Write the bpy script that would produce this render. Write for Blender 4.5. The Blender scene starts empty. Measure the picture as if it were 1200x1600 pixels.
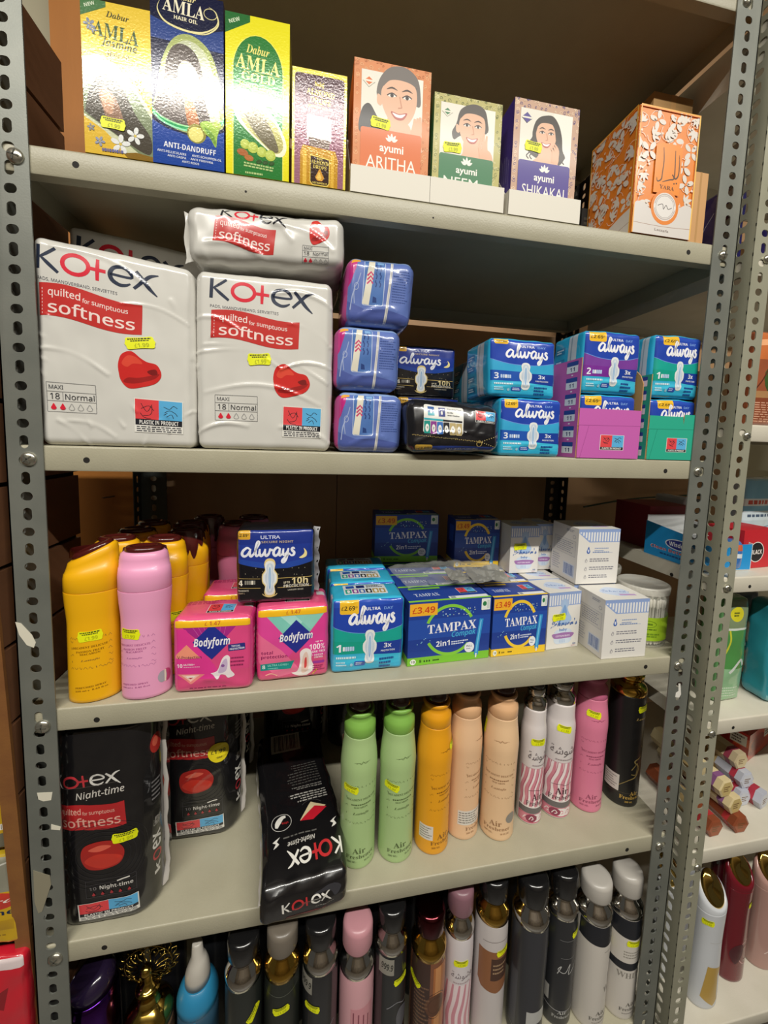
import bpy, math, random, bisect
from mathutils import Vector, Matrix, noise
from mathutils.geometry import tessellate_polygon
# ---------------------------------------------------------------- camera, light, exposure
SC = bpy.context.scene
COL = SC.collection
FOC, CX, CY = 618.25, 600.0, 743.1
PITCH, YAW, ROLL = -.0920, .1882, .0304
CAM = Vector((.3047, -.5286, .0194))
def cam_rot():
    fw = Vector((math.sin(YAW)*math.cos(PITCH), math.cos(YAW)*math.cos(PITCH), math.sin(PITCH)))
    rt = Vector((math.cos(YAW), -math.sin(YAW), 0)); up = rt.cross(fw)
    c, s = math.cos(ROLL), math.sin(ROLL)
    return Matrix((c*rt+s*up, c*up-s*rt, fw))          # rows: right, up, forward
ROT = cam_rot()
cd = bpy.data.cameras.new('camera'); cam = bpy.data.objects.new('camera', cd); COL.objects.link(cam)
cd.sensor_fit = 'VERTICAL'; cd.sensor_height = 36; cd.lens = FOC/1600*36
cd.shift_x = (600-CX)/1600; cd.shift_y = (CY-800)/1600
cd.clip_start = .01; cd.clip_end = 50
m4 = Matrix((ROT[0], ROT[1], -ROT[2])).transposed().to_4x4(); m4.translation = CAM
cam.matrix_world = m4
SC.camera = cam
W = bpy.data.worlds.new('shop_air'); SC.world = W; W.use_nodes = True
W.node_tree.nodes['Background'].inputs[0].default_value = (1, .93, .8, 1)
W.node_tree.nodes['Background'].inputs[1].default_value = .048
def tube_light(name, x, y, z, lx, ly, power, col=(1, .965, .885)):
    l = bpy.data.lights.new(name, 'AREA'); l.shape = 'RECTANGLE'; l.size = lx; l.size_y = ly; l.energy = power; l.color = col
    o = bpy.data.objects.new(name, l); COL.objects.link(o); o.location = (x, y, z)
    return o
tube_light('ceiling_tube', .45, -1.46, 1.50, 3.2, .045, 86)
vs = SC.view_settings
SC.display_settings.display_device = 'sRGB'
vs.view_transform = 'Standard'; vs.look = 'None'; vs.gamma = 1; vs.use_curve_mapping = False
vs.exposure = .28
# ---------------------------------------------------------------- places: a pixel of the photograph on a plane of the place
def ray(px, py):
    v = Vector(((px-CX)/FOC, -(py-CY)/FOC, 1)); return ROT.transposed() @ v
def aty(px, py, y):
    d = ray(px, py); return CAM + d*((y-CAM.y)/d.y)
def atz(px, py, z):
    d = ray(px, py); return CAM + d*((z-CAM.z)/d.z)
def atx(px, py, x):
    d = ray(px, py); return CAM + d*((x-CAM.x)/d.x)
ZA, ZB, ZC, ZD, ZE = .3286, 0., -.3273, -.6553, -1.032
UP = .0006                       # paint thickness under whatever stands on a shelf
Z0 = .679
SW, SD, LIP = .90, .40, .0295
# ---------------------------------------------------------------- materials
MATS = {}
def lin(h):
    h = h.lstrip('#'); out = []
    for i in (0, 2, 4):
        c = int(h[i:i+2], 16)/255
        out.append(c/12.92 if c <= .04045 else ((c+.055)/1.055)**2.4)
    return (*out, 1)
KIND = {  # roughness, metallic, coat
    'paper': (.5, 0, 0), 'card': (.5, 0, .06), 'film': (.26, 0, .8), 'gloss': (.18, 0, .4), 'foil': (.11, .08, 0),
    'chrome': (.09, 1, 0), 'gold': (.14, 1, 0), 'satin': (.35, 0, .1), 'matte': (.75, 0, 0), 'steel': (.42, .55, 0)}
def mat(color, kind='card', bump=0, scale=400, spec=None):
    key = (color, kind, bump, scale)
    if key in MATS: return MATS[key]
    m = bpy.data.materials.new('%s_%s' % (kind, color.lstrip('#'))); m.use_nodes = True
    nt = m.node_tree; b = nt.nodes['Principled BSDF']; r, me, co = KIND[kind]
    b.inputs['Base Color'].default_value = lin(color)
    b.inputs['Roughness'].default_value = r; b.inputs['Metallic'].default_value = me
    b.inputs['Coat Weight'].default_value = co
    if kind == 'foil': b.inputs['Specular IOR Level'].default_value = .32
    b.inputs['Coat IOR'].default_value = 1.5; b.inputs['Coat Roughness'].default_value = .05 if kind == 'film' else .12
    if bump:
        tc = nt.nodes.new('ShaderNodeTexCoord'); n = nt.nodes.new('ShaderNodeTexNoise'); bp = nt.nodes.new('ShaderNodeBump')
        n.inputs['Scale'].default_value = scale; n.inputs['Detail'].default_value = 3
        bp.inputs['Strength'].default_value = bump; bp.inputs['Distance'].default_value = .0012
        nt.links.new(tc.outputs['Object'], n.inputs['Vector']); nt.links.new(n.outputs['Fac'], bp.inputs['Height'])
        nt.links.new(bp.outputs['Normal'], b.inputs['Normal'])
    MATS[key] = m; return m
def worn(name, c1, c2, rough=.5, metal=0, scale=30, bump=.15, bscale=300, stretch=(1, 1, 1), lo=.35, hi=.65):
    if name in MATS: return MATS[name]
    m = bpy.data.materials.new(name); m.use_nodes = True
    nt = m.node_tree; b = nt.nodes['Principled BSDF']; L = nt.links.new
    tc = nt.nodes.new('ShaderNodeTexCoord'); mp = nt.nodes.new('ShaderNodeMapping'); mp.inputs['Scale'].default_value = stretch
    n = nt.nodes.new('ShaderNodeTexNoise'); n.inputs['Scale'].default_value = scale; n.inputs['Detail'].default_value = 6
    cr = nt.nodes.new('ShaderNodeValToRGB'); cr.color_ramp.elements[0].color = lin(c1); cr.color_ramp.elements[1].color = lin(c2)
    cr.color_ramp.elements[0].position = lo; cr.color_ramp.elements[1].position = hi
    n2 = nt.nodes.new('ShaderNodeTexNoise'); n2.inputs['Scale'].default_value = bscale; n2.inputs['Detail'].default_value = 2
    bp = nt.nodes.new('ShaderNodeBump'); bp.inputs['Strength'].default_value = bump; bp.inputs['Distance'].default_value = .001
    L(tc.outputs['Object'], mp.inputs['Vector']); L(mp.outputs['Vector'], n.inputs['Vector']); L(n.outputs['Fac'], cr.inputs['Fac'])
    L(cr.outputs['Color'], b.inputs['Base Color']); L(mp.outputs['Vector'], n2.inputs['Vector']); L(n2.outputs['Fac'], bp.inputs['Height'])
    L(bp.outputs['Normal'], b.inputs['Normal'])
    b.inputs['Roughness'].default_value = rough; b.inputs['Metallic'].default_value = metal
    MATS[name] = m; return m
def clear(name, color, rough=.08, alpha=.25):
    if name in MATS: return MATS[name]
    m = bpy.data.materials.new(name); m.use_nodes = True; b = m.node_tree.nodes['Principled BSDF']
    b.inputs['Base Color'].default_value = lin(color); b.inputs['Roughness'].default_value = rough
    b.inputs['Alpha'].default_value = alpha; b.inputs['Specular IOR Level'].default_value = .8
    MATS[name] = m; return m
# ---------------------------------------------------------------- meshes
class MB:
    def __init__(s): s.v = []; s.f = []; s.mi = []; s.sm = []; s.mats = []; s.key = {}
    def m(s, ma):
        if ma not in s.mats: s.mats.append(ma)
        return s.mats.index(ma)
    def add(s, pts, ma, smooth=False):
        i = len(s.v); s.v += [tuple(p) for p in pts]; s.f.append(tuple(range(i, i+len(pts)))); s.mi.append(s.m(ma)); s.sm.append(smooth)
    def vk(s, p):
        k = (round(p[0], 5), round(p[1], 5), round(p[2], 5))
        if k not in s.key: s.key[k] = len(s.v); s.v.append(tuple(p))
        return s.key[k]
    def face(s, idx, ma, smooth=True):
        q = []
        for i in idx:
            if i not in q: q.append(i)
        if len(q) > 2: s.f.append(tuple(q)); s.mi.append(s.m(ma)); s.sm.append(smooth)
    def grid(s, rows, ma, smooth=True, flip=False, diag=False):
        ids = [[s.vk(p) for p in r] for r in rows]
        for a, b in zip(ids, ids[1:]):
            for j in range(len(a)-1):
                q = [a[j], a[j+1], b[j+1], b[j]]
                if diag:
                    for q in ((a[j], a[j+1], b[j+1]), (a[j], b[j+1], b[j])): s.face(q[::-1] if flip else q, ma, smooth)
                    continue
                s.face(q[::-1] if flip else q, ma, smooth)
    def tri(s, pts, tris, ma, smooth=False):
        i = len(s.v); s.v += [tuple(p) for p in pts]; k = s.m(ma)
        for t in tris: s.f.append(tuple(i+j for j in t)); s.mi.append(k); s.sm.append(smooth)
    def box(s, lo, hi, ma, M=None):
        x0, y0, z0 = lo; x1, y1, z1 = hi
        p = [Vector(c) for c in ((x0,y0,z0),(x1,y0,z0),(x1,y1,z0),(x0,y1,z0),(x0,y0,z1),(x1,y0,z1),(x1,y1,z1),(x0,y1,z1))]
        if M: p = [M @ c for c in p]
        i = len(s.v); s.v += [tuple(c) for c in p]; k = s.m(ma)
        for f in ((0,3,2,1),(4,5,6,7),(0,1,5,4),(1,2,6,5),(2,3,7,6),(3,0,4,7)):
            s.f.append(tuple(i+j for j in f)); s.mi.append(k); s.sm.append(False)
    def lathe(s, prof, ma, n=40, ex=1, ey=1, c=(0, 0), smooth=True, cap0=True, cap1=True, diag=False):
        rows = [[(c[0]+r*ex*math.sin(2*math.pi*i/n), c[1]-r*ey*math.cos(2*math.pi*i/n), z) for i in range(n+1)] for r, z in prof]
        s.grid(rows, ma, smooth, False, diag)
        for r, flag in ((rows[0], cap0), (rows[-1], cap1)):
            if flag: s.face([s.vk(p) for p in (r[:-1][::-1] if r is rows[0] else r[:-1])], ma, False)
    def tube(s, pts, r, ma, n=8, caps=True):
        pts = [Vector(p) for p in pts]; rows = []
        for i, p in enumerate(pts):
            t = (pts[min(i+1, len(pts)-1)]-pts[max(i-1, 0)]).normalized()
            a = t.cross(Vector((0, 0, 1)) if abs(t.z) < .9 else Vector((1, 0, 0))).normalized(); b = t.cross(a)
            rr = r[i] if isinstance(r, (list, tuple)) else r
            rows.append([p+a*rr*math.cos(2*math.pi*k/n)+b*rr*math.sin(2*math.pi*k/n) for k in range(n+1)])
        s.grid(rows, ma, True)
        if caps:
            for rw in (rows[0], rows[-1]): s.face([s.vk(p) for p in rw[:-1]], ma, False)
    def build(s, name, parent=None, loc=None, rz=0):
        me = bpy.data.meshes.new(name); me.from_pydata(s.v, [], s.f)
        for ma in s.mats: me.materials.append(ma)
        me.polygons.foreach_set('material_index', s.mi); me.polygons.foreach_set('use_smooth', s.sm)
        me.update()
        o = bpy.data.objects.new(name, me); COL.objects.link(o)
        if parent: o.parent = parent
        if loc is not None: o.location = loc; o.rotation_euler = (0, 0, rz)
        return o
def tag(o, label, cat, group=None, kind=None):
    o['label'] = label; o['category'] = cat
    if group: o['group'] = group
    if kind: o['kind'] = kind
    return o
def thing(name, label, cat, loc=(0, 0, 0), rz=0, group=None):
    o = bpy.data.objects.new(name, None); COL.objects.link(o); o.location = loc; o.rotation_euler = (0, 0, rz)
    o.empty_display_size = .02
    return tag(o, label, cat, group)
def struct(mb, name):
    o = mb.build(name); o['kind'] = 'structure'; return o
def dup(root, loc, rz, label, group=None):
    r = root.copy(); COL.objects.link(r); r.location = loc; r.rotation_euler = (0, 0, rz); r['label'] = label
    if group: r['group'] = group
    for ch in list(root.children):
        c = ch.copy(); COL.objects.link(c); c.parent = r
        for g in list(ch.children):
            d = g.copy(); COL.objects.link(d); d.parent = c
    return r
# ---------------------------------------------------------------- lettering and print
ALPH = {'b': (0x1D5D4, 0x1D5EE, 0x1D7EC), 'bi': (0x1D63C, 0x1D656, 0x1D7EC), 's': (0x1D400, 0x1D41A, 0x1D7CE), 'si': (0x1D468, 0x1D482, 0x1D7CE),
        'sc': (0x1D4D0, 0x1D4EA, 0), 'i': (0x1D608, 0x1D622, 0x1D7E2), 'm': (0x1D5A0, 0x1D5BA, 0x1D7E2)}
TXT = {}; TCU = []
def glyphs(text, style, off=0):
    k = (text, style, off)
    if k in TXT: return TXT[k]
    s = ''
    U = ALPH.get(style)
    for c in text:
        if U and 'A' <= c <= 'Z': c = chr(U[0]+ord(c)-65)
        elif U and 'a' <= c <= 'z': c = chr(U[1]+ord(c)-97)
        elif U and U[2] and '0' <= c <= '9': c = chr(U[2]+ord(c)-48)
        s += c
    cu = TCU[0] if TCU else bpy.data.curves.new('lettering', 'FONT')
    if not TCU: TCU.append(cu)
    cu.body = s; cu.size = 1; cu.resolution_u = 2; cu.offset = off
    o = bpy.data.objects.new('lettering', cu); me = bpy.data.meshes.new_from_object(o)
    vs_ = [(v.co.x, v.co.y) for v in me.vertices]; tr = []
    for p in me.polygons:
        q = list(p.vertices)
        for i in range(1, len(q)-1): tr.append((q[0], q[i], q[i+1]))
    bpy.data.objects.remove(o); bpy.data.meshes.remove(me)
    if not vs_: vs_ = [(0, 0), (1, 1)]
    x0 = min(p[0] for p in vs_); x1 = max(p[0] for p in vs_); y0 = min(p[1] for p in vs_); y1 = max(p[1] for p in vs_)
    TXT[k] = ([((x-x0)/(x1-x0 or 1), (y-y0)/(y1-y0 or 1)) for x, y in vs_], tr, (x1-x0)/(y1-y0 or 1))
    return TXT[k]
def spline(pts, n=6, closed=False):
    out = []; N = len(pts)
    rng = range(N) if closed else range(N-1)
    for i in rng:
        p0 = pts[(i-1) % N] if closed else pts[max(i-1, 0)]; p1 = pts[i]; p2 = pts[(i+1) % N]
        p3 = pts[(i+2) % N] if closed else pts[min(i+2, N-1)]
        for k in range(n):
            t = k/n; t2 = t*t; t3 = t2*t
            out.append(tuple(.5*(2*b+(c-a)*t+(2*a-5*b+4*c-d)*t2+(3*b-a-3*c+d)*t3) for a, b, c, d in zip(p0, p1, p2, p3)))
    if not closed: out.append(tuple(pts[-1]))
    return out
class Print:
    """flat shapes printed on a face; f(u,v,lift) -> point; coordinates are fractions of the face, w and h its size in metres"""
    def __init__(s, mb, f, w, h, kind='card', seg=None, lift=.0001, step=.000012, bump=0, net=None):
        s.mb, s.f, s.w, s.h, s.kind, s.seg, s.l, s.step, s.bump, s.net = mb, f, w, h, kind, seg, lift, step, bump, net
    def ma(s, c): return c if not isinstance(c, str) else mat(c, s.kind, s.bump)
    def emit(s, pts, tris, c):
        s.l += s.step; l = s.l
        P = [(min(1, max(0, a[0])), min(1, max(0, a[1]))) for a in pts]
        T = []
        for a, b, c_ in tris:
            A = (P[b][0]-P[a][0])*(P[c_][1]-P[a][1])-(P[c_][0]-P[a][0])*(P[b][1]-P[a][1])
            if abs(A) > 1e-13: T.append((a, b, c_) if A > 0 else (a, c_, b))
        if s.net:
            us, vs, nodes = s.net; out = []; key = {}; F = []
            def vid(u, v, i, j, lo):
                k = (round(u, 5), round(v, 5))
                if k not in key:
                    x = (u-us[i])/(us[i+1]-us[i]); y = (v-vs[j])/(vs[j+1]-vs[j])
                    A, B, C, D = nodes[j][i], nodes[j][i+1], nodes[j+1][i+1], nodes[j+1][i]
                    w = ((A, 1-x), (B, x-y), (C, y)) if lo else ((A, 1-y), (C, x), (D, y-x))
                    p = Vector((0, 0, 0))
                    for (q, n), t in w: p += (q+n*l)*t
                    key[k] = len(out); out.append(p)
                return key[k]
            def cut(poly, f):           # keep f >= 0
                r = []; n = len(poly)
                for i in range(n):
                    p, q = poly[i], poly[(i+1) % n]; fp, fq = f(p), f(q)
                    if fp >= -1e-9: r.append(p)
                    if (fp > 1e-9 and fq < -1e-9) or (fp < -1e-9 and fq > 1e-9): t = fp/(fp-fq); r.append((p[0]+(q[0]-p[0])*t, p[1]+(q[1]-p[1])*t))
                return r
            for t in T:
                tri = [P[k] for k in t]; xs = [p[0] for p in tri]; ys = [p[1] for p in tri]
                i0 = max(0, bisect.bisect_right(us, min(xs)+1e-9)-1); i1 = min(len(us)-2, bisect.bisect_left(us, max(xs)-1e-9)-1)
                j0 = max(0, bisect.bisect_right(vs, min(ys)+1e-9)-1); j1 = min(len(vs)-2, bisect.bisect_left(vs, max(ys)-1e-9)-1)
                for i in range(i0, i1+1):
                    a, b = us[i], us[i+1]; col = tri
                    if i > i0: col = cut(col, lambda p: p[0]-a)
                    if i < i1: col = cut(col, lambda p: b-p[0])
                    if len(col) < 3: continue
                    for j in range(j0, j1+1):
                        c0, c1 = vs[j], vs[j+1]; cell = col
                        if j > j0: cell = cut(cell, lambda p: p[1]-c0)
                        if j < j1: cell = cut(cell, lambda p: c1-p[1])
                        if len(cell) < 3: continue
                        g = lambda p: (p[0]-a)/(b-a)-(p[1]-c0)/(c1-c0)
                        vals = [g(p) for p in cell]
                        for lo, pc in ((True, cell if min(vals) >= -1e-7 else (cut(cell, g) if max(vals) > 1e-7 else [])), (False, cell if max(vals) <= 1e-7 and min(vals) < -1e-7 else (cut(cell, lambda p: -g(p)) if min(vals) < -1e-7 else []))):
                            if len(pc) > 2:
                                ids = []
                                for p in pc:
                                    k = vid(p[0], p[1], i, j, lo)
                                    if k not in ids: ids.append(k)
                                if len(ids) > 2: F.append(ids)
            s.mb.tri(out, F, s.ma(c), True); return
        if s.seg:
            seg2 = s.seg**2; mid = {}
            def L2(a, b): return ((P[a][0]-P[b][0])*s.w)**2+((P[a][1]-P[b][1])*s.h)**2
            def M(a, b):
                k = (min(a, b), max(a, b))
                if k not in mid: mid[k] = len(P); P.append(((P[a][0]+P[b][0])/2, (P[a][1]+P[b][1])/2))
                return mid[k]
            todo = list(T); T = []
            while todo:
                a, b, c_ = todo.pop(); e = [(L2(a, b), a, b, c_), (L2(b, c_), b, c_, a), (L2(c_, a), c_, a, b)]; e.sort(reverse=True)
                if e[0][0] > seg2:
                    _, p, q, r = e[0]; k = M(p, q); todo += [(p, k, r), (k, q, r)]
                else: T.append((a, b, c_))
        s.mb.tri([s.f(u, v, l) for u, v in P], T, s.ma(c), bool(s.seg))
    def poly(s, pts, c):
        t = tessellate_polygon([[Vector((p[0]*s.w, p[1]*s.h, 0)) for p in pts]]); s.emit(pts, t, c)
    def rect(s, x0, y0, x1, y1, c, rot=0):
        s.poly(s.turn([(x0, y0), (x1, y0), (x1, y1), (x0, y1)], (x0+x1)/2, (y0+y1)/2, rot), c)
    def turn(s, pts, cx, cy, rot):
        if not rot: return pts
        a = math.radians(rot); ca, sa = math.cos(a), math.sin(a); o = []
        for x, y in pts:
            X = (x-cx)*s.w; Y = (y-cy)*s.h; o.append((cx+(X*ca-Y*sa)/s.w, cy+(X*sa+Y*ca)/s.h))
        return o
    def rr(s, x0, y0, x1, y1, r, c, rot=0):      # r in metres
        rx, ry = min(r/s.w, (x1-x0)/2), min(r/s.h, (y1-y0)/2); p = []
        for cx, cy, a0 in ((x1-rx, y0+ry, -90), (x1-rx, y1-ry, 0), (x0+rx, y1-ry, 90), (x0+rx, y0+ry, 180)):
            for k in range(5): a = math.radians(a0+k*22.5); p.append((cx+rx*math.cos(a), cy+ry*math.sin(a)))
        s.poly(s.turn(p, (x0+x1)/2, (y0+y1)/2, rot), c)
    def ell(s, cx, cy, rx, ry, c, n=28, rot=0, a0=0, a1=360):
        p = [(cx+rx*math.cos(math.radians(a0+(a1-a0)*k/n)), cy+ry*math.sin(math.radians(a0+(a1-a0)*k/n))) for k in range(n+(a1-a0 < 360))]
        s.poly(s.turn(p, cx, cy, rot), c)
    def ring(s, cx, cy, rx, ry, t, c, a0=0, a1=360, n=36, rot=0):   # t in metres
        p = [(cx+rx*math.cos(math.radians(a0+(a1-a0)*k/n)), cy+ry*math.sin(math.radians(a0+(a1-a0)*k/n))) for k in range(n+1)]
        s.line(s.turn(p, cx, cy, rot), t, c)
    def blob(s, pts, c, n=5): s.poly(spline(pts, n, True), c)
    def line(s, pts, t, c, smooth=0, closed=False, taper=False):     # t: width in metres, or one per point
        if smooth:
            if isinstance(t, (list, tuple)):
                q = spline([(p[0], p[1], w) for p, w in zip(pts, t)], smooth, closed); pts = [(a[0], a[1]) for a in q]; t = [max(a[2], .00005) for a in q]
            else: pts = spline(pts, smooth, closed)
        if closed: pts = list(pts)+[pts[0]]
        P = [(p[0]*s.w, p[1]*s.h) for p in pts]; n = len(P); out = []
        for i in range(n):
            a = P[max(i-1, 0)]; b = P[min(i+1, n-1)]
            if closed and i in (0, n-1): a = P[-2]; b = P[1]
            dx, dy = b[0]-a[0], b[1]-a[1]; L = math.hypot(dx, dy) or 1
            w = (t[i] if isinstance(t, (list, tuple)) else t)/2
            if taper: w *= max(.15, math.sin(math.pi*i/(n-1)))
            out.append(((P[i][0]-dy/L*w)/s.w, (P[i][1]+dx/L*w)/s.h)); out.append(((P[i][0]+dy/L*w)/s.w, (P[i][1]-dx/L*w)/s.h))
        tr = []
        for i in range(n-1): a = 2*i; tr += [(a, a+1, a+3), (a, a+3, a+2)]
        s.emit(out, tr, c)
    def text(s, t, x0, y0, x1, y1, c, style='r', rot=0, off=0, shear=0, arc=0):
        pts, tr, _ = glyphs(t, style, off)
        q = []
        for a, b in pts:
            q.append((x0+(x1-x0)*(a+shear*(b-.5)), y0+(y1-y0)*b+arc*(1-(2*a-1)**2)))
        s.emit(s.turn(q, (x0+x1)/2, (y0+y1)/2, rot), tr, c)
    def tc(s, t, cx, cy, h, c, style='r', rot=0, off=0, wide=1):     # centred, h = fraction of face height, natural width
        _, _, asp = glyphs(t, style, off); wd = asp*h*s.h/s.w*wide
        s.text(t, cx-wd/2, cy-h/2, cx+wd/2, cy+h/2, c, style, rot, off)
    def micro(s, x0, y0, x1, y1, rows, c, seed=1, fill=.55, rot=0, ragged=True):
        R = random.Random(seed); pts = []; tr = []; dh = (y1-y0)/rows
        for i in range(rows):
            y = y1-(i+.5)*dh; x = x0; end = x1-(R.random()*.3*(x1-x0) if ragged else 0)
            while x < end:
                l = (x1-x0)*R.uniform(.05, .13); e = min(x+l, end); k = len(pts)
                pts += [(x, y-dh*fill/2), (e, y-dh*fill/2), (e, y+dh*fill/2), (x, y+dh*fill/2)]; tr += [(k, k+1, k+2), (k, k+2, k+3)]
                x = e+(x1-x0)*.025
        s.emit(s.turn(pts, (x0+x1)/2, (y0+y1)/2, rot), tr, c)
    def barcode(s, x0, y0, x1, y1, c='#1a1a1c', bg='#e8e4da', seed=3):
        s.rect(x0, y0, x1, y1, bg); R = random.Random(seed); x = x0+.06*(x1-x0); pts = []; tr = []
        while x < x1-.06*(x1-x0):
            w = (x1-x0)*R.choice((.012, .02, .035)); k = len(pts); pts += [(x, y0+.1*(y1-y0)), (x+w, y0+.1*(y1-y0)), (x+w, y1-.08*(y1-y0)), (x, y1-.08*(y1-y0))]; tr += [(k, k+1, k+2), (k, k+2, k+3)]
            x += w+(x1-x0)*R.choice((.012, .02, .03))
        s.emit(pts, tr, c)
def flat(o, U, V):
    o, U, V = Vector(o), Vector(U), Vector(V); N = U.cross(V).normalized()
    return lambda u, v, l: o+U*u+V*v+N*l
def price_sticker(parent, f, w, h, u, v, rot=0, sw=.030, sh=.0135, seg=None, price='£1.99', lift=.0009):
    """yellow gun label with pinched wavy ends, two lines of shop print and a faint price"""
    mb = MB(); a = math.radians(rot); ca, sa = math.cos(a), math.sin(a)
    def g(x, y, l):
        X = (x-.5)*sw; Y = (y-.5)*sh
        return f(u+(X*ca-Y*sa)/w, v+(X*sa+Y*ca)/h, l)
    p = Print(mb, g, sw, sh, 'paper', seg, lift, .00006)
    p.poly(spline([(.05, .1), (.12, .0), (.3, .03), (.5, .05), (.7, .03), (.88, 0), (.95, .1), (.965, .3), (1, .5), (.965, .7), (.95, .9), (.88, 1), (.7, .97), (.5, .95), (.3, .97), (.12, 1), (.05, .9), (.035, .7), (0, .5), (.035, .3)], 3, True), '#e9ee12')
    p.micro(.12, .76, .88, .92, 1, '#3c4016', 4, .75, ragged=False); p.micro(.2, .62, .8, .74, 1, '#3c4016', 5, .75, ragged=False)
    p.text(price, .3, .14, .78, .48, '#b3b80e', 'b')
    return mb.build('price_sticker', parent)
# ---------------------------------------------------------------- product bodies
def soft_map(w, d, h, r, wr=None, puff=(0, 0, 0), post=None, rz=None):
    """box w x d x h standing on z=0 with its front at y=0; rounds the edges, puffs the faces, adds wrinkles"""
    a, b, c = w/2, d/2, h/2
    def D(p, lift=0):
        x, y, z = p[0]-a, p[1]-b, p[2]-c
        k = rz or r
        q = Vector((max(-a+r, min(a-r, x)), max(-b+r, min(b-r, y)), max(-c+k, min(c-k, z))))
        n = Vector((x, y, z))-q; n.z *= r/k; n = n.normalized() if n.length > 1e-9 else Vector((0, -1, 0))
        P = q+Vector((n.x*r, n.y*r, n.z*k))+n*lift
        ux, uy, uz = 1-(x/a)**2, 1-(y/b)**2, 1-(z/c)**2
        if puff[1]: P.y += (1 if n.y > 0 else -1)*abs(n.y)*puff[1]*max(0, ux*uz)**.7
        if puff[0]: P.x += (1 if n.x > 0 else -1)*abs(n.x)*puff[0]*max(0, uy*uz)**.7
        if puff[2] and n.z > 0: P.z += n.z*puff[2]*max(0, ux*uy)**.7
        if wr: P += n*wr(Vector((p[0], p[1], p[2])), n)
        P = P+Vector((a, b, c))
        if post: P = Vector(post(P))
        if P.z < .0003: P.z = .0003
        return P
    return D
def axis(L, r, step):
    n = max(1, round((L-2*r)/step)); pts = [r+(L-2*r)*i/n for i in range(n+1)]
    e = [r-r*math.tan(math.radians(t)) for t in ((45, 37.5, 30, 22.5, 15, 7.5) if r > .015 else (45, 30, 15))]
    return e+pts+[L-x for x in e[::-1]]
def soft_body(mb, w, d, h, r, D, ma, step=.004, rz=None):
    """body of a soft pack; returns for each face the net its print is cut to: u fractions, v fractions, nodes with outward lift"""
    X, Y, Z = axis(w, r, step), axis(d, r, step*1.5), axis(h, rz or r, step); nets = {}
    for name, us, vs, pt, flip, L, H in (('front', X, Z, lambda u, v: (u, 0, v), False, w, h), ('back', X, Z, lambda u, v: (u, d, v), True, w, h),
            ('left', [d-y for y in Y[::-1]], Z, lambda u, v: (0, d-u, v), False, d, h), ('right', Y, Z, lambda u, v: (w, u, v), False, d, h),
            ('top', X, Y, lambda u, v: (u, v, h), False, w, d), ('bottom', X, Y, lambda u, v: (u, v, 0), True, w, d)):
        rows = [[pt(u, v) for u in us] for v in vs]; base = [[D(p) for p in rw] for rw in rows]
        mb.grid(base, ma, True, flip, True)
        if name in ('front', 'left', 'right', 'top'):
            u_ = [u/L for u in us]; v_ = [v/H for v in vs]; u_[0] = v_[0] = -1e-6; u_[-1] = v_[-1] = 1+1e-6
            nets[name] = (u_, v_, [[(b, (D(p, .001)-b)*1000) for p, b in zip(rw, bw)] for rw, bw in zip(rows, base)])
    return nets
def faces(D, w, d, h):
    """print maps of a body: front, left, right, top, each with u to the viewer's right and v up"""
    return {'front': (lambda u, v, l: D((u*w, 0, v*h), l), w, h), 'left': (lambda u, v, l: D((0, d*(1-u), v*h), l), d, h),
            'right': (lambda u, v, l: D((w, d*u, v*h), l), d, h), 'top': (lambda u, v, l: D((u*w, v*d, h), l), w, d)}
def carton(w, d, h, color, kind='card', bump=0, r=.0007):
    """stiff folded carton: body plus print faces"""
    mb = MB(); D = soft_map(w, d, h, r); m_ = mat(color, kind, bump)
    soft_body(mb, w, d, h, r, D, m_, .2)
    fl = {'front': (flat((0, 0, 0), (w, 0, 0), (0, 0, h)), w, h), 'left': (flat((0, d, 0), (0, -d, 0), (0, 0, h)), d, h),
          'right': (flat((w, 0, 0), (0, d, 0), (0, 0, h)), d, h), 'top': (flat((0, 0, h), (w, 0, 0), (0, d, 0)), w, d)}
    return mb, {k: Print(mb, *v, kind, None, bump=bump) for k, v in fl.items()}, fl
def wrinkles(seed, amp=.0008, f=38, ridges=()):
    """fine crumple plus named fold ridges (x0,z0,x1,z1,width,height) on the front"""
    o = Vector((seed*7.13, seed*3.7, seed*1.9))
    def wr(p, n):
        v = noise.noise(p*f+o)*amp+noise.noise(Vector((p.x*f*2.6, p.y*f*2, p.z*f*1.2))+o)*amp*.55
        if n.y < -.2:
            for x0, z0, x1, z1, wd, ht in ridges:
                dx, dz = x1-x0, z1-z0; L = dx*dx+dz*dz; t = max(0, min(1, ((p.x-x0)*dx+(p.z-z0)*dz)/L))
                q = math.hypot(p.x-x0-dx*t, p.z-z0-dz*t-.012*math.sin(math.pi*t)*math.hypot(dx, dz)/.1)/wd
                if q < 2.5: v += ht*math.exp(-q*q)*(.35+.65*math.sin(math.pi*t))
        return v
    return wr
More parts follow.
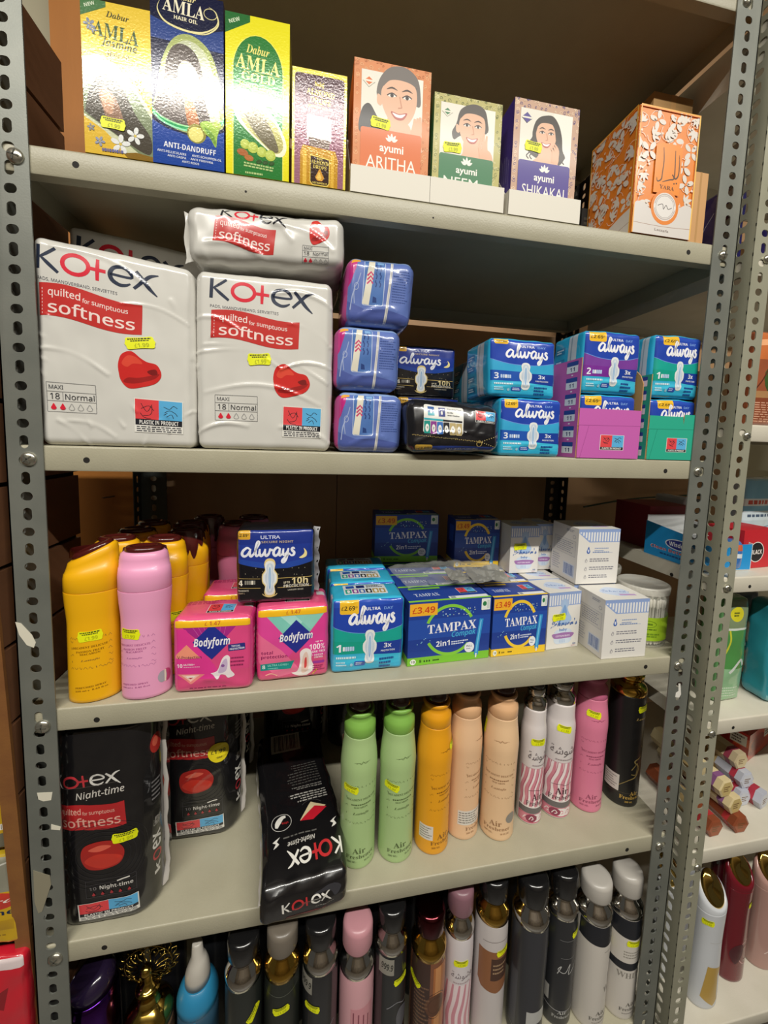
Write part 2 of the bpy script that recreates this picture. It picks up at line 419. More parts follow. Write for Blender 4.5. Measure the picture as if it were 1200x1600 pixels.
class Bottle:
    """turned or oval bottle; prof = [(radius, z)...] smoothed; prints wrap its front"""
    def __init__(s, prof, ex=1, ey=1):
        s.tab = [(prof[0][0], prof[0][1])]; s.ex, s.ey = ex, ey
        for r, z in spline(prof, 5):
            if z > s.tab[-1][1]+2e-4: s.tab.append((r, z))
    def r(s, z):
        for (r0, z0), (r1, z1) in zip(s.tab, s.tab[1:]):
            if z0 <= z <= z1 and z1 > z0: return r0+(r1-r0)*(z-z0)/(z1-z0)
        return s.tab[-1][0] if z > s.tab[-1][1] else s.tab[0][0]
    def body(s, mb, ma, n=48): s.n = n; mb.lathe(s.tab, ma, n, s.ex, s.ey, diag=True)
    def print(s, mb, z0, z1, turn=0, span=180, kind='satin', lift=.0002):
        """print area between heights z0 and z1, span degrees wide, centred turn degrees to the right of the front"""
        t0 = math.radians(turn); sp = math.radians(span); R0 = s.r((z0+z1)/2)*s.ex
        def f(u, v, l):
            th = t0+(u-.5)*sp; z = z0+v*(z1-z0); r = s.r(z)+l
            return Vector((r*s.ex*math.sin(th), -r*s.ey*math.cos(th), z))
        st = 2*math.pi/s.n; k0 = math.floor((t0-sp/2)/st); us = []
        while k0*st < t0+sp/2+st: us.append((k0*st-t0)/sp+.5); k0 += 1
        zz = sorted({round((z-z0)/(z1-z0), 6) for _, z in s.tab}); lo = [z for z in zz if z < 0][-1:] or [zz[0]]; hi = [z for z in zz if z > 1][:1] or [zz[-1]]
        vs = lo+[z for z in zz if lo[0] < z < hi[0]]+hi
        vs = [z for i, z in enumerate(vs) if i == 0 or z > vs[i-1]+1e-5]
        net = (us, vs, [[(f(u, v, 0), (f(u, v, .001)-f(u, v, 0))*1000) for u in us] for v in vs])
        p = Print(mb, f, R0*sp, z1-z0, kind, None, lift, net=net); p.fmap = f
        return p
# ---------------------------------------------------------------- room shell
FLOOR, CEIL = -1.30, 1.53
mb = MB(); mb.box((-2, -2.6, FLOOR-.05), (3, 1.2, FLOOR), worn('floor_vinyl', '#48423a', '#544d44', .45, 0, 6)); struct(mb, 'floor')
mb = MB(); mb.box((-2, -2.6, CEIL), (3, 1.2, CEIL+.05), mat('#cfc8b8', 'matte')); struct(mb, 'ceiling')
mb = MB(); mb.box((-2, -2.65, FLOOR), (3, -2.6, CEIL), worn('far_aisle_wall', '#4a4036', '#665a4a', .7, 0, 3)); struct(mb, 'wall_front')
mb = MB(); mw = worn('brown_board', '#a98560', '#b58f68', .6, 0, 3, .1, 60, (4, 1, .4))
for x0, x1 in ((-.02, .372), (.3735, .962), (.9635, 1.6)): mb.box((x0, .445, FLOOR), (x1, .46, CEIL), mw)
mb.box((-2, .47, FLOOR), (3, .5, CEIL), mat('#c9c2a6', 'matte')); struct(mb, 'wall_back')
# slatted wall panel at the left end: dark brown, grooves run front to back, pale brown front edge
mb = MB(); ms_ = worn('slatwall_brown', '#6e4a32', '#7a5238', .5, 0, 4, .1, 80, (1, .3, 4)); g0 = mat('#140d09', 'matte')
zt = .54; zs = [zt-.0985*i for i in range(20)]
def yf(z): return .0026+(-.3847-z)*.0437          # front edge of the panel, leaning a little
def leaning(x0, x1, z0, z1, d0, d1, ma):
    P8 = [(x0, yf(z0)+d0, z0), (x1, yf(z0)+d0, z0), (x1, d1, z0), (x0, d1, z0), (x0, yf(z1)+d0, z1), (x1, yf(z1)+d0, z1), (x1, d1, z1), (x0, d1, z1)]
    for f in ((0, 3, 2, 1), (4, 5, 6, 7), (0, 1, 5, 4), (1, 2, 6, 5), (2, 3, 7, 6), (3, 0, 4, 7)): mb.add([P8[i] for i in f], ma)
for a, b in zip(zs, zs[1:]): leaning(-.064, -.05, b+.006, a, 0, .165, ms_)
leaning(-.064, -.056, zs[-1], zt, .001, .164, g0)
em_ = worn('edge_brown', '#7a4f2c', '#85592f', .5)
for z0, z1 in ((zs[-1], -.4), (-.4, 0), (0, zt)):
    P8 = [(x, yf(z)+d, z) for z in (z0, z1) for x, d in ((-.067, -.0045), (-.0495, -.0045), (-.0495, -.0002), (-.067, -.0002))]
    for f in ((0, 3, 2, 1), (4, 5, 6, 7), (0, 1, 5, 4), (1, 2, 6, 5), (2, 3, 7, 6), (3, 0, 4, 7)): mb.add([P8[i] for i in f], em_)
struct(mb, 'wall_left')
mb = MB(); mb.box((-.19, .405, FLOOR), (-.056, .42, 1.3), worn('board_orange', '#bd7831', '#c98136', .55, 0, 5, .1, 90, (3, 1, .5)))
struct(mb, 'trim_1')
def nail(x, z, name_label):
    mb = MB(); p = Vector((x, .405, z)); mb.tube([p, p+Vector((-.004, -.035, .002))], .0016, mat('#6b5a44', 'steel'), 8)
    mb.lathe([(.0001, 0), (.0035, .0004), (.003, .0016), (.0001, .002)], mat('#6b5a44', 'steel'), 10, c=(x-.004, .37)); return tag(mb.build('nail'), name_label, 'nail')
nb_ = nail(aty(168, 777, .39).x+.006, aty(168, 777, .39).z, 'long nail sticking out of the orange-brown board behind the shelf')
for v in nb_.data.vertices:
    if abs(v.co.z) < .003 and v.co.y < .376 and v.co.y > .36: v.co.z += aty(168, 777, .39).z+.0015
# ---------------------------------------------------------------- slotted steel racks
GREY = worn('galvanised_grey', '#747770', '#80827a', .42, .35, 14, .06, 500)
GREY2 = worn('rack_greige', '#a09f8a', '#acaa96', .38, .3, 9, .06, 500)
BEIGE = worn('shelf_beige', '#a5a08a', '#aaa58f', .38, 0, 20, .18, 420)
BEIGE2 = worn('shelf_offwhite', '#c9c3b2', '#cfc9b9', .38, 0, 20, .15, 420)
ZINC = worn('zinc_screw', '#b9b7a8', '#cfcdbf', .25, .9, 60)
def flange(mb, f, width, z0, z1, ma, pitch=.0212, shift=0, t=.0016, off=.5):
    """strip of steel with alternating upright slots and round-ended cross holes; f(x,y,z): x across, y through"""
    n = int((z1-z0)/pitch); cx = width*off
    for i in range(n):
        a, b = z0+i*pitch, z0+(i+1)*pitch; cz = (a+b)/2
        hw, hh = ((.0046, .0076), (.0062, .0052))[(i+shift) % 2]; r = min(hw, hh)
        angs = sorted({round(math.atan2(y, x), 5) for x, y in ((width-cx, pitch/2), (-cx, pitch/2), (-cx, -pitch/2), (width-cx, -pitch/2))} | {round(-math.pi+k*math.pi/10, 5) for k in range(20)})
        H = []; B = []
        for an in angs:
            ca, sa = math.cos(an), math.sin(an)
            sx, sy = (hw-r)*(1 if ca > 0 else -1), (hh-r)*(1 if sa > 0 else -1)
            H.append((cx+r*ca+sx, cz+r*sa+sy))
            k = min(((width-cx) if ca > 0 else cx)/max(abs(ca), 1e-6), pitch/2/max(abs(sa), 1e-6)); B.append((cx+ca*k, cz+sa*k))
        m_ = len(angs)
        for j in range(m_):
            k = (j+1) % m_
            mb.face([mb.vk(f(*p)) for p in ((H[j][0], 0, H[j][1]), (B[j][0], 0, B[j][1]), (B[k][0], 0, B[k][1]), (H[k][0], 0, H[k][1]))], ma, False)
            mb.face([mb.vk(f(*p)) for p in ((H[k][0], t, H[k][1]), (B[k][0], t, B[k][1]), (B[j][0], t, B[j][1]), (H[j][0], t, H[j][1]))], ma, False)
            mb.face([mb.vk(f(*p)) for p in ((H[j][0], 0, H[j][1]), (H[k][0], 0, H[k][1]), (H[k][0], t, H[k][1]), (H[j][0], t, H[j][1]))], ma, False)
    for x in (0, width): mb.face([mb.vk(f(*p)) for p in ((x, 0, z0), (x, t, z0), (x, t, z0+n*pitch), (x, 0, z0+n*pitch))], ma, False)
def post(parent, xc, yc, sx, sy, z0, z1, ma, width=.038, side=.038, shift=0, lw=None):
    """L-shaped upright, corner at (xc, yc); sx/sy say which way its two flanges run"""
    mb = MB(); t = .0018; lw = lw or width
    flange(mb, lambda x, y, z: (xc+sx*x, yc+sy*y, z), lw, z0, z1, ma, shift=shift)
    flange(mb, lambda x, y, z: (xc+sx*y, yc+sy*x, z), side, z0, z1, ma, shift=shift+1)
    n = 6; rows = []
    for z in (z0, z1): rows.append([(xc+sx*.0022*(1-math.sin(k*math.pi/2/n)), yc+sy*.0022*(1-math.cos(k*math.pi/2/n)), z) for k in range(n+1)])
    return mb.build('post', parent)
def bolt(parent, x, y, z, r=.0082, rot=20):
    mb = MB(); n = 20
    prof = [(r*1.0, 0), (r*.98, -.0012), (r*.85, -.0028), (r*.55, -.0041), (.0001, -.0046)]
    rows = [[(x+q*math.cos(2*math.pi*i/n), y+d, z+q*math.sin(2*math.pi*i/n)) for i in range(n+1)] for q, d in prof]
    mb.grid(rows, ZINC, True, flip=False)
    for a in (rot, rot+90):
        M = Matrix.Translation((x, y, z)) @ Matrix.Rotation(math.radians(a), 4, 'Y')
        mb.box((-r*.62, -.00475, -.0007), (r*.62, -.0030, .0007), mat('#4a4940', 'matte'), M)
    return mb.build('bolt', parent)
def shelf(parent, x0, x1, z, y0, d, ma, lip=LIP, holes=(), ret=.016):
    mb = MB(); e = .0025; yb = y0+d
    prof = [(yb, z)]+[(y0+e-e*math.sin(math.radians(a)), z-e+e*math.cos(math.radians(a))) for a in (0, 30, 60, 90)]+[(y0, z-lip+.002), (y0+.0008, z-lip)]
    mb.grid([[(x, y, zz) for x in (x0, x1)] for y, zz in prof], ma, True, flip=True)
    # underside and inner faces of the folded lips
    mb.add([(x0+.001, y0+.001, z-.001), (x0+.001, yb, z-.001), (x1-.001, yb, z-.001), (x1-.001, y0+.001, z-.001)], ma)
    mb.add([(x0+ret, y0+ret, z-lip), (x0, y0+.0008, z-lip), (x1, y0+.0008, z-lip), (x1-ret, y0+ret, z-lip)][::-1], ma)
    mb.add([(x0, y0+.0015, z-.001), (x0, y0+.0015, z-lip), (x1, y0+.0015, z-lip), (x1, y0+.0015, z-.001)][::-1], ma)
    for x, s in ((x0, 1), (x1, -1)):
        mb.box((min(x, x+s*.0012), y0+.001, z-lip), (max(x, x+s*.0012), yb, z-.0005), ma)
    mb.box((x0, yb-.0012, z-lip), (x1, yb, z-.0005), ma)
    mb.box((x0, yb-ret, z-lip), (x1, yb, z-lip+.001), ma)
    hm = mat('#15110c', 'matte')
    for hx, hz, hr in holes:
        n = 14; mb.add([(hx+hr*math.cos(2*math.pi*k/n), y0-.0001, hz+hr*math.sin(2*math.pi*k/n)) for k in range(n)], hm)
    return mb.build('shelf', parent)
rack = thing('shelving_unit', 'grey slotted-angle shelving unit with beige shelves, filling the middle of the picture', 'shelving', (0, 0, FLOOR))
def under(o): o.matrix_parent_inverse = Matrix.Translation((0, 0, -FLOOR)); return o
pl = under(post(rack, -.038, -.0018, 1, 1, FLOOR, .78, GREY, shift=1)); prr = under(post(rack, .944, -.0018, -1, 1, FLOOR, .78, GREY, lw=.043))
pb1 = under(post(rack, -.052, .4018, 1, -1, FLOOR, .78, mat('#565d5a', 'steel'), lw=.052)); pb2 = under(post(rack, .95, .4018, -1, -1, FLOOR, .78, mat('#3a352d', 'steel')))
under_shelves = []
for i, (z, px) in enumerate(((Z0, None), (ZA, ((118, 257), (1076, 394))), (ZB, ((135, 719), (1040, 736))), (ZC, ((151, 1125), (1009, 1042))), (ZD, ((163, 1481), (980, 1328))), (ZE, None))):
    hs = []
    for p in (px or ()): q = aty(*p, 0); hs.append((q.x, q.z, .0036))
    if z == ZA: q = aty(384, 299, 0); hs.append((q.x, q.z, .0014))
    if z == ZA: q = aty(677, 340, 0); hs.append((q.x, q.z, .0012))
    under(shelf(rack, -.0355, .9415, z, .0003, SD, BEIGE, holes=hs))
    under_shelves.append(z)
for k, (px, py) in enumerate(((24, 244), (45, 717), (67, 1135), (87, 1498))):
    q = aty(px, py, -.002); o = bolt(pl, q.x, -.0018, q.z, .0085, 15+40*k); under(o)
for k, (px, py) in enumerate(((1167, 3), (1129, 399), (1090, 737), (1059, 1040), (1030, 1322))):
    q = aty(px, py, -.002); o = bolt(prr, q.x, -.0018, q.z, .0072, 65+25*k); under(o)
for o in (pl, prr):
    for c in o.children: c.matrix_parent_inverse = Matrix()
# torn paper and tape left on the left post
def scrap(name, px, label, post_=None, y=-.0021, color='#d9d4c2'):
    mb = MB(); pts = [aty(a, b, y) for a, b in px]; m_ = mat(color, 'paper')
    F = [mb.vk((p.x, y-.0002, p.z)) for p in pts]; B = [mb.vk((p.x, y+.0002, p.z)) for p in pts]; n = len(pts)
    mb.face(F, m_, False); mb.face(B[::-1], m_, False)
    for i in range(n): mb.face([F[i], B[i], B[(i+1) % n], F[(i+1) % n]], m_, False)
    o = mb.build(name); return tag(o, label, 'scrap')
s1 = scrap('paper_scrap', [(24, 972), (33, 974), (50, 992), (56, 1004), (53, 1012), (42, 1008), (30, 992)], 'torn white paper scrap with faint digits on the grey left post')
pr = Print(MB(), lambda u, v, l: Vector((u, -.0021-l, v)), 1, 1, 'paper', None, .0003)
p0, p1 = aty(27, 983, -.0021), aty(49, 995, -.0021); pr.text('00670', p0.x, p1.z, p1.x, p1.z+.006, '#3a3a34', 'i', -35); pr.mb.build('printed_digits', s1)
scrap('paper_scrap', [(58, 1239), (82, 1238), (80, 1250), (68, 1252), (60, 1249)], 'small torn cream paper scrap stuck in a slot of the left post')
scrap('paper_scrap', [(80, 1288), (95, 1292), (94, 1297), (80, 1296)], 'tiny white tape strip at the inner edge of the left post')
scrap('tape_scrap', [(52, 1360), (78, 1368), (80, 1382), (66, 1424), (60, 1427), (54, 1410)], 'dull patch of old clear tape on the lower left post', color='#8a8470')
scrap('paper_scrap', [(1060, 1068), (1063, 1068), (1064, 1085), (1061, 1090), (1055, 1089), (1056, 1083), (1060, 1080)], 'white torn tape scrap on the grey right post', color='#e2dfd6')
# neighbouring rack, standing a little forward on the right
NX, NY = .9535, -.02
NZ = [.655, .309, .0593, -.188, -.437, -.679, -1.055]
rack2 = thing('shelving_unit', 'greige slotted-angle shelving unit cut off by the right edge of the picture', 'shelving', (NX, NY, FLOOR))
def under2(o): o.matrix_parent_inverse = Matrix.Translation((-NX, -NY, -FLOOR)); return o
pn = under2(post(rack2, NX, NY, 1, 1, FLOOR, .78, GREY2, lw=.034, side=.04))
for i, z in enumerate(NZ):
    hs = []
    hp = {3: (1173, 917), 4: (1147, 1138), 5: (1123, 1349)}.get(i)
    if hp: q = aty(*hp, NY); hs.append((q.x, q.z, .003))
    sh = under2(shelf(rack2, NX+.002, NX+.8, z, NY+.0015, .36, BEIGE2, lip=.062 if i == 0 else .026, holes=hs))
for k, (px, py) in enumerate(((1166, 681), (1136, 919), (1112, 1146), (1089, 1355), (1198, 405))):
    q = aty(px, py, NY); o = bolt(pn, q.x, NY, q.z, .0065, 30+35*k)
q = atx(1048, 898, NX); mb = MB(); n = 12
mb.add([(NX-.0002+.002, q.y+.0036*math.cos(2*math.pi*k/n), q.z+.0036*math.sin(2*math.pi*k/n)) for k in range(n)][::-1], mat('#15110c', 'matte')); under2(mb.build('hole', rack2))
# ================================================================ printed details shared by many packs
KBLUE, RED, WHITE, BLACK = '#2b3448', '#d8283c', '#efece2', '#17171a'
def plastic_box(p, x0, y0, x1, y1, rot=0, text=True, lines=True):
    """small red and blue notice: PLASTIC IN PRODUCT"""
    def T(u, v): return (x0+(x1-x0)*u, y0+(y1-y0)*v)
    b = .2 if lines else 0
    p.poly(p.turn([T(0, 0), T(1, 0), T(1, 1), T(0, 1)], (x0+x1)/2, (y0+y1)/2, rot), '#e6e4dc')
    def q(a, b_, c, d, col): p.poly(p.turn([T(a, b_), T(c, b_), T(c, d), T(a, d)], (x0+x1)/2, (y0+y1)/2, rot), col)
    q(.02, b+.02, .5, .98, '#e0454a'); q(.5, b+.02, .98, .98, '#5aaede'); q(.02, b+.02, .98, b+.2, '#22242c')
    def ln(pts, col='#26262c', t=.0007): p.line(p.turn([T(*a) for a in pts], (x0+x1)/2, (y0+y1)/2, rot), t, col, 3)
    ln([(.14, .86), (.26, .62), (.36, .84)]); ln([(.14, .7), (.3, .8), (.4, .66)]); ln([(.18, .5), (.3, .52), (.36, .62), (.36, .8)]); ln([(.12, .58), (.2, .45), (.34, .42)])
    ln([(.6, .8), (.72, .74), (.8, .84), (.88, .78)]); ln([(.62, .62), (.72, .7), (.84, .62), (.88, .54)]); ln([(.66, .5), (.76, .58), (.8, .46)]); ln([(.6, .55), (.68, .62)])
    if text: p.text('PLASTIC IN PRODUCT', *T(.1, b+.05), *T(.9, b+.17), '#f2f0ea', 'b', rot)
    if lines: p.micro(*T(.04, .02), *T(.96, b), 3, '#44454c', 8, .5, rot, False)
def drop(p, cx, cy, rx, ry, c, outline=None):
    pts = [(cx, cy+ry*1.35), (cx+rx*.62, cy+ry*.35), (cx+rx, cy-ry*.3), (cx+rx*.6, cy-ry*.9), (cx, cy-ry), (cx-rx*.6, cy-ry*.9), (cx-rx, cy-ry*.3), (cx-rx*.62, cy+ry*.35)]
    if outline: p.line(spline(pts, 3, True), .0004, outline, closed=True)
    else: p.blob(pts, c, 3)
def logo_kotex(p, x0, y0, x1, y1, dark, red, rot=0, t=1):
    """the pad maker's word mark: K, a red ring joined to a cross, e and x with a swept tail"""
    cx, cy = (x0+x1)/2, (y0+y1)/2; H = (y1-y0)*p.h
    def P(pts): return p.turn([(x0+(x1-x0)*a, y0+(y1-y0)*b) for a, b in pts], cx, cy, rot)
    w = .17*H*t
    p.line(P([(.02, 0), (.02, 1.02)]), w, dark); p.line(P([(.155, 1.0), (.09, .72), (.035, .5)]), [w*.75, w*.8, w*.5], dark, 4)
    p.line(P([(.04, .54), (.10, .3), (.185, -.02)]), [w*.5, w*.95, w*.75], dark, 4)
    a = [(.32+.105*math.cos(math.radians(k*15)), .49+.42*math.sin(math.radians(k*15))) for k in range(24)]
    p.line(P(a), w*1.05, red, closed=True)
    p.line(P([(.42, .5), (.565, .5)]), w*.95, red); p.line(P([(.495, .98), (.497, .5), (.50, .02)]), [w*.8, w, w*.8], red)
    e = [(.60, .48), (.77, .50), (.765, .72), (.725, .87), (.68, .89), (.625, .78), (.60, .5), (.62, .22), (.68, .07), (.73, .1), (.77, .22)]
    p.line(P(e), [w*.7, w*.7, w*.9, w*.95, w*.9, w*1.0, w*1.1, w*1.1, w*.95, w*.8, w*.4], dark, 4)
    p.line(P([(.81, .88), (.87, .56), (.93, .2), (1.0, -.1)]), [w*.9, w*1.1, w, w*.3], dark, 4)
    p.line(P([(1.0, .92), (.93, .78), (.87, .45), (.80, .05)]), [w*.3, w*.9, w*.9, w*.8], dark, 4)
def banner(p, x0, y0, x1, y1, rot=0, col='#c33431', tx='#f2dcd6', wave=.1):
    cx, cy = (x0+x1)/2, (y0+y1)/2
    def P(pts): return p.turn([(x0+(x1-x0)*a, y0+(y1-y0)*b) for a, b in pts], cx, cy, rot)
    top = [(k/12, 1-wave*.3+wave*math.sin(k/12*math.pi*1.7+.3)) for k in range(13)]; bot = [(k/12, wave*math.sin(k/12*math.pi*1.7+.6)) for k in range(13)]
    p.poly(P(bot+top[::-1]), col)
    for k in range(8): p.line(P([(.035, .12+.1*k), (.035, .17+.1*k)]), .0007, tx)
    def tt(s, a, b, c, d, st='r'):
        X0, Y0, X1, Y1 = x0+(x1-x0)*a, y0+(y1-y0)*b, x0+(x1-x0)*c, y0+(y1-y0)*d
        pts, tr, _ = glyphs(s, st, .012); q = [(X0+(X1-X0)*u, Y0+(Y1-Y0)*v+(y1-y0)*wave*.7*math.sin((a+(c-a)*u)*math.pi*1.7+.4)) for u, v in pts]
        p.emit(p.turn(q, cx, cy, rot), tr, tx)
    tt('quilted', .09, .56, .40, .86, 'm'); tt('for', .42, .60, .49, .74, 'm'); tt('sumptuous', .51, .57, .86, .75, 'm'); tt('softness', .09, .12, .93, .5, 'm')
def heart(p, cx, cy, rx, ry, rot=0, c='#cc2a28', d='#9c1f20', hi='#dd4a38'):
    def P(pts): return p.turn([(cx+rx*a, cy+ry*b) for a, b in pts], cx, cy, rot)
    p.blob(P([(-.95, .2), (-.85, .72), (-.45, .98), (0, .72), (.3, .6), (.75, .55), (1, .05), (.8, -.45), (.2, -.82), (-.35, -1), (-.72, -.7), (-.88, -.25)]), c)
    p.blob(P([(-.62, -.72), (-.2, -.72), (.3, -.5), (.75, -.2), (.9, .1), (.55, -.08), (0, -.35), (-.45, -.45)]), d)
    p.blob(P([(.35, .1), (.7, .3), (.82, .05), (.55, -.05)]), '#7c1a1c'); p.blob(P([(-.8, .25), (-.6, .7), (-.2, .72), (.1, .45), (-.3, .35), (-.55, .1)]), hi)
def flower(p, cx, cy, r, c, n=5, core=None, rot=0):
    for k in range(n):
        a = math.radians(rot+k*360/n); dx, dy = math.cos(a), math.sin(a)
        q = [(cx+(dx*b*r-dy*s*r)/p.w, cy+(dy*b*r+dx*s*r)/p.h) for b, s in ((.1, 0), (.45, .24), (.85, .2), (1, 0), (.85, -.2), (.45, -.24))]
        p.blob(q, c, 2)
    if core: p.ell(cx, cy, r*.16/p.w, r*.16/p.h, core, 8)
def lotus(p, cx, cy, r, c):
    for a, s in ((90, 1), (58, .95), (122, .95), (28, .85), (152, .85)):
        an = math.radians(a); dx, dy = math.cos(an), math.sin(an)
        p.blob([(cx+(dx*b*r*s-dy*t*r)/p.w, cy+(dy*b*r*s+dx*t*r)/p.h) for b, t in ((.15, 0), (.5, .17), (1, 0), (.5, -.17))], c, 3)
def portrait(p, cx, cy, s, skin, hair, style, bg=None):
    """printed photograph of a smiling woman; s = half face height as fraction of face width in metres"""
    k = s
    def P(pts): return [(cx+a*k/p.w, cy+b*k/p.h) for a, b in pts]
    dark = '#3a2620'
    if style == 'long':
        p.blob(P([(-.2, 1.45), (.45, 1.5), (.95, 1.0), (1.25, .2), (1.35, -.6), (1.55, -1.2), (1.1, -1.75), (.5, -1.6), (-.6, -1.5), (-1.25, -1.2), (-1.55, -.75), (-1.1, -.1), (-.95, .7), (-.7, 1.2)]), hair)
        for q in (-1.4, -1.15, 1.2, 1.45): p.line(P([(q, -.9), (q+.12, -1.15), (q-.08, -1.4), (q+.1, -1.6)]), .0016, hair, 3)
    elif style == 'bun':
        p.blob(P([(-1.0, .3), (-.75, 1.1), (0, 1.5), (.7, 1.35), (.95, .7), (.9, 0), (-.6, -.3), (-1.1, -.6), (-1.25, -.2)]), hair)
    else:
        p.blob(P([(-.95, .1), (-.95, .8), (-.5, 1.4), (.2, 1.55), (.8, 1.2), (.98, .5), (.9, 0), (0, .4)]), hair)
    p.blob(P([(-.45, -.6), (.45, -.8), (.7, -1.4), (1.1, -1.9), (-1.0, -1.9), (-.55, -1.3)]), skin)
    p.blob(P([(-.78, .55), (-.4, 1.05), (.2, 1.15), (.72, .8), (.82, .2), (.68, -.4), (.38, -.85), (.05, -1.05), (-.3, -.9), (-.66, -.4), (-.82, .1)]), skin)
    if style != 'long': p.blob(P([(-.83, .2), (-1.0, .25), (-1.0, -.1), (-.84, -.2), (-.74, 0)]), skin, 3)
    p.blob(P([(-.75, .62), (-.5, 1.15), (.25, 1.3), (.85, .75), (.5, .92), (0, .98), (-.45, .9)]), hair)
    if style == 'long': p.blob(P([(-.1, 1.3), (-.6, .9), (-.85, .1), (-.95, -.5), (-1.1, .2), (-.8, 1.1)]), hair); p.blob(P([(.1, 1.3), (.6, .7), (.82, -.2), (1.0, .3), (.8, 1.1)]), hair)
    sh = '#c98d70'
    for e in (-.34, .36):
        p.blob(P([(e-.2, .28), (e, .38), (e+.2, .3), (e, .22)]), '#f3ece4', 3); p.ell(cx+e*k/p.w, cy+.3*k/p.h, .085*k/p.w, .085*k/p.h, '#2c1c18', 10)
        p.line(P([(e-.22, .28), (e, .4), (e+.22, .3)]), .05*k, dark, 3); p.line(P([(e-.25, .52), (e, .62), (e+.25, .54)]), .075*k, dark, 3, taper=True)
    p.line(P([(.02, .3), (.1, -.05), (.12, -.14), (-.04, -.18)]), .045*k, sh, 4)
    p.blob(P([(-.36, -.36), (0, -.42), (.38, -.33), (.24, -.6), (.02, -.68), (-.22, -.6)]), '#b5574e'); p.blob(P([(-.29, -.41), (0, -.46), (.3, -.39), (.16, -.55), (.02, -.58), (-.16, -.55)]), '#fbf6ee')
    # hand resting on the cheek: palm and fingers
    if style == 'bun': hx = ((.95, -1.7, .75, -.75, .78, .0), (1.1, -1.7, .92, -.8, .95, -.1), (.75, -1.75, .55, -.9, .6, -.25))
    elif style == 'long': hx = ((.6, -1.6, .62, -.9, .4, -.62), (.78, -1.6, .8, -.8, .55, -.45), (.95, -1.6, .98, -.75, .7, -.35))
    else: hx = ((.5, -1.6, .7, -1.0, .75, -.5), (.7, -1.6, .85, -1.0, .88, -.45), (.9, -1.6, 1.0, -.95, 1.0, -.4))
    sk2 = '#e3ad8c'
    p.blob(P([(hx[2][0]-.3, -1.9), (hx[2][0]-.2, -1.3), (hx[2][2], -.9), (hx[1][2]+.25, -.95), (hx[1][0]+.3, -1.5), (hx[1][0]+.1, -1.9)]), sk2)
    for a, b, c, d, e, f in hx: p.line(P([(a, b), (c, d), (e, f)]), [.2*k, .2*k, .1*k], sk2, 4)
def paisley(p, x0, y0, x1, y1, c1, c2, seed=1, n=26):
    R = random.Random(seed); st = p.step; p.step = 2e-6
    for i in range(n):
        x, y = R.uniform(x0, x1), R.uniform(y0, y1); r = R.uniform(.0015, .003)
        if (x1-x0)*p.w < .009: x = (x0+x1)/2
        a0 = R.uniform(0, 360)
        p.line([(min(max(x+r*(1-t/9)*math.cos(math.radians(a0+t*50))/p.w, x0), x1), min(max(y+r*(1-t/9)*math.sin(math.radians(a0+t*50))/p.h, y0), y1)) for t in range(9)], .0006, c1 if i % 2 else c2, 2)
    p.step = st
def leafspray(p, cx, cy, r, rot, c):
    for k in range(5):
        a = math.radians(rot+(k-2)*38); dx, dy = math.cos(a), math.sin(a); L = r*(1-.13*abs(k-2))
        q = [(cx+(dx*b*L-dy*s*L)/p.w, cy+(dy*b*L+dx*s*L)/p.h) for b, s in ((.0, 0), (.4, .19), (1, .02), (.45, -.17))]
        q = [(min(max(x, .0), 1), min(max(y, 0), 1)) for x, y in q]
        p.blob(q, c, 3)
# ================================================================ top shelf
YA = .001
def hair_oil(name, label, x, w, h, d, color, bump=.06):
    t = thing(name, label, 'box', (x, YA, ZA+UP), 0, 'boxes on the top shelf')
    mb, pr, fl = carton(w, d, h, color, 'foil', bump)
    return t, mb, pr, fl
# gold-yellow jasmine hair oil
q0 = aty(132.5, 236, 0).x; w, h = .0697, .1575
t, mb, pr, fl = hair_oil('hair_oil_box', 'tall golden-yellow hair oil box with jasmine flowers, leftmost on the top shelf', q0, w, h, .045, '#e2bd3c')
p = pr['front']
p.rect(0, 0, 1, 1, '#e6c540'); p.poly([(0, .62), (.25, .66), (.5, .6), (.75, .48), (1, .33), (1, 0), (0, 0)], '#cfd3b0')
p.blob([(-.0, .635), (.25, .655), (.5, .6), (.78, .47), (.99, .33), (.99, .37), (.75, .52), (.48, .64), (.25, .685), (.0, .67)], '#d9a83a')
p.poly([(0, .6), (.3, .61), (.55, .54), (.8, .42), (1, .28), (1, .02), (.85, .02), (.55, .12), (0, .26)], '#7e8a6a')
p.blob([(.03, .3), (.12, .45), (.3, .54), (.5, .5), (.62, .42), (.75, .3), (.97, .16), (.97, .05), (.8, .06), (.45, .15), (.05, .26)], '#4c463c')
p.blob([(.22, .42), (.32, .45), (.45, .4), (.52, .33), (.56, .24), (.4, .19), (.28, .3)], '#8a6a55'); p.blob([(.25, .41), (.36, .43), (.44, .36), (.4, .28), (.3, .3)], '#b98d70')
p.poly([(0, .24), (.3, .16), (.62, .02), (.7, 0), (0, 0)], '#e2bb42'); p.poly([(.55, .03), (.75, .045), (1, .03), (1, 0), (.62, 0)], '#8a6a28')
p.poly([(0, .885), (.36, .965), (.36, 1), (0, 1)], '#4f7a4c'); p.tc('NEW', .13, .965, .022, '#d8e2c8', 'b', 24)
p.text('Dabur', .36, .90, .69, .94, '#4a4a2c', 'si', -4); p.text('AMLA', .17, .765, .83, .86, '#48603c', 's', -5)
p.text('Jasmine', .28, .70, .80, .765, '#55603f', 'bi', -5); p.text('Hair oil', .36, .648, .68, .69, '#6a6238', 's', -4); p.micro(.3, .62, .75, .635, 1, '#8c8040', 4, .5)
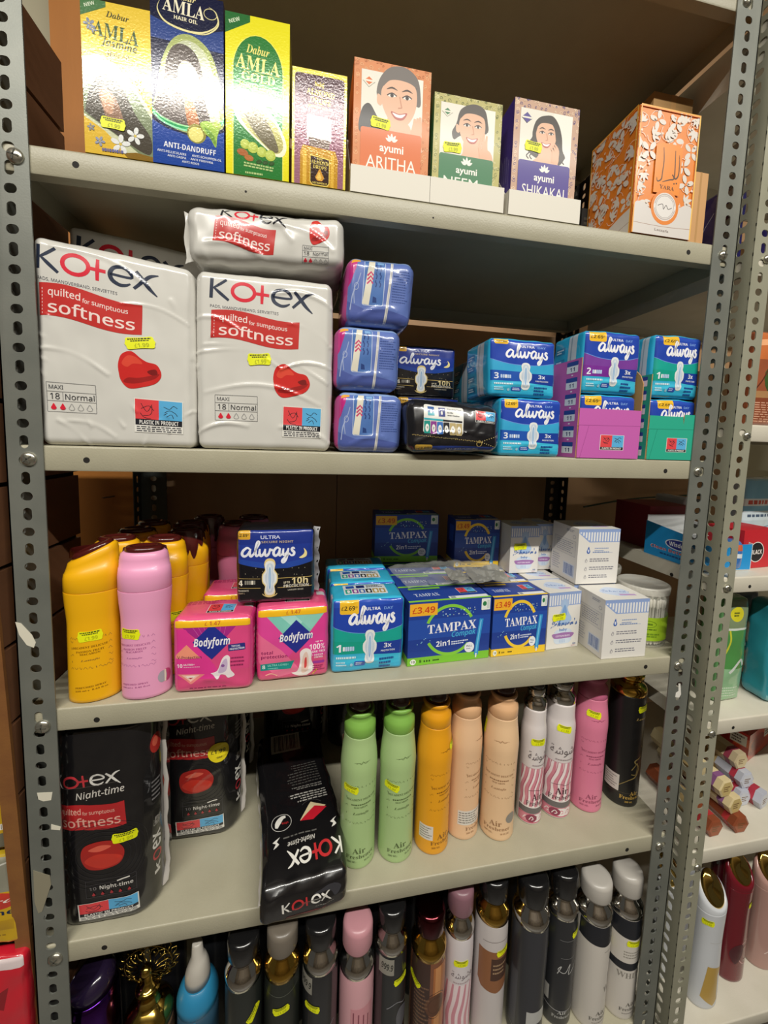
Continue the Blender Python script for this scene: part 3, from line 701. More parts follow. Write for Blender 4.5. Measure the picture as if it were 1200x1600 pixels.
for fx, fy, r, c in ((.12, .84, .006, '#8790a0'), (.17, .81, .004, '#8790a0'), (.74, .155, .0095, '#e6e8e6'), (.52, .085, .0105, '#e6e8e6'), (.1, .17, .004, '#8d8f98'), (.22, .085, .0055, '#9aa0b4'), (.8, .52, .004, '#8a7c50'), (.85, .47, .003, '#8a7c50')): flower(p, fx, fy, r, c, 5, '#d8c060', fx*300)
p.micro(.25, .02, .6, .045, 1, '#6a6ba0', 7, .8)
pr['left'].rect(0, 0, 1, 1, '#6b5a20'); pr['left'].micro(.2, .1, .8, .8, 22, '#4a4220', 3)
mb.build('carton', t); price_sticker(t, fl['front'][0], w, h, .42, .215, -3, .026, .012)
# blue hair oil
q0 = aty(239, 256, 0).x; w, h = .0775, .1835
t, mb, pr, fl = hair_oil('hair_oil_box', 'tallest box of the top shelf, dark blue anti-dandruff hair oil', q0, w, h, .05, '#1c2556')
p = pr['front']
p.rect(0, 0, 1, 1, '#171b3a'); p.poly([(0, .84), (.3, .8), (.7, .79), (1, .83), (1, .7), (0, .72)], '#2c4486')
p.blob([(.04, .28), (.08, .45), (.16, .62), (.32, .74), (.55, .77), (.8, .70), (.93, .55), (.98, .38), (.98, .26), (.5, .2)], '#a5b06a'); p.blob([(.1, .3), (.15, .48), (.22, .62), (.36, .71), (.55, .735), (.76, .67), (.87, .52), (.93, .36), (.9, .26), (.5, .22)], '#c3c9a8')
p.blob([(.02, .27), (.05, .36), (.16, .46), (.2, .6), (.3, .69), (.46, .71), (.62, .66), (.7, .55), (.72, .42), (.8, .3), (.75, .25), (.4, .22)], '#544a44'); p.blob([(.36, .56), (.46, .62), (.6, .58), (.66, .5), (.62, .42), (.5, .38), (.4, .45)], '#e9d9b4')
p.blob([(.44, .42), (.54, .4), (.62, .32), (.64, .25), (.5, .24)], '#a8683c')
p.ring(.5, .34, .52, .115, .004, '#27a05c', 190, 352); p.ring(.5, .36, .53, .12, .0015, '#9adf9c', 195, 345); p.ring(.5, .325, .5, .11, .002, '#8fe0b0', 195, 345)
p.poly([(0, 0), (1, 0), (1, .24), (.8, .2), (.5, .185), (.2, .21), (0, .25)], '#24489e')
p.ell(.61, .205, .135, .058, '#8f8a3a', 24, -8); p.ell(.60, .20, .105, .045, '#e6dd82', 24, -8)
p.blob([(.66, .27), (.78, .29), (.92, .26), (.9, .2), (.88, .14), (.8, .19), (.72, .22)], '#9cbf4a'); p.blob([(.72, .25), (.84, .22), (.89, .15), (.8, .19)], '#6f9a38'); p.ell(.9, .275, .06, .022, '#b0c65c', 14)
p.text('Dabur', .3, .955, .62, .985, '#e8dca0', 'si', -2); p.text('AMLA', .17, .875, .74, .95, '#f2ecd0', 's', -4); p.text('HAIR OIL', .32, .84, .64, .862, '#efe8c8', 'b', -3)
p.line([(.13, .93), (.1, .88), (.2, .82), (.45, .79), (.7, .795), (.88, .84), (.93, .89)], .0022, '#e9dfa4', 6, taper=True); p.line([(.5, .782), (.75, .79), (.92, .85), (.9, .92), (.8, .95)], .0016, '#e9dfa4', 6, taper=True); p.ring(.82, .91, .09, .03, .0008, '#d8cf9a')
p.text('ANTI-DANDRUFF', .15, .095, .88, .128, '#eef0f6', 'b', -2)
for a, b, c, d, s in ((.06, .066, .46, .08, 'ANTI-PELLICULAIRE'), (.54, .062, .96, .076, 'ANTI-SCHUPPEN-OL'), (.2, .044, .46, .057, 'ANTI-CASPA'), (.52, .041, .84, .054, 'ANTI FORFORA'), (.4, .02, .64, .033, 'ANTI-ROOS')): p.text(s, a, b, c, d, '#dfe4f2', 'b', -2)
pr['left'].rect(0, 0, 1, 1, '#141a3c'); mb.build('carton', t)
# green and yellow gold hair oil
q0 = aty(353, 271, 0).x; w, h = .0725, .175
t, mb, pr, fl = hair_oil('hair_oil_box', 'tall yellow hair oil box with a green arched panel, on the top shelf', q0, w, h, .045, '#e8de20')
p = pr['front']
arch = [(.1, 0), (.91, 0), (.91, .66)]+[(.505+.405*math.cos(math.radians(a)), .66+.23*math.sin(math.radians(a))) for a in range(0, 181, 12)]+[(.1, .66)]
p.rect(0, 0, 1, 1, '#ebe228'); p.poly(arch, '#f2ea60'); p.poly([(.505+(x-.505)*.96, y*.995) for x, y in arch], '#2f7d38')
p.poly([(0, .87), (.38, .96), (.38, 1), (0, 1)], '#2e6f38'); p.tc('NEW', .14, .955, .023, '#d8e8c8', 'b', 24)
p.text('Dabur', .32, .77, .68, .825, '#f0e27a', 'si', -3); p.text('AMLA', .16, .665, .85, .755, '#f2e486', 's', -4); p.text('GOLD', .25, .6, .77, .655, '#f2e486', 's', -3); p.text('Huile de cheveux', .2, .55, .8, .585, '#e8dc6a', 'si', -3)
p.blob([(.1, .45), (.14, .53), (.3, .545), (.55, .48), (.8, .37), (.95, .25), (.93, .17), (.8, .15), (.6, .2), (.35, .28), (.18, .35)], '#f3f1d0'); p.blob([(.13, .45), (.18, .515), (.3, .52), (.55, .455), (.78, .355), (.9, .25), (.88, .19), (.76, .17), (.55, .23), (.3, .32)], '#b3ae6a')
p.blob([(.3, .49), (.42, .495), (.55, .42), (.7, .33), (.83, .2), (.76, .175), (.6, .22), (.42, .3), (.28, .4)], '#6a6248'); p.ell(.3, .43, .06, .04, '#8d8568', 14)
for x, y, r in ((.3, .2, .075), (.42, .185, .085), (.56, .165, .08), (.7, .15, .085)): p.ell(x, y, r, r*.42, '#b7c654', 18); p.ell(x-.01, y+.005, r*.7, r*.3, '#c6d46a', 14)
p.ell(.26, .145, .09, .022, '#b06a3c', 14, -10); p.ell(.36, .115, .075, .02, '#b8743e', 14, -10)
for x in (.52, .62, .72): p.ell(x, .1, .05, .013, '#3c5a30', 10, 20)
p.micro(.28, .05, .75, .085, 2, '#b8d08a', 3, .6, -3, False); p.micro(.3, .01, .6, .03, 1, '#b8d08a', 4, .6)
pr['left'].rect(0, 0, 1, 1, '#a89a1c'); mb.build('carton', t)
# almond drops
q0 = aty(455.5, 288, 0).x; w, h = .0655, .131
t, mb, pr, fl = hair_oil('hair_oil_box', 'short mauve almond hair oil box with a yellow rim on the top shelf', q0, w, h, .04, '#e8d24a', .1)
p = pr['front']
p.rect(0, 0, 1, 1, '#ecd95a'); p.rr(.045, 0, .955, .96, .004, '#42242e')
for k in range(7): p.rect(.045, 0, .955, .80-.1*k, ('#4d2a36', '#5a3341', '#683d4c', '#764858', '#845364', '#915e70', '#9b687a')[k])
p.text('bajaj', .41, .855, .57, .905, '#e6cf6a', 'b', -2); p.text('ALMOND', .26, .785, .77, .835, '#f0d868', 's', -3); p.text('DROPS', .32, .715, .70, .765, '#f0d868', 's', -3); p.text('NON STICKY HAIR OIL', .28, .675, .73, .695, '#e6cf6a', 'b', -3)
p.poly([(.27, .4), (.72, .39), (.72, .6), (.27, .615)], '#cfc3be'); p.rect(.3, .47, .45, .6, '#efe8e2'); p.poly([(.32, .345), (.68, .335), (.7, .41), (.3, .42)], '#6c5a50')
p.poly([(.15, 0), (.15, .28), (.2, .345), (.8, .325), (.85, .25), (.85, 0)], '#c2902a'); p.rect(.2, 0, .27, .3, '#e4b84a'); p.rect(.72, 0, .78, .29, '#e0b244')
p.poly([(.33, .03), (.38, 0), (.66, 0), (.7, .03), (.7, .25), (.33, .27)], '#e4c860'); p.poly([(.345, .035), (.39, .01), (.65, .01), (.685, .035), (.685, .24), (.345, .26)], '#3c2a26')
p.text('ALMOND', .36, .19, .67, .225, '#e6cf6a', 's', -3); p.text('DROPS', .39, .15, .64, .182, '#e6cf6a', 's', -3); p.text('bajaj', .46, .228, .56, .248, '#e6cf6a', 'b'); drop(p, .515, .09, .08, .045, '#d79a3a'); drop(p, .505, .085, .045, .03, '#efc764'); p.text('VITAMIN E', .38, .018, .65, .034, '#e6cf6a', 'b')
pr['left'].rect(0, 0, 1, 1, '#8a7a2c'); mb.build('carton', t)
# three hair powders standing in white display trays
def tray(x, w, d, label, hf=.032):
    mb = MB(); wm = mat('#dcd7ca', 'paper'); T = .0012
    mb.box((0, 0, 0), (w, d, T), wm); mb.box((0, 0, T), (w, T, hf), wm); mb.box((0, d-T, T), (w, d, .11), wm)
    for a in (0, w-T):
        mb.v and None
        z = [(0, T), (d-T, T), (d-T, .11), (.012, hf), (0, hf)]
        L = [(a, y+T*.5, k) for y, k in z]; Rr = [(a+T, y+T*.5, k) for y, k in z]
        mb.add(L[::-1], wm); mb.add(Rr, wm)
        for i in range(5): j = (i+1) % 5; mb.add([L[i], L[j], Rr[j], Rr[i]], wm)
    o = mb.build('display_tray', None, (x, YA-.0005, ZA+UP)); return tag(o, label, 'tray', 'white trays on the top shelf')
def powder(x, w, h, d, main, border, b1, b2, hair, style, word, label, cover, sticker, wordh=.075):
    t = thing('hair_powder_box', label, 'box', (x, YA+.002, ZA+UP+.0014), 0, 'boxes on the top shelf')
    mb, pr, fl = carton(w, d, h, border, 'card', 0)
    p = pr['front']; p.rect(0, 0, 1, 1, border)
    paisley(p, .0, 0, .085, 1, b1, b2, 3, 40); paisley(p, .90, 0, 1, 1, b1, b2, 4, 40); paisley(p, 0, .93, 1, 1, b1, b2, 5, 34)
    p.rect(.095, .2, .895, .925, '#e3dfd2'); p.poly([(.5, .2), (.895, .2), (.895, .925), (.6, .925)], '#ece8dc')
    if style == 'up': p.blob([(.1, .62), (.2, .68), (.32, .58), (.5, .45), (.1, .45)], '#35302e')
    portrait(p, *{'up': (.585, .715, w*.285), 'bun': (.56, .705, w*.235), 'long': (.50, .705, w*.195)}[style], '#e2b394', hair, style)
    p.rr(.095, -.001 if False else 0, .895, cover, .003, main); p.rect(.095, 0, .895, cover-.04, main)
    lotus(p, .5, cover-.085, .0105, '#f1ede4'); p.text('ayumi', .345, cover-.185, .66, cover-.105, '#f4f0e8', 'r', 0, .02)
    p.text(word, .17, cover-.30, .17+.66*min(1, len(word)/6+.1), cover-.205, '#f0ece2', 'r')
    p.poly([(.19, .80), (.27, .845), (.19, .89), (.11, .845)], '#e8e2d2' if main != '#43308c' else '#4a3f86'); p.poly([(.19, .815), (.25, .845), (.19, .875), (.13, .845)], main); p.rect(.115, .838, .265, .852, '#e8e2d2')
    l = pr['left']; l.rect(0, 0, 1, 1, main); 
    for k in range(9): l.text('ayumi'[k % 3:]+'.', .12+.09*k, .2, .17+.09*k, .8-.02*k, '#8f86c0' if main == '#43308c' else '#e8c0a0', 'r', 0)
    mb.build('carton', t); price_sticker(t, fl['front'][0], w, h, *sticker, sw=.026, sh=.013)
XT = [.3512, .4552, .5700]
tray(XT[0], .1035, .075, 'white card tray under the orange hair powder box'); tray(XT[1], .1035, .075, 'white card tray under the green hair powder box'); tray(XT[2]-.004, .1085, .075, 'white card tray under the purple hair powder box')
powder(XT[0]+.002, .0985, .1555, .066, '#d9691c', '#d58245', '#e8b07a', '#c06a28', '#6a625c', 'up', 'ARITHA', 'orange hair powder box with a smiling woman, in a white tray', .50, (.35, .545, -6))
powder(XT[1]+.002, .094, .1345, .066, '#2f7647', '#b5ad62', '#6d7434', '#d9d29a', '#4a423c', 'bun', 'NEEM', 'green hair powder box with a woman holding her cheeks, in the middle white tray', .47, (.28, .53, 3))
powder(XT[2]-.0015, .0965, .148, .066, '#43308c', '#c09a80', '#4a3a7c', '#ead0b0', '#33281f', 'long', 'SHIKAKAI', 'purple hair powder box with a long-haired woman, in the rightmost white tray', .486, (.31, .61, -4))
# orange perfume box
w, h, d = .1005, .172, .0945; x0 = aty(986, 362, 0).x
t = thing('perfume_box', 'orange perfume box with white flower pattern and gold edges on the top shelf', 'box', (x0, .0015, ZA+UP), 0, 'boxes on the top shelf')
mb, pr, fl = carton(w, d, h, '#e98a2c', 'satin')
for fc, seed, n in (('front', 5, 30), ('left', 9, 26)):
    p = pr[fc]; R = random.Random(seed); p.rect(0, 0, 1, 1, '#e5842c')
    pts = []
    for i in range(n*14):
        x, y = R.uniform(.05, .95), R.uniform(.22, .97)
        if fc == 'front' and .2 < x < .78 and y < .76 and x > .2 and .25 < y: continue
        if all(((x-a)*p.w)**2+((y-b)*p.h)**2 > .0160**2 for a, b in pts): pts.append((x, y))
        if len(pts) >= n: break
    for i, (x, y) in enumerate(pts):
        r = R.uniform(.0125, .0165); a = R.uniform(0, 360)
        if i % 3 == 0: flower(p, x, y, r*.95, '#ddd5cb', 4, '#e5842c', a)
        else: leafspray(p, x, y, r, a, '#ddd5cb')
        p.line([(x+.6*r*math.cos(math.radians(a+180+k*45))/p.w*(1+k*.15), y+.6*r*math.sin(math.radians(a+180+k*45))/p.h*(1+k*.15)) for k in range(5)], .0007, '#efdccb', 3)
    for i in range(46):
        x, y = R.uniform(.03, .97), R.uniform(.24, .97)
        if fc == 'front' and .22 < x < .76 and y < .74: continue
        p.ell(x, y, .0016/p.w, .0016/p.h, '#e9d8c8', 8)
    if fc == 'front': p.blob([(0, 0), (1, 0), (1, .24), (.85, .27), (.72, .22), (.5, .2), (.3, .2), (.15, .25), (.0, .22)], '#d9d3cd', 3); p.rect(0, 0, 1, .17, '#d9d3cd')
    else: p.poly([(0, 0), (1, 0), (1, .2), (.8, .18), (.55, .14), (.3, .05), (0, .02)], '#d9d3cd')
    p.line([(0, .085), (.5, .075), (1, .085)] if fc == 'front' else [(.5, .0), (.75, .06), (1, .085)], .0007, '#a98a7a', 4)
    p.rect(.0, 0, .018, 1, '#f0a83c'); p.rect(.982, 0, 1, 1, '#f6c45a'); p.rect(0, .988, 1, 1, '#f0a83c')
p = pr['front']
p.poly([(.3, .34), (.74, .34), (.74, .71), (.66, .735), (.52, .735), (.38, .735), (.3, .71)], '#ee8a1a'); p.ell(.52, .23, .235, .14, '#e5842c'); p.ell(.52, .235, .19, .113, '#e4dfda'); p.ring(.52, .235, .15, .088, .0006, '#9a8f8a')
p.ring(.52, .235, .172, .1, .0016, '#bdb3ae', 10, 170); p.ring(.52, .235, .172, .1, .0016, '#bdb3ae', 190, 350); p.line([(.4, .24), (.48, .255), (.5, .215), (.54, .25), (.58, .22), (.64, .235)], .0009, '#4a4444', 4)
ink = '#53341c'
p.line([(.42, .70), (.44, .6), (.43, .5), (.42, .45), (.36, .43), (.34, .46)], [.001, .0016, .0016, .002, .0016, .0006], ink, 4); p.line([(.62, .69), (.635, .55), (.63, .47), (.56, .455), (.44, .43)], [.001, .0018, .002, .0018, .0008], ink, 4)
p.line([(.60, .5), (.655, .47), (.70, .5), (.705, .58), (.69, .66)], [.0018, .0022, .0018, .0014, .0008], ink, 4); p.ell(.64, .43, .012, .007, ink, 8); p.ell(.68, .435, .012, .007, ink, 8)
p.text('YARA', .40, .375, .65, .405, '#6a3a1c', 's', -2); p.text('Lattafa', .38, .035, .62, .055, '#9a8c86', 'r', -2)
mb.build('carton', t)
# cardboard and odds behind it
def plain_box(name, label, x, y, z, w, d, h, color, rz=0, cat='box', group=None, kind='matte', extra=None):
    mb, pr, fl = carton(w, d, h, color, kind)
    if extra: extra(pr)
    o = mb.build(name, None, (x, y, z+UP), rz); return tag(o, label, cat, group)
def tape(pr): pr['front'].rect(.44, 0, .56, 1, '#b58a54'); pr['top'].rect(.44, 0, .56, 1, '#b58a54')
plain_box('cardboard_box', 'low tan cardboard box tucked right behind the orange perfume box', .8605, .004, ZA, .0265, .06, .100, '#c99a66', 0, extra=tape)
plain_box('cardboard_box', 'tall brown cardboard box at the back behind the orange perfume box', .8600, .092, ZA, .0775, .12, .279, '#a98452', 0, extra=tape)
q = aty(909, 340, .1); plain_box('black_box', 'narrow black box standing in the shade left of the orange perfume box', q.x-.0, .1, ZA, .028, .05, .085, '#1b1916', 0, extra=lambda pr: (pr['front'].micro(.15, .5, .85, .85, 4, '#4a463c', 3), pr['front'].rect(.1, .1, .9, .16, '#4a463c')))
# ================================================================ second shelf: pads
def film(w, d, h, r, color, seed, amp=.0008, f=38, ridges=(), puff=(.003, .004, .003), step=.004, post=None, kind='film', mats=None, bump=0, rz=None):
    mb = MB(); D = soft_map(w, d, h, r, wrinkles(seed, amp, f, ridges), puff, post, rz)
    m_ = mats or mat(color, kind, bump, 90); nets = soft_body(mb, w, d, h, r, D, m_, step, rz)
    fl = faces(D, w, d, h)
    return mb, {k: Print(mb, *v, kind, None, .0001, net=nets.get(k)) for k, v in fl.items()}, fl
PADS = 'packs of pads on the shelves'
def kotex_front(p, s=0, day=True):
    """white maxi pack front; s slides the print sideways"""
    logo_kotex(p, .0+s, .835, .76+s, .945, KBLUE, RED, -3)
    p.text('PADS, MAANDVERBAND, SERVIETTES', .005+s, .788, .50+s, .806, '#4a4d58', 'm', -2.5)
    banner(p, .01+s, .612, .655+s, .775, -2)
    heart(p, .635+s*.6, .405, .145, .098, -8)
    x0, x1 = .035+s, .345+s*1.0; G = '#6d6e70'
    for y in (.168, .222, .268, .312): p.line([(x0, y), (x1, y)], .0004, G)
    for x in (x0, x1): p.line([(x, .168), (x, .312)], .0004, G)
    p.line([(x0+.1, .222), (x0+.1, .268)], .0004, G)
    p.text('MAXI', x0+.015, .28, x0+.105, .3, '#55565a', 'm'); p.text('18', x0+.02, .23, x0+.08, .26, '#3a3b40', 'm'); p.text('Normal', x0+.115, .23, x1-.01, .26, '#3a3b40', 'm')
    for k in range(5): drop(p, x0+.04+.057*k, .192, .018, .0135, RED, None if k < 2 else '#77787c')
    plastic_box(p, .6+s*.3, .08, .94+s*.3 if s == 0 else .93, .262, -1)
def kotex_side(p):
    p.blob([(.3, .75), (.7, .8), (.75, .6), (.5, .5), (.25, .6)], '#c02c2e'); p.rect(.25, .18, .7, .3, '#c8302e'); p.micro(.2, .05, .8, .15, 4, '#3a3b40')
# big white pack in front
x0 = aty(62, 690, .002).x; w, h, d = .168, .236, .085
t = thing('pad_pack', 'large white maxi pad pack with a red heart, standing against the left post', 'pad pack', (x0, .004, ZB+UP), 0, PADS)
def slope(w, h, dz, lean=.0): return lambda P: (P.x+lean*P.z, P.y-.0*P.z, P.z*(1-dz*(P.x/w)))
rid = [(.0, .112, .075, .088, .0020, .0030), (.0, .128, .105, .045, .0018, .0034), (.002, .102, .09, .025, .0018, .0034), (.012, .150, .14, .040, .0014, .0026), (.0, .086, .055, .024, .0020, .0026),
       (.05, .0, .02, .03, .0022, .003), (.11, .0, .13, .035, .0026, .003), (.02, .228, .12, .202, .0026, .002), (.09, .175, .165, .162, .0016, .0016), (.14, .02, .168, .05, .002, .0026), (.145, .19, .168, .12, .003, .002), (.03, .03, .08, .012, .002, .002)]
mb, pr, fl = film(w, d, h, .009, '#d3d1ca', 3, .0007, 30, rid, (.004, .004, .003), .0019, slope(w, h, .085))
kotex_front(pr['front'], .02); kotex_side(pr['right'])
mb.build('film_pack', t); price_sticker(t, *fl['front'], .66, .555, 11, .034, .0145, .005)
# its twin behind, a little taller
t = thing('pad_pack', 'white maxi pad pack behind the large front one, only its top showing', 'pad pack', (x0-.012, .098, ZB+UP), 0, PADS)
mb, pr, fl = film(.176, .08, .292, .009, '#d3d1ca', 5, .001, 30, (), (.004, .004, .003), .005, slope(.176, .292, .075))
kotex_front(pr['front'], .06); mb.build('film_pack', t)
# second standing pack
x0 = aty(308.5, 704, .002).x; w, h = .164, .2165
t = thing('pad_pack', 'white maxi pad pack standing under the one that lies flat', 'pad pack', (x0, .004, ZB+UP), 0, PADS)
rid = [(.0, .118, .16, .088, .0017, .0032), (.008, .128, .1, .104, .0014, .0026), (.02, .142, .0, .1, .002, .0026), (.10, .102, .164, .108, .0016, .0024), (.11, .16, .165, .135, .0016, .002), (.01, .07, .15, .06, .0025, .0016), (.0, .02, .06, .03, .0024, .0026), (.1, .03, .166, .01, .0024, .0026), (.09, .195, .165, .185, .002, .0024), (.0, .16, .05, .148, .002, .002)]
mb, pr, fl = film(w, d, h, .009, '#d3d1ca', 8, .0008, 30, rid, (.004, .004, .002), .0019)
kotex_front(pr['front'], .095); kotex_side(pr['right'])
mb.build('film_pack', t); price_sticker(t, *fl['front'], .455, .525, 5, .029, .0145, .005)
# pack lying flat on top: its end faces the aisle
x1 = aty(284, 330, 0).x; w, h, d = .184, .064, .19
t = thing('pad_pack', 'white maxi pad pack lying flat on top of the standing one', 'pad pack', (x1+.006, .0025, ZB+.2235), 0, PADS)
def tilt(P): return (P.x, P.y+.012*math.sin(P.x*30)*0, P.z*(1-.06*P.x/w)+.010*(P.x/w)-.003*math.sin(math.pi*P.x/w)+.0035)
rid = [(.02, .02, .09, .006, .003, .003), (.1, .05, .17, .02, .003, .0028), (.03, .062, .1, .05, .0025, .003), (.09, .06, .12, .03, .003, .003), (.0, .05, .02, .0, .004, .003)]
mb, pr, fl = film(w, d, h, .011, '#d1cfc8', 12, .0014, 34, rid, (.005, .005, .004), .0022, tilt)
p = pr['front']; logo_kotex(p, .2, .78, .62, 1.0, '#23262f', RED, -5); banner(p, .16, .26, .545, .76, -6); heart(p, .835, .66, .07, .26, -10)
G = '#77787c'
for y in (.06, .19, .30, .40): p.line([(.725, y), (.9, y-.03)], .0004, G)
for x in (.725, .9): p.line([(x, .05), (x, .39)], .0004, G)
p.text('MAXI', .735, .315, .79, .375, '#55565a', 'm'); p.text('18', .735, .21, .77, .28, '#44454a', 'm'); p.text('Normal', .795, .2, .895, .275, '#44454a', 'm')
for k in range(5): drop(p, .745+.034*k, .115-.006*k, .012, .035, RED, None if k < 2 else G)
pr['right'].blob([(.15, .3), (.25, .75), (.35, .6), (.25, .35)], '#c02c2e')
mb.build('film_pack', t)
# seal fin on its left end
mb = MB(); pts = [[(.004+.0012*math.sin(k*1.3)*j/3-.011*j/3, .012-.002*math.sin(k*.9+j), .006+.05*k/8+(.006*j/3)*(k-3)/4) for j in range(4)] for k in range(9)]
mb.grid(pts, mat('#d1cfc8', 'film'), True); mb.grid([[(a, b+.0006, c) for a, b, c in r] for r in pts], mat('#d1cfc8', 'film'), True, True)
o = mb.build('seal_flap', t)
# three blue packs seen end-on, stacked
def blue_end(p, seed):
    p.rect(0, 0, 1, 1, '#6076b8'); p.poly([(0, 0), (1, 0), (1, .16), (.6, .24), (.3, .22), (0, .34)], '#4f5fa4')
    p.poly([(0, .55), (.06, .6), (.13, .82), (.16, 1), (0, 1)], '#c02a80'); p.poly([(.04, .9), (.19, .93), (.19, 1), (.04, 1)], '#e0a23c')
    p.rr(.245, .28, .56, .99, .003, '#b9c6df'); p.rr(.255, .29, .55, .99, .003, '#4d74b4')
    p.poly([(.25, .3), (.35, .29), (.41, 1), (.32, 1)], '#ded9c8')
    for k in range(3): p.line([(.3, .6+.06*k), (.35, .66+.06*k), (.385, .61+.06*k)], .0022, '#c73a6c')
    for yy in (.56, .68, .8):
        for xx in (.43, .49): p.line([(xx, yy), (xx+.01, yy+.05), (xx-.01, yy+.08), (xx, yy+.1)], .0015, '#28427e', 2)
    p.poly([(.4, .33), (.46, .33), (.45, .4), (.4, .42)], '#28427e'); p.poly([(.44, .9), (.53, .9), (.53, .97), (.44, .97)], '#7fa9d6')
    p.poly([(.585, 0), (.625, 0), (.675, 1), (.64, 1)], '#d8d6d0'); p.line([(.61, 0), (.66, 1)], .0006, '#9a9aa8')
    p.micro(.68, .35, .95, .85, 13, '#3f5596', seed, .35)
    p.line([(.14, .3), (.12, .5), (.17, .62), (.2, .75)], .0012, '#9aa8cf', 4); p.ring(.15, .55, .03, .05, .0008, '#aab6d8'); p.line([(.08, .2), (.1, .4), (.13, .5)], .0016, '#a4b2d6', 4)
for i, (px, pyt, wpx, hh, lab, rz) in enumerate(((523.5, 710, .0895, .0800, 'blue pad pack seen end-on, bottom of the stack of three', .00), (521.5, 609, .0870, .0830, 'blue pad pack seen end-on, middle of the stack of three', .0), (536.5, 503, .0905, .0860, 'blue pad pack seen end-on, top of the stack of three', .0))):
    q = aty(px, pyt, .006); zb = (ZB+UP, .0835, .1700)[i]
    t = thing('pad_pack', lab, 'pad pack', (q.x, .006+.002*i, zb), rz, 'blue pad packs stacked end-on')
    lean = (.02, .03, .09)[i]
    mb, pr, fl = film(wpx, .12, hh, .012, '#5a6cab', 21+i, .0011, 42, [(.02, .01, .07, .02, .003, .002), (.03, .075, .06, .05, .002, .002), (.06, .07, .085, .05, .002, .002)], (.003, .003, .0005), .0035, lambda P, l=lean: (P.x+l*P.z*.6, P.y, P.z))
    blue_end(pr['front'], 5+i); pr['left'].rect(0, 0, 1, 1, '#a83a7c'); pr['right'].micro(.2, .3, .8, .8, 8, '#3f5596', 3); pr['top'].rect(0, 0, 1, 1, '#8aa6d2')
    mb.build('film_pack', t)
# ---- the blue day and night packs
def script_always(p, x0, y0, x1, y1, c, rot=0, t=1):
    """the looping lower-case script on the blue packs"""
    H = (y1-y0)*p.h; cx, cy = (x0+x1)/2, (y0+y1)/2
    def P(pts): return p.turn([(x0+(x1-x0)*a, y0+(y1-y0)*b) for a, b in pts], cx, cy, rot)
    w = .095*H*t; T = [w*.6, w*1.1, w*1.25, w*1.1, w*.7]
    def st(pts, ww=None):
        n = len(pts); p.line(P(pts), ww or [w*(.55+.75*math.sin(math.pi*min(1, (i+.6)/n))) for i in range(n)], c, 5)
    st([(.155, .66), (.10, .72), (.03, .58), (.01, .42), (.05, .32), (.11, .40), (.165, .66)]); st([(.165, .68), (.15, .45), (.165, .33), (.20, .36), (.24, .5)])
    st([(.22, .42), (.28, .72), (.325, .94), (.30, 1.0), (.27, .8), (.255, .48), (.275, .33), (.31, .38), (.335, .48)])
    st([(.335, .66), (.33, .45), (.36, .33), (.41, .45), (.435, .66)]); st([(.435, .66), (.43, .42), (.46, .33), (.505, .45), (.525, .68)]); st([(.52, .66), (.54, .60), (.575, .62)])
    st([(.70, .66), (.655, .71), (.60, .58), (.59, .42), (.625, .32), (.675, .42), (.71, .68)]); st([(.71, .68), (.695, .45), (.71, .33), (.745, .40)])
    st([(.775, .66), (.765, .45), (.79, .34), (.84, .46), (.865, .66)]); st([(.868, .67), (.85, .35), (.81, .08), (.765, .0), (.755, .1), (.82, .26), (.9, .42)])
    st([(.985, .62), (.955, .68), (.93, .62), (.945, .53), (.975, .45), (.965, .34), (.925, .31), (.895, .37)])
def pad_shape(p, cx, cy, rx, ry, gold=False):
    pts = [(0, 1), (.55, .93), (.75, .7), (.62, .42), (1.0, .22), (1.05, -.05), (.95, -.25), (.62, -.42), (.75, -.72), (.5, -.95), (0, -1), (-.5, -.95), (-.75, -.72), (-.62, -.42), (-.95, -.25), (-1.05, -.05), (-1.0, .22), (-.62, .42), (-.75, .7), (-.55, .93)]
    f = lambda k, kk=1: [(cx+a*rx*k*kk, cy+b*ry*k) for a, b in pts]
    if gold: p.blob(f(1.14), '#e6cf8a', 2)
    p.blob(f(1), '#e9ebe9', 2); p.blob(f(.86, .8), '#c9d6e4', 2); p.ell(cx, cy, rx*.36, ry*.8, '#dfe8f0', 18); p.ell(cx, cy, rx*.2, ry*.66, '#8fb4dc', 16); p.ell(cx, cy, rx*.09, ry*.5, '#b9d2ea', 12)
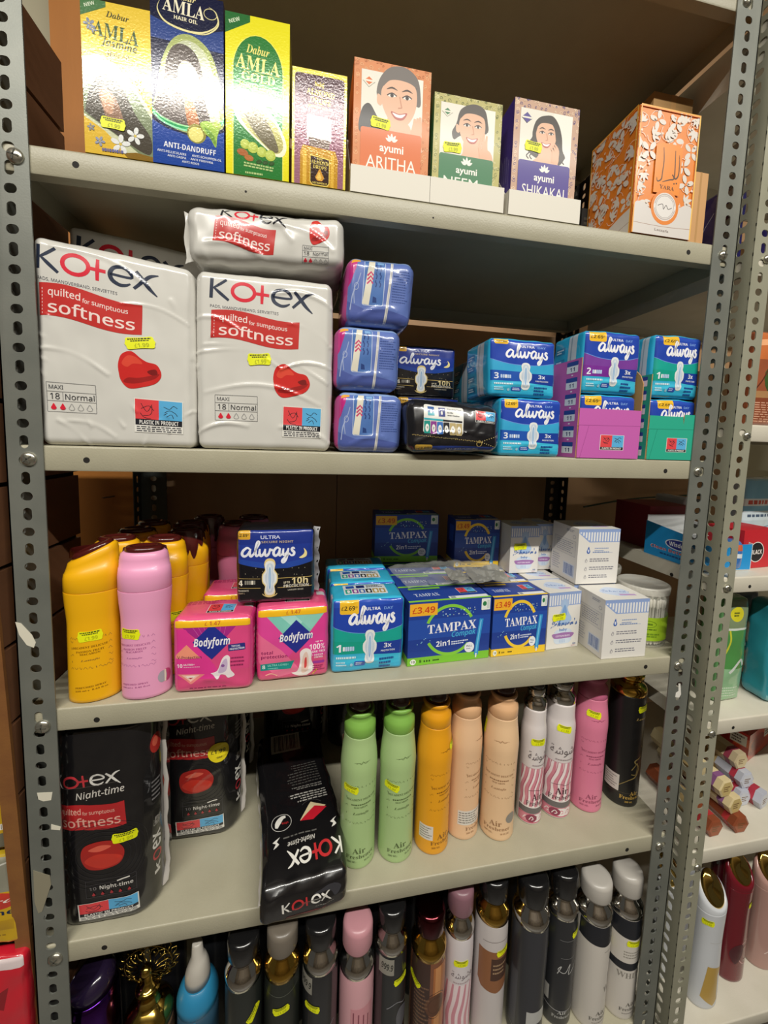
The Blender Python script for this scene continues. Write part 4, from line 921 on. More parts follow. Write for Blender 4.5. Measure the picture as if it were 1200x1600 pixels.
def day_front(p, n, band, mid, price='£2.69*', tab=(.06, .27), tabh=.17):
    B = '#2345ac'
    for k in range(8): p.rect(0, .05*k, 1, .05*k+.051, ('#2aa3cf', '#31aed6', '#3ab8dc', '#42bfe0', '#3db9dc', '#35b0d8', '#30a8d3', '#2ca2cf')[k])
    p.poly([(0, .40), (1, .40), (1, .62), (.75, .56), (.5, .54), (.25, .57), (0, .64)], mid)
    p.poly([(0, .64), (.2, .575), (.45, .545), (.75, .56), (1, .62), (1, 1), (0, 1)], B); p.poly([(0, .9), (1, .93), (1, 1), (0, 1)], '#2a50b8'); p.line([(0, .645), (.2, .58), (.45, .55), (.75, .565), (1, .625)], .0008, '#6f9be0', 3)
    p.poly([(0, .27), (.55, .27), (.55, .43), (0, .45)], band)
    p.poly([(.55, .25), (1, .22), (1, .42), (.55, .41)], '#1e3f9e')
    p.rr(tab[0], 1-tabh, tab[1], 1, .003, '#f0bd2e'); p.rect(tab[0], .95, tab[1], 1, '#f0bd2e'); p.text(price, tab[0]+.02, 1-tabh*.72, tab[1]-.02, 1-tabh*.42, '#2b2a1e', 'b') if price else p.micro(tab[0]+.02, 1-tabh*.7, tab[1]-.02, 1-tabh*.4, 1, '#6a5a1e', 2, .8, ragged=False)
    p.text('ULTRA', .46, .855, .66, .895, '#eef2fb', 'b'); p.text('DAY', .71, .855, .84, .893, '#7fa6e6', 'r', 0, .02)
    script_always(p, .23, .58, .87, .90, '#f4f5fa', 0, 1)
    p.text(str(n), .06, .30, .125, .405, '#eef2fb', 'b')
    for k in range(5): p.rr(.15+.032*k, .315, .176+.032*k, .375, .0006, '#bcd2f2' if k != (n-1) else '#f4f6fb')
    pad_shape(p, .52, .36, .092, .235)
    p.text('3x', .72, .33, .83, .395, '#f2f5fc', 'b'); p.text('PROTECTION', .68, .275, .88, .30, '#e4ebfa', 'b')
    p.rr(.31, .1, .46, .17, .002, '#2c55b2'); p.micro(.33, .11, .44, .16, 2, '#dfe9fa', n+4, .5); p.ell(.27, .12, .02, .025, '#9fd0ea', 8)
    p.micro(.66, .04, .88, .2, 3, '#1d4c93', n, .55); p.micro(.06, .2, .35, .24, 1, '#d6edf6', 4, .7); p.micro(.06, .1, .22, .17, 2, '#bfe6f2', 6, .6)
def day_side(p, c='#28a5cf'):
    p.rect(0, 0, 1, 1, c); p.rect(.55, 0, .8, 1, '#bfc9d2'); p.rect(.62, .0, .66, 1, '#8fa3b3')
    for k in range(4): p.rr(.12, .1+.2*k, .45, .22+.2*k, .001, '#1f7fae'); p.micro(.15, .12+.2*k, .42, .2+.2*k, 2, '#d6edf6', k)
def day_top(p):
    p.rect(0, 0, 1, 1, '#38b3d8')
    p.rr(.18, .25, .8, .85, .002, '#dfe6ea')
    for k, c in enumerate(('#2fa58c', '#8e3f9c', '#4a70b8', '#26262c', '#b39a5c', '#b39a5c')): p.rr(.2+.098*k, .3, .285+.098*k, .55, .001, c); p.ell(.243+.098*k, .42, .022, .09, '#e9ecec', 10)
    p.rect(.22, .62, .34, .8, '#2757b4'); p.rect(.37, .62, .49, .8, '#1d2d6e'); p.micro(.52, .62, .78, .8, 2, '#3d4552', 2)
def day_pack(label, loc, w, h, d, n, band, mid, rz=0, seed=1, step=.004, group=PADS, lean=0, **kw):
    t = thing('pad_pack', label, 'pad pack', loc, rz, group)
    mb, pr, fl = film(w, d, h, .0055, '#2fa9d2', seed, .0008, 45, [(.01, h*.9, w*.9, h*.93, .002, .001), (w*.1, .01, w*.9, .006, .003, .0015)], (.003, .004, .002), step, (lambda P: (P.x+lean*P.z, P.y, P.z)) if lean else None)
    day_front(pr['front'], n, band, mid, **kw); day_side(pr['left']); day_side(pr['right']); day_top(pr['top'])
    mb.build('film_pack', t); return t
CY3, CY2, CY1 = ('#2256b4', '#3aa9d8'), ('#7a2f98', '#7b3f9e'), ('#12a08a', '#18a596')
q = aty(779, 716, .008)
lo3 = day_pack('size three blue and turquoise day pad pack, at the bottom of its front pair', (q.x, .008, ZB+UP), .0975, .0835, .12, 3, *CY3, seed=31, lean=-.02)
q = aty(763, 622, .012)
day_pack('size three blue and turquoise day pad pack on top of its front pair', (q.x+.0015, .012, ZB+.0865), .1035, .0815, .085, 3, *CY3, seed=33, lean=-.05, price='', tabh=.1)
for k, (zz, lab) in enumerate(((ZB+UP, 'turquoise pad pack deep in the shade behind the blue front pair, lower one'), (ZB+.0875, 'turquoise pad pack deep in the shade behind the blue front pair, upper one'))):
    day_pack(lab, (.588, .145, zz), .10, .0815, .1, 3, *CY3, seed=35+k, step=.007)
# shelf-ready cartons
def shelf_carton(name_label, x, w, col, dark, hl, hf, d=.125, notch=False):
    t = thing('display_carton', name_label, 'carton', (x, 0, ZB+UP), 0, 'open display cartons of pads')
    mb = MB(); T = .0014; o = mat(col, 'card'); br = mat('#b98d58', 'matte'); 
    def wall(pts_in, nrm, inner, outer):
        a = [Vector(p) for p in pts_in]; b = [p+Vector(nrm)*T for p in a]; n = len(a)
        mb.add(a[::-1], inner); mb.add(b, outer)
        for i in range(n): j = (i+1) % n; mb.add([a[i], a[j], b[j], b[i]], br)
    wall([(T, T, 0), (T, T, hl), (T, d, hl), (T, d, 0)], (-1, 0, 0), br, o)                       # left wall
    arc = [(.008+.014*math.sin(math.radians(a)), hl*.93+.008*math.cos(math.radians(a))-.008) for a in (-80, -40, 0, 40, 80)]
    wall([(w-T, T, 0), (w-T, d, 0), (w-T, d, hl)]+[(w-T, y, z) for y, z in ((.03, hl*.94), (.018, hl*.93), (.008, hl*.87), (T, hl*.78))], (1, 0, 0), br, o)
    wall([(0, d, 0), (0, d, hl*1.0), (w, d, hl*1.0), (w, d, 0)], (0, 1, 0), br, o)
    mb.box((T, T, 0), (w-T, d, T), br)
    wall([(T, T, 0), (w-T, T, 0), (w-T, T, hf), (w*.62, T, hf), (T, T, hf)] if not notch else [(T, T, 0), (w-T, T, 0), (w-T, T, hf), (w*.66, T, hf), (w*.65, T, hf*.78), (w*.63, T, hf*.95), (T, T, hf*.95)], (0, -1, 0), br, o)
    p = Print(mb, flat((0, 0, 0), (w, 0, 0), (0, 0, hf)), w, hf, 'card'); dk = dark
    p.line([(0.0, .66), (.99, .68)], .0006, dk); p.line([(.06, 0), (.17, .66)], .0006, dk); p.line([(.0, .02), (.015, .66)], .0006, dk)
    plastic_box(p, .36, .17, .74, .48, 0, True, False)
    l = Print(mb, flat((0, d, 0), (0, -d, 0), (0, 0, hl)), d, hl, 'card')
    for k in range(6):
        y = .04+.165*k; l.rr(.72, y, .93, y+.115, .0012, '#e9e9ee'); l.rr(.72, y+.07, .93, y+.115, .0012, '#2a4a9a'); l.text('11', .78, y+.015, .87, y+.055, '#2b3568', 'b')
        if k < 5: l.ell(.83, y+.14, .02, .008, '#f2e8f2', 8)
    mb.build('carton', t); return t
q = aty(902, 716, 0); xp = q.x-.003
shelf_carton('open pink display carton holding two size two pad packs', xp, .1085, '#c45fae', '#a54a93', .147, .0735)
day_pack('purple-banded size two day pad pack at the top of the pink carton', (xp+.0065, .0075, ZB+.0975), .0955, .091, .075, 2, *CY2, seed=41, tab=(.07, .36), tabh=.17)
day_pack('size two day pad pack low inside the pink carton, only its yellow tab showing', (xp+.0065, .0075, ZB+.0045), .0955, .0905, .105, 2, *CY2, seed=42, tab=(.07, .36), tabh=.17, step=.006)
q = aty(1012, 716, 0); xt = q.x-.004
shelf_carton('open green display carton holding two size one pad packs', xt, .0985, '#27a98c', '#1c8a72', .13, .071, notch=True)
day_pack('green-banded size one day pad pack at the top of the green carton', (xt+.0062, .0075, ZB+.0965), .0855, .0950, .05, 1, *CY1, seed=43, tab=(.15, .48), tabh=.16)
day_pack('size one day pad pack low inside the green carton, only its yellow tab showing', (xt+.0062, .0075, ZB+.0045), .0858, .0895, .105, 1, *CY1, seed=44, tab=(.15, .48), tabh=.16, step=.006)
# night packs
def night_front(p, price='£2.89*'):
    p.rect(0, 0, 1, 1, '#141419'); 
    p.poly([(0, .56), (.15, .52), (.4, .475), (.65, .48), (.85, .52), (1, .56), (1, 1), (0, 1)], '#213a94'); p.poly([(0, .8), (1, .8), (1, 1), (0, 1)], '#1d3388'); p.poly([(0, .56), (.15, .52), (.4, .475), (.65, .48), (.85, .52), (1, .56), (1, .62), (.5, .53), (0, .62)], '#24479f')
    p.rr(-.0 if False else 0, .87, .17, 1, .002, '#d9a634'); p.text(price, .01, .905, .155, .945, '#2b2a1e', 'b')
    p.text('ULTRA', .30, .875, .55, .92, '#cdd2ea', 'm', 0, .02); p.text('SECURE NIGHT', .31, .82, .72, .85, '#b7a58a', 'b')
    script_always(p, .06, .56, .75, .84, '#eceef6'); 
    p.blob([(.86, .74), (.90, .69), (.895, .63), (.84, .605), (.80, .615), (.85, .65), (.87, .69)], '#efdf9a'); 
    R = random.Random(4)
    for k in range(14): p.ell(R.uniform(.05, .95), R.uniform(.36, .5), .004, .005, '#c9c4a8', 6)
    for y in (.345, .215): p.line([(0, y+.01), (.30, y)], .0006, '#d6b86a'); p.line([(.52, y), (.98, y)], .0006, '#d6b86a')
    p.text('4', .02, .255, .075, .33, '#f0ead8', 'b')
    for k in range(5): p.rr(.10+.028*k, .27, .123+.028*k, .325, .0005, '#8d8a80' if k != 3 else '#e9e4d4')
    p.text('UP TO', .60, .265, .68, .295, '#e9e0c4', 'b'); p.text('10h', .705, .255, .92, .35, '#ecdca6', 'b'); p.text('PROTECTION', .60, .215-.005, .93, .25, '#e9e4d4', 'b')
    p.text('MODERATE', .0+.01, .175, .15, .198, '#c9c4b4', 'b'); p.text('LIGHT L', .01, .14, .1, .16, '#b7a58a', 'b'); p.text('LARGER BAGS', .655, .165, .86, .185, '#b9b4a4', 'b')
    pad_shape(p, .42, .35, .085, .235, True); p.ring(.42, .16, .1, .07, .001, '#e6cf8a', 200, 340)
def night_pack(label, loc, w, h, d, rz=0, seed=51, step=.004, post_=None, fold=True):
    t = thing('pad_pack', label, 'pad pack', loc, rz, PADS)
    mb, pr, fl = film(w, d, h, .006, '#15151a', seed, .0009, 45, (), (.002, .004, .002), step, post_)
    night_front(pr['front']); r_ = pr['right']
    r_.rect(0, 0, 1, 1, '#17171b')
    for k in range(4): r_.rr(.12, .1+.2*k, .48, .24+.2*k, .001, '#4a5568'); r_.micro(.16, .12+.2*k, .44, .22+.2*k, 2, '#c9ced8', k)
    mb.build('film_pack', t)
    if fold:
        mb = MB(); n = 14; rows = []
        for k in range(n+1):
            z = h*(.04+.92*k/n); s = .0012*math.sin(k*1.9)
            rows.append([(w+.0005+s*.3, d*.62+s, z), (w+.004+s, d*.55+s, z), (w+.0085+s*1.4, d*.48+s*2, z)])
        mb.grid(rows, mat('#b9b8bb', 'film'), True); mb.grid([[(x, y+.0007, z) for x, y, z in r] for r in rows], mat('#17171b', 'film'), True, True)
        mb.build('seal_flap', t)['label'] = 'silvery inside of the seal'
    return t
night_pack('night pad pack standing in the shade behind the black one that lies face down', (.4485, .15, ZB+.0935), .107, .088, .06, seed=52)
night_pack('night pad pack hidden low behind the black one that lies face down', (.4485, .128, ZB+UP), .11, .0915, .06, seed=53, fold=False)
# black pack tipped on its face, sagging over the shelf edge: its top panel looks at us
q = aty(633, 708, -.012)
t = thing('pad_pack', 'black night pad pack tipped on its face, poking over the shelf edge', 'pad pack', (q.x+.0035, -.0175, ZB+.0022), 0, PADS)
w, h, d = .130, .0725, .11
def tip(P):
    k = max(0, .02-P.y)/.02
    return (P.x-.02*P.z*(1-P.x/w)+.006*P.z*0, P.y+.0+.010*max(0, P.z/h-.0)**2, P.z*(1-.10*P.x/w)+.003*(1-k)*0+(.004*P.x/w))
mb, pr, fl = film(w, d, h, .013, '#17171b', 57, .0012, 45, [(.0, .01, .12, .02, .002, .0022), (.02, .065, .1, .06, .002, .0015), (.09, .03, .128, .06, .003, .002)], (.003, .003, .002), .0032, tip)
p = pr['front']; p.rect(0, 0, 1, 1, '#17171b'); p.poly([(.18, 0), (1, 0), (1, .05), (.9, .1), (.5, .13), (.18, .12)], '#24439c')
p.rr(.06, 0, .25, .15, .003, '#c79f3c'); p.text('£2.89*', .1, .03, .24, .1, '#2b2a1e', 'b', 4); p.text('ULTRA', .4, .01, .62, .075, '#aab4d8', 'm')
p.rr(.155, .36, .58, .90, .003, '#dcdcd6', -3)
for k, c in enumerate(('#1d8f84', '#8b3f8e', '#3a6db5', '#24242a', '#b8a574', '#b8a574')):
    p.rr(.158+.068*k, .365-.007*k, .222+.068*k, .60-.007*k, .001, c); p.ell(.19+.068*k, .47-.007*k, .02, .075, '#ecece6', 10); p.text(str(k+1), .182+.068*k, .452-.007*k, .198+.068*k, .492-.007*k, '#33343c', 'b')
p.rect(.2, .70, .27, .87, '#27589c'); p.rect(.2, .70, .27, .76, '#2fa0b0'); p.ell(.235, .78, .01, .04, WHITE, 8); p.rect(.315, .69, .385, .86, '#1f2f7c'); p.ell(.35, .76, .01, .04, WHITE, 8); p.ell(.293, .78, .008, .014, '#33343c', 8)
p.text('You may Start', .41, .81, .56, .845, '#2c2d34', 'b', -3); p.text('to Be', .41, .755, .47, .785, '#2c2d34', 'b', -3); p.text('even fresher', .41, .70, .54, .73, '#2c2d34', 'b', -3)
p.poly([(.158, .62), (.36, .60), (.36, .635), (.158, .655)], '#35a6b4'); p.poly([(.36, .60), (.565, .58), (.565, .615), (.36, .635)], '#1d1d22')
plastic_box(p, .715, .60, .945, .84, -3, True, False)
R = random.Random(9)
for k in range(34): p.ell(.03+.021*k, .335-.0035*k+.006*(k % 2), .0055, .009, '#b79e5e', 6)
for k in range(8): p.ell(.79+.025*k, .225+.016*k, .006, .01, '#c9b47a', 6); p.ell(.79+.025*k, .20-.016*k, .006, .01, '#c9b47a', 6)
p.ring(.755, .175, .028, .055, .0009, '#b79e5e'); p.ell(.755, .215, .018, .03, '#8c7a48', 12); p.micro(.36, .265, .52, .285, 1, '#77704f', 3, .7)
mb.build('film_pack', t)
# ================================================================ third shelf
def loft(mb, rows, ma, n=40, cap=True, flip=False):
    """rows of ovals (cx, cy, z, rx, ry, tilt): tilt lifts the +x side and drops the -x side"""
    R = []
    for cx, cy, z, rx, ry, tl in rows:
        R.append([(cx+rx*math.sin(2*math.pi*k/n), cy-ry*math.cos(2*math.pi*k/n), z+tl*math.sin(2*math.pi*k/n)) for k in range(n+1)])
    mb.grid(R, ma, True)
    if cap: mb.face([mb.vk(p) for p in R[-1][:-1]], ma, False); mb.face([mb.vk(p) for p in R[0][:-1][::-1]], ma, False)
CHOC = mat('#4a1714', 'gloss')
def oval_spray(name_label, loc, rz, color, deep, text=None, group='body sprays on the third shelf', slant=0, dripside=1, sticker=None, ink='#6a4a1e'):
    """oval scented body spray with a waist, stepped shoulder cap and a melted-chocolate top that runs down one side"""
    t = thing('body_spray', name_label, 'body spray', loc, rz, group)
    m_ = mat(color, 'satin'); mb = MB(); sl = slant
    prof = [(.0, .027, .018), (.0012, .0295, .0205), (.03, .0296, .0206), (.06, .0292, .0203), (.085, .0290, .0202), (.105, .0288, .0200), (.125, .0303, .0212), (.140, .0312, .0220), (.1436, .0312, .022)]
    B = Bottle([(rx, z) for z, rx, ry in prof], 1, .70); B.body(mb, m_)
    if text: text(B.print(mb, .004, .138, 0, 170, 'satin'))
    mb.build('bottle', t)
    mb = MB(); a = .1438
    loft(mb, [(0, 0, a, .0306, .0214, 0), (0, 0, a+.0008, .0312, .0218, 0), (0, 0, a+.018, .0311, .0217, sl*.25), (0, 0, a+.029, .0298, .0209, sl*.6), (0, 0, a+.0294, .0291, .0203, sl*.6), (.0015*sl/.012, 0, a+.040, .0284, .0198, sl), (.002*sl/.012, 0, a+.0470, .0268, .0187, sl), (.002*sl/.012, 0, a+.0495, .0235, .0163, sl)], m_)
    mb.build('shoulder_cap', t)
    mb = MB(); z = a+.0492; c = .002*sl/.012
    mb.key = {}; loft(mb, [(c, 0, z-.002, .0222, .0152, sl*.85), (c, 0, z+.003, .0226, .0155, sl*.8), (c, 0, z+.0062, .0205, .014, sl*.75), (c, 0, z+.0066, .015, .0102, sl*.6), (c, 0, z+.0045, .013, .009, sl*.5)], CHOC)
    # runs of glossy brown down one side of the cap
    n = 36; rows = []
    for j in range(9):
        rw = []
        for k in range(n+1):
            th = -1.35+2.7*k/n; L = .010+.012*abs(math.sin(k*.55+1))+.008*math.sin(k*.21)**2; L *= max(.15, math.cos(th*.95))
            zz = z+.0035-L*1.55*j/8; rr = 1+.0*j
            tt = min(1, max(0, (zz-a)/.0495)); base = .0311-.0065*max(0, (tt-.55)/.45)**1.2
            o = .0012*math.sin(math.pi*min(1, .15+j/8*.85))+.0004
            rw.append((c*tt+(base+o)*math.sin(th), dripside*-1*(base+o)*.70*math.cos(th), zz))
        rows.append(rw)
    mb.grid(rows, CHOC, True, flip=dripside > 0); mb.build('chocolate_top', t)
    if sticker:
        mb2 = MB(); p = B.print(mb2, .004, .138, 0, 170); price_sticker(t, p.fmap, p.w, p.h, *sticker, sw=.028, sh=.014, seg=.004, lift=.0006)
    return t
def vines(p, x0, y0, x1, y1, c, seed=2):
    R = random.Random(seed); st = p.step; p.step = 1e-6
    for k in range(26):
        if k < 9: x, y = x0+(x1-x0)*k/8, y1
        elif k < 18: x, y = x0+(x1-x0)*(k-9)/8, y0
        else: x, y = (x0 if k % 2 else x1), y0+(y1-y0)*(k-17)/9
        a = R.uniform(0, 360); r = .0028
        p.line([(x+r*(i/4-.5)*2*math.cos(math.radians(a))/p.w, y+r*(math.sin(i*1.6+a)*.5)/p.h) for i in range(5)], .00045, c, 3)
    p.step = st
def spray_text(c, dx=0, dot=None, vine='#8a6a2c'):
    def f(p):
        vines(p, .26+dx, .32, .78+dx, .61, vine)
        p.text('DECADENT DELICATE', .28+dx, .515, .74+dx, .535, c, 's', 3); p.text('PASSION FRUIT', .33+dx, .475, .69+dx, .494, c, 's', 3); p.text('MACARON', .38+dx, .45, .64+dx, .468, c, 's', 3)
        p.text('Lattafa', .39+dx, .385, .63+dx, .405, vine, 'si', 3); p.text('PERFUMED SPRAY', .3+dx, .125, .7+dx, .142, c, 's', 4); p.text('250 ml e  8.45 fl.oz', .3+dx, .095, .72+dx, .11, c, 's', 4)
        if dot: p.ell(*dot, .1, .065, '#c0497a', 20); p.ell(dot[0]-.07, dot[1], .075, .06, '#a9a3ad', 16); p.rect(dot[0]-.04, dot[1]-.06, dot[0]-.01, dot[1]+.06, '#e8dfc9')
    return f
YEL, PNK = '#edb010', '#eaa0c4'
zc = ZC+UP
q = atz(150, 1085, ZC)
oval_spray('yellow body spray with a slanted shoulder, at the end of the third shelf', (.0325, .0265, zc), math.radians(12), YEL, 0, spray_text('#7a4f0e', -.02), slant=.0115, dripside=-1, sticker=(.5, .63, 2))
oval_spray('pink body spray beside the yellow one at the front of the third shelf', (.0955, .0235, zc), math.radians(8), PNK, 0, spray_text('#a8568a', -.14, (.83, .16), '#b06a9c'), dripside=-1, sticker=(.31, .635, -2))
crowd = [((.040, .079), 'yellow', 'yellow body spray directly behind the front yellow one'), ((.103, .0735), 'yellow', 'yellow body spray directly behind the front pink one'), ((.045, .130), 'yellow', 'yellow body spray third from the front in the outer file'),
         ((.1185, .123), 'yellow', 'yellow body spray with long brown drips, beside the pink pad packs'), ((.050, .181), 'yellow', 'yellow body spray fourth from the front in the outer file'), ((.110, .175), 'yellow', 'shaded yellow body spray behind the one with long brown drips'),
         ((.184, .170), 'pink', 'dusky pink body spray half hidden by the black night pack'), ((.128, .225), 'pink', 'dusky pink body spray at the very back behind the shaded yellow one'), ((.205, .222), 'pink', 'dusky pink body spray at the very back behind the black night pack')]
for i, ((x, y), c, lab) in enumerate(crowd):
    oval_spray(lab, (x, y, zc), math.radians((8, -4, 6, 8, -6, 6, 0, 6, -4)[i]), YEL if c == 'yellow' else '#c0708f', 0, spray_text('#7a4f0e' if c == 'yellow' else '#8a4a6a'), dripside=1 if i in (3, 5, 7) else -1, sticker=(.80, .62, 0) if i in (1, 6) else None)
# bodyform-style pink packs
def pink_pack(label, loc, w, h, d, kind, rz=0, seed=61, price='£ 1.47', step=.004):
    t = thing('pad_pack', label, 'pad pack', loc, rz, PADS)
    mb, pr, fl = film(w, d, h, .007, '#d83c84', seed, .0009, 42, [(.01, .01, w*.9, .008, .003, .0015)], (.002, .003, .002), step)
    p = pr['front']; H = '#e0408c'
    p.rect(0, 0, 1, 1, '#df4a84'); p.rect(0, 0, 1, .3, '#dc4f80')
    if kind == 'v':
        p.poly([(.12, .88), (.8, .88), (.5, .55)], '#a82a86')
        for k in range(7): p.line([(.25+.07*k, .88), (.36+.045*k, .72)], .0006, '#c95aa6')
        p.poly([(0, .86), (.16, .86), (.52, .38), (.62, .2), (0, .2)], '#e23a92'); p.poly([(.0, .5), (.17, .66), (.35, .48), (.0, .48)], '#f0957a'); p.poly([(.04, .27), (.4, .26), (.22, .13)], '#ee8a86'); p.poly([(.1, .255), (.33, .25), (.215, .165)], '#f6c2b4'); p.poly([(.15, .24), (.28, .238), (.215, .19)], '#f7ece6'); p.poly([(.18, .22), (.25, .22), (.215, .195)], '#c03a4c')
        p.text('V-Protection', .05, .475, .36, .515, '#5c2848', 'm', 0, .012); p.text('10', .045, .36, .115, .41, '#fbeef2', 'b'); p.text('ULTRA+', .13, .385, .27, .41, '#fbeef2', 'b'); p.micro(.13, .355, .35, .372, 1, '#f4c4d8', 3)
        p.rr(.70, .555, .92, .645, .001, '#2c2f7c', 3); p.text('TOTAL', .74, .603, .86, .628, '#eef0fa', 'b', 3); p.text('PROTECTION', .72, .567, .91, .592, '#eef0fa', 'b', 3)
        for k in range(3): p.micro(.73, .44-.05*k, .92, .47-.05*k, 1, '#8a2456', 7+k, .7)
        p.blob([(.56, .18), (.5, .25), (.48, .27), (.56, .3), (.62, .45), (.68, .5), (.72, .47), (.72, .4), (.73, .3), (.78, .22), (.7, .19), (.66, .23), (.6, .24)], '#f0e6e8'); p.blob([(.57, .27), (.63, .42), (.68, .45), (.69, .36), (.66, .28)], '#c9b4d2'); p.ell(.63, .36, .025, .02, '#8a5a9a', 10)
        p.micro(.2, .065, .75, .08, 1, '#7c1f4c', 9, .6); cx, cy = .49, .69
    else:
        p.poly([(.1, .9), (.95, .9), (.62, .52), (.45, .55)], '#7fc9ba'); p.poly([(.3, .9), (.75, .9), (.53, .7)], '#a8ded2'); p.poly([(.5, .9), (.95, .9), (.75, .68)], '#8fd0c0')
        p.poly([(0, .9), (.12, .9), (.55, .45), (.3, .2), (0, .42)], '#e0489a'); p.poly([(0, .68), (.35, .42), (.62, .12), (.3, .06), (0, .3)], '#ea6f98'); p.poly([(1, .9), (.95, .9), (.62, .5), (.78, .3), (1, .3)], '#df4296')
        p.poly([(.05, .255), (.52, .275), (.47, .17), (.05, .165)], '#1c8f88'); p.text('8', .075, .19, .115, .24, '#f2f6f4', 'b'); p.text('ULTRA LONG+', .15, .215, .44, .245, '#8fe0d4', 'b'); p.micro(.15, .18, .3, .195, 1, '#8fe0d4', 3)
        p.text('total', .06, .385, .22, .43, '#8a1a58', 'b'); p.text('protection', .06, .315, .42, .375, '#8a1a58', 'b')
        p.text('100%', .73, .40, .95, .475, '#fbeef4', 'b'); p.text('up to', .82, .49, .92, .515, '#fbeef4', 'b'); p.text('LEAK FREE', .75, .355, .96, .385, '#fbeef4', 'b'); p.text('+ ODOUR', .77, .31, .93, .335, '#fbeef4', 'b'); p.text('CONTROL', .8, .275, .93, .3, '#fbeef4', 'b')
        p.blob([(.48, .1), (.56, .12), (.6, .25), (.6, .38), (.68, .43), (.76, .38), (.76, .26), (.8, .14), (.72, .06), (.66, .04), (.58, .05)], '#f0e8e6'); p.blob([(.62, .1), (.64, .32), (.69, .38), (.72, .28), (.71, .12)], '#e8c9bc'); p.blob([(.66, .16), (.665, .28), (.69, .3), (.695, .18)], '#d84a4a')
        p.rr(.78, .2, .95, .235, .001, '#a03a9a'); p.micro(.78, .1, .96, .18, 3, '#8a2456', 5); p.line([(.78, .05), (.84, .12), (.8, .07)], .0015, '#f0c23c', 3); p.line([(.12, .1), (.2, .12), (.28, .08)], .0015, '#f6b4a4', 4); cx, cy = .54, .60
    dx, dy = .245, .245*w/h
    p.poly([(cx-dx, cy), (cx, cy-dy), (cx+dx, cy), (cx, cy+dy)], '#23308e'); p.text('Bodyform', cx-dx*.94, cy-.085 if kind == 'v' else cy-.08, cx+dx*.96, cy+.06, '#f6f4f8', 'bi', 2)
    p.poly([(0, .895), (1, .915), (1, 1), (0, 1)], '#df4a84'); p.rect(0, .885, 1, .975, '#f2bb22'); p.text(price, .40, .905, .60, .955, '#c2602a', 'b')
    tp = pr['top']; tp.rect(0, 0, 1, 1, '#e0527f'); plastic_box(tp, .38, .2, .74, .62, 0, True, False); tp.rect(.85, .5, .98, .7, '#d8d4d8'); tp.micro(.05, .65, .6, .9, 3, '#b32a62', 3)
    pr['left'].rect(0, 0, 1, 1, '#cf3c80'); pr['right'].rect(0, 0, 1, 1, '#cf3c80'); pr['right'].micro(.2, .2, .8, .8, 7, '#f4b4cc', 5)
    mb.build('film_pack', t); return t
pink_pack('pink pad pack with an orange v-shaped design beside the pink body spray', (.1325, .0095, zc), .0985, .1035, .062, 'v', math.radians(-1))
pink_pack('pink pad pack with a mint green fan design, under the black night pack', (.2365, .019, zc), .0985, .108, .066, 't', math.radians(3), 63)
pink_pack('pink pad pack directly behind the orange-v one, its yellow price strip showing', (.1515, .082, zc), .0985, .108, .062, 'v', 0, 65, '£ 1.00', .006)
night_pack('night pad pack standing on top of the pink packs on the third shelf', (.2085, .031, zc+.1105), .105, .106, .052, math.radians(2), 67)
day_pack('turquoise size one day pad pack at the front of the third shelf', (.3405, .0265, zc), .107, .1115, .062, 1, *CY1, rz=math.radians(1), seed=71, tab=(.10, .36), tabh=.19)
day_pack('turquoise size one day pad pack, second in its file on the third shelf', (.3405, .095, zc), .107, .1115, .062, 1, *CY1, seed=72, step=.007)
day_pack('turquoise size one day pad pack, third in its file on the third shelf', (.338, .162, zc), .107, .1135, .062, 1, *CY1, seed=73, step=.007)
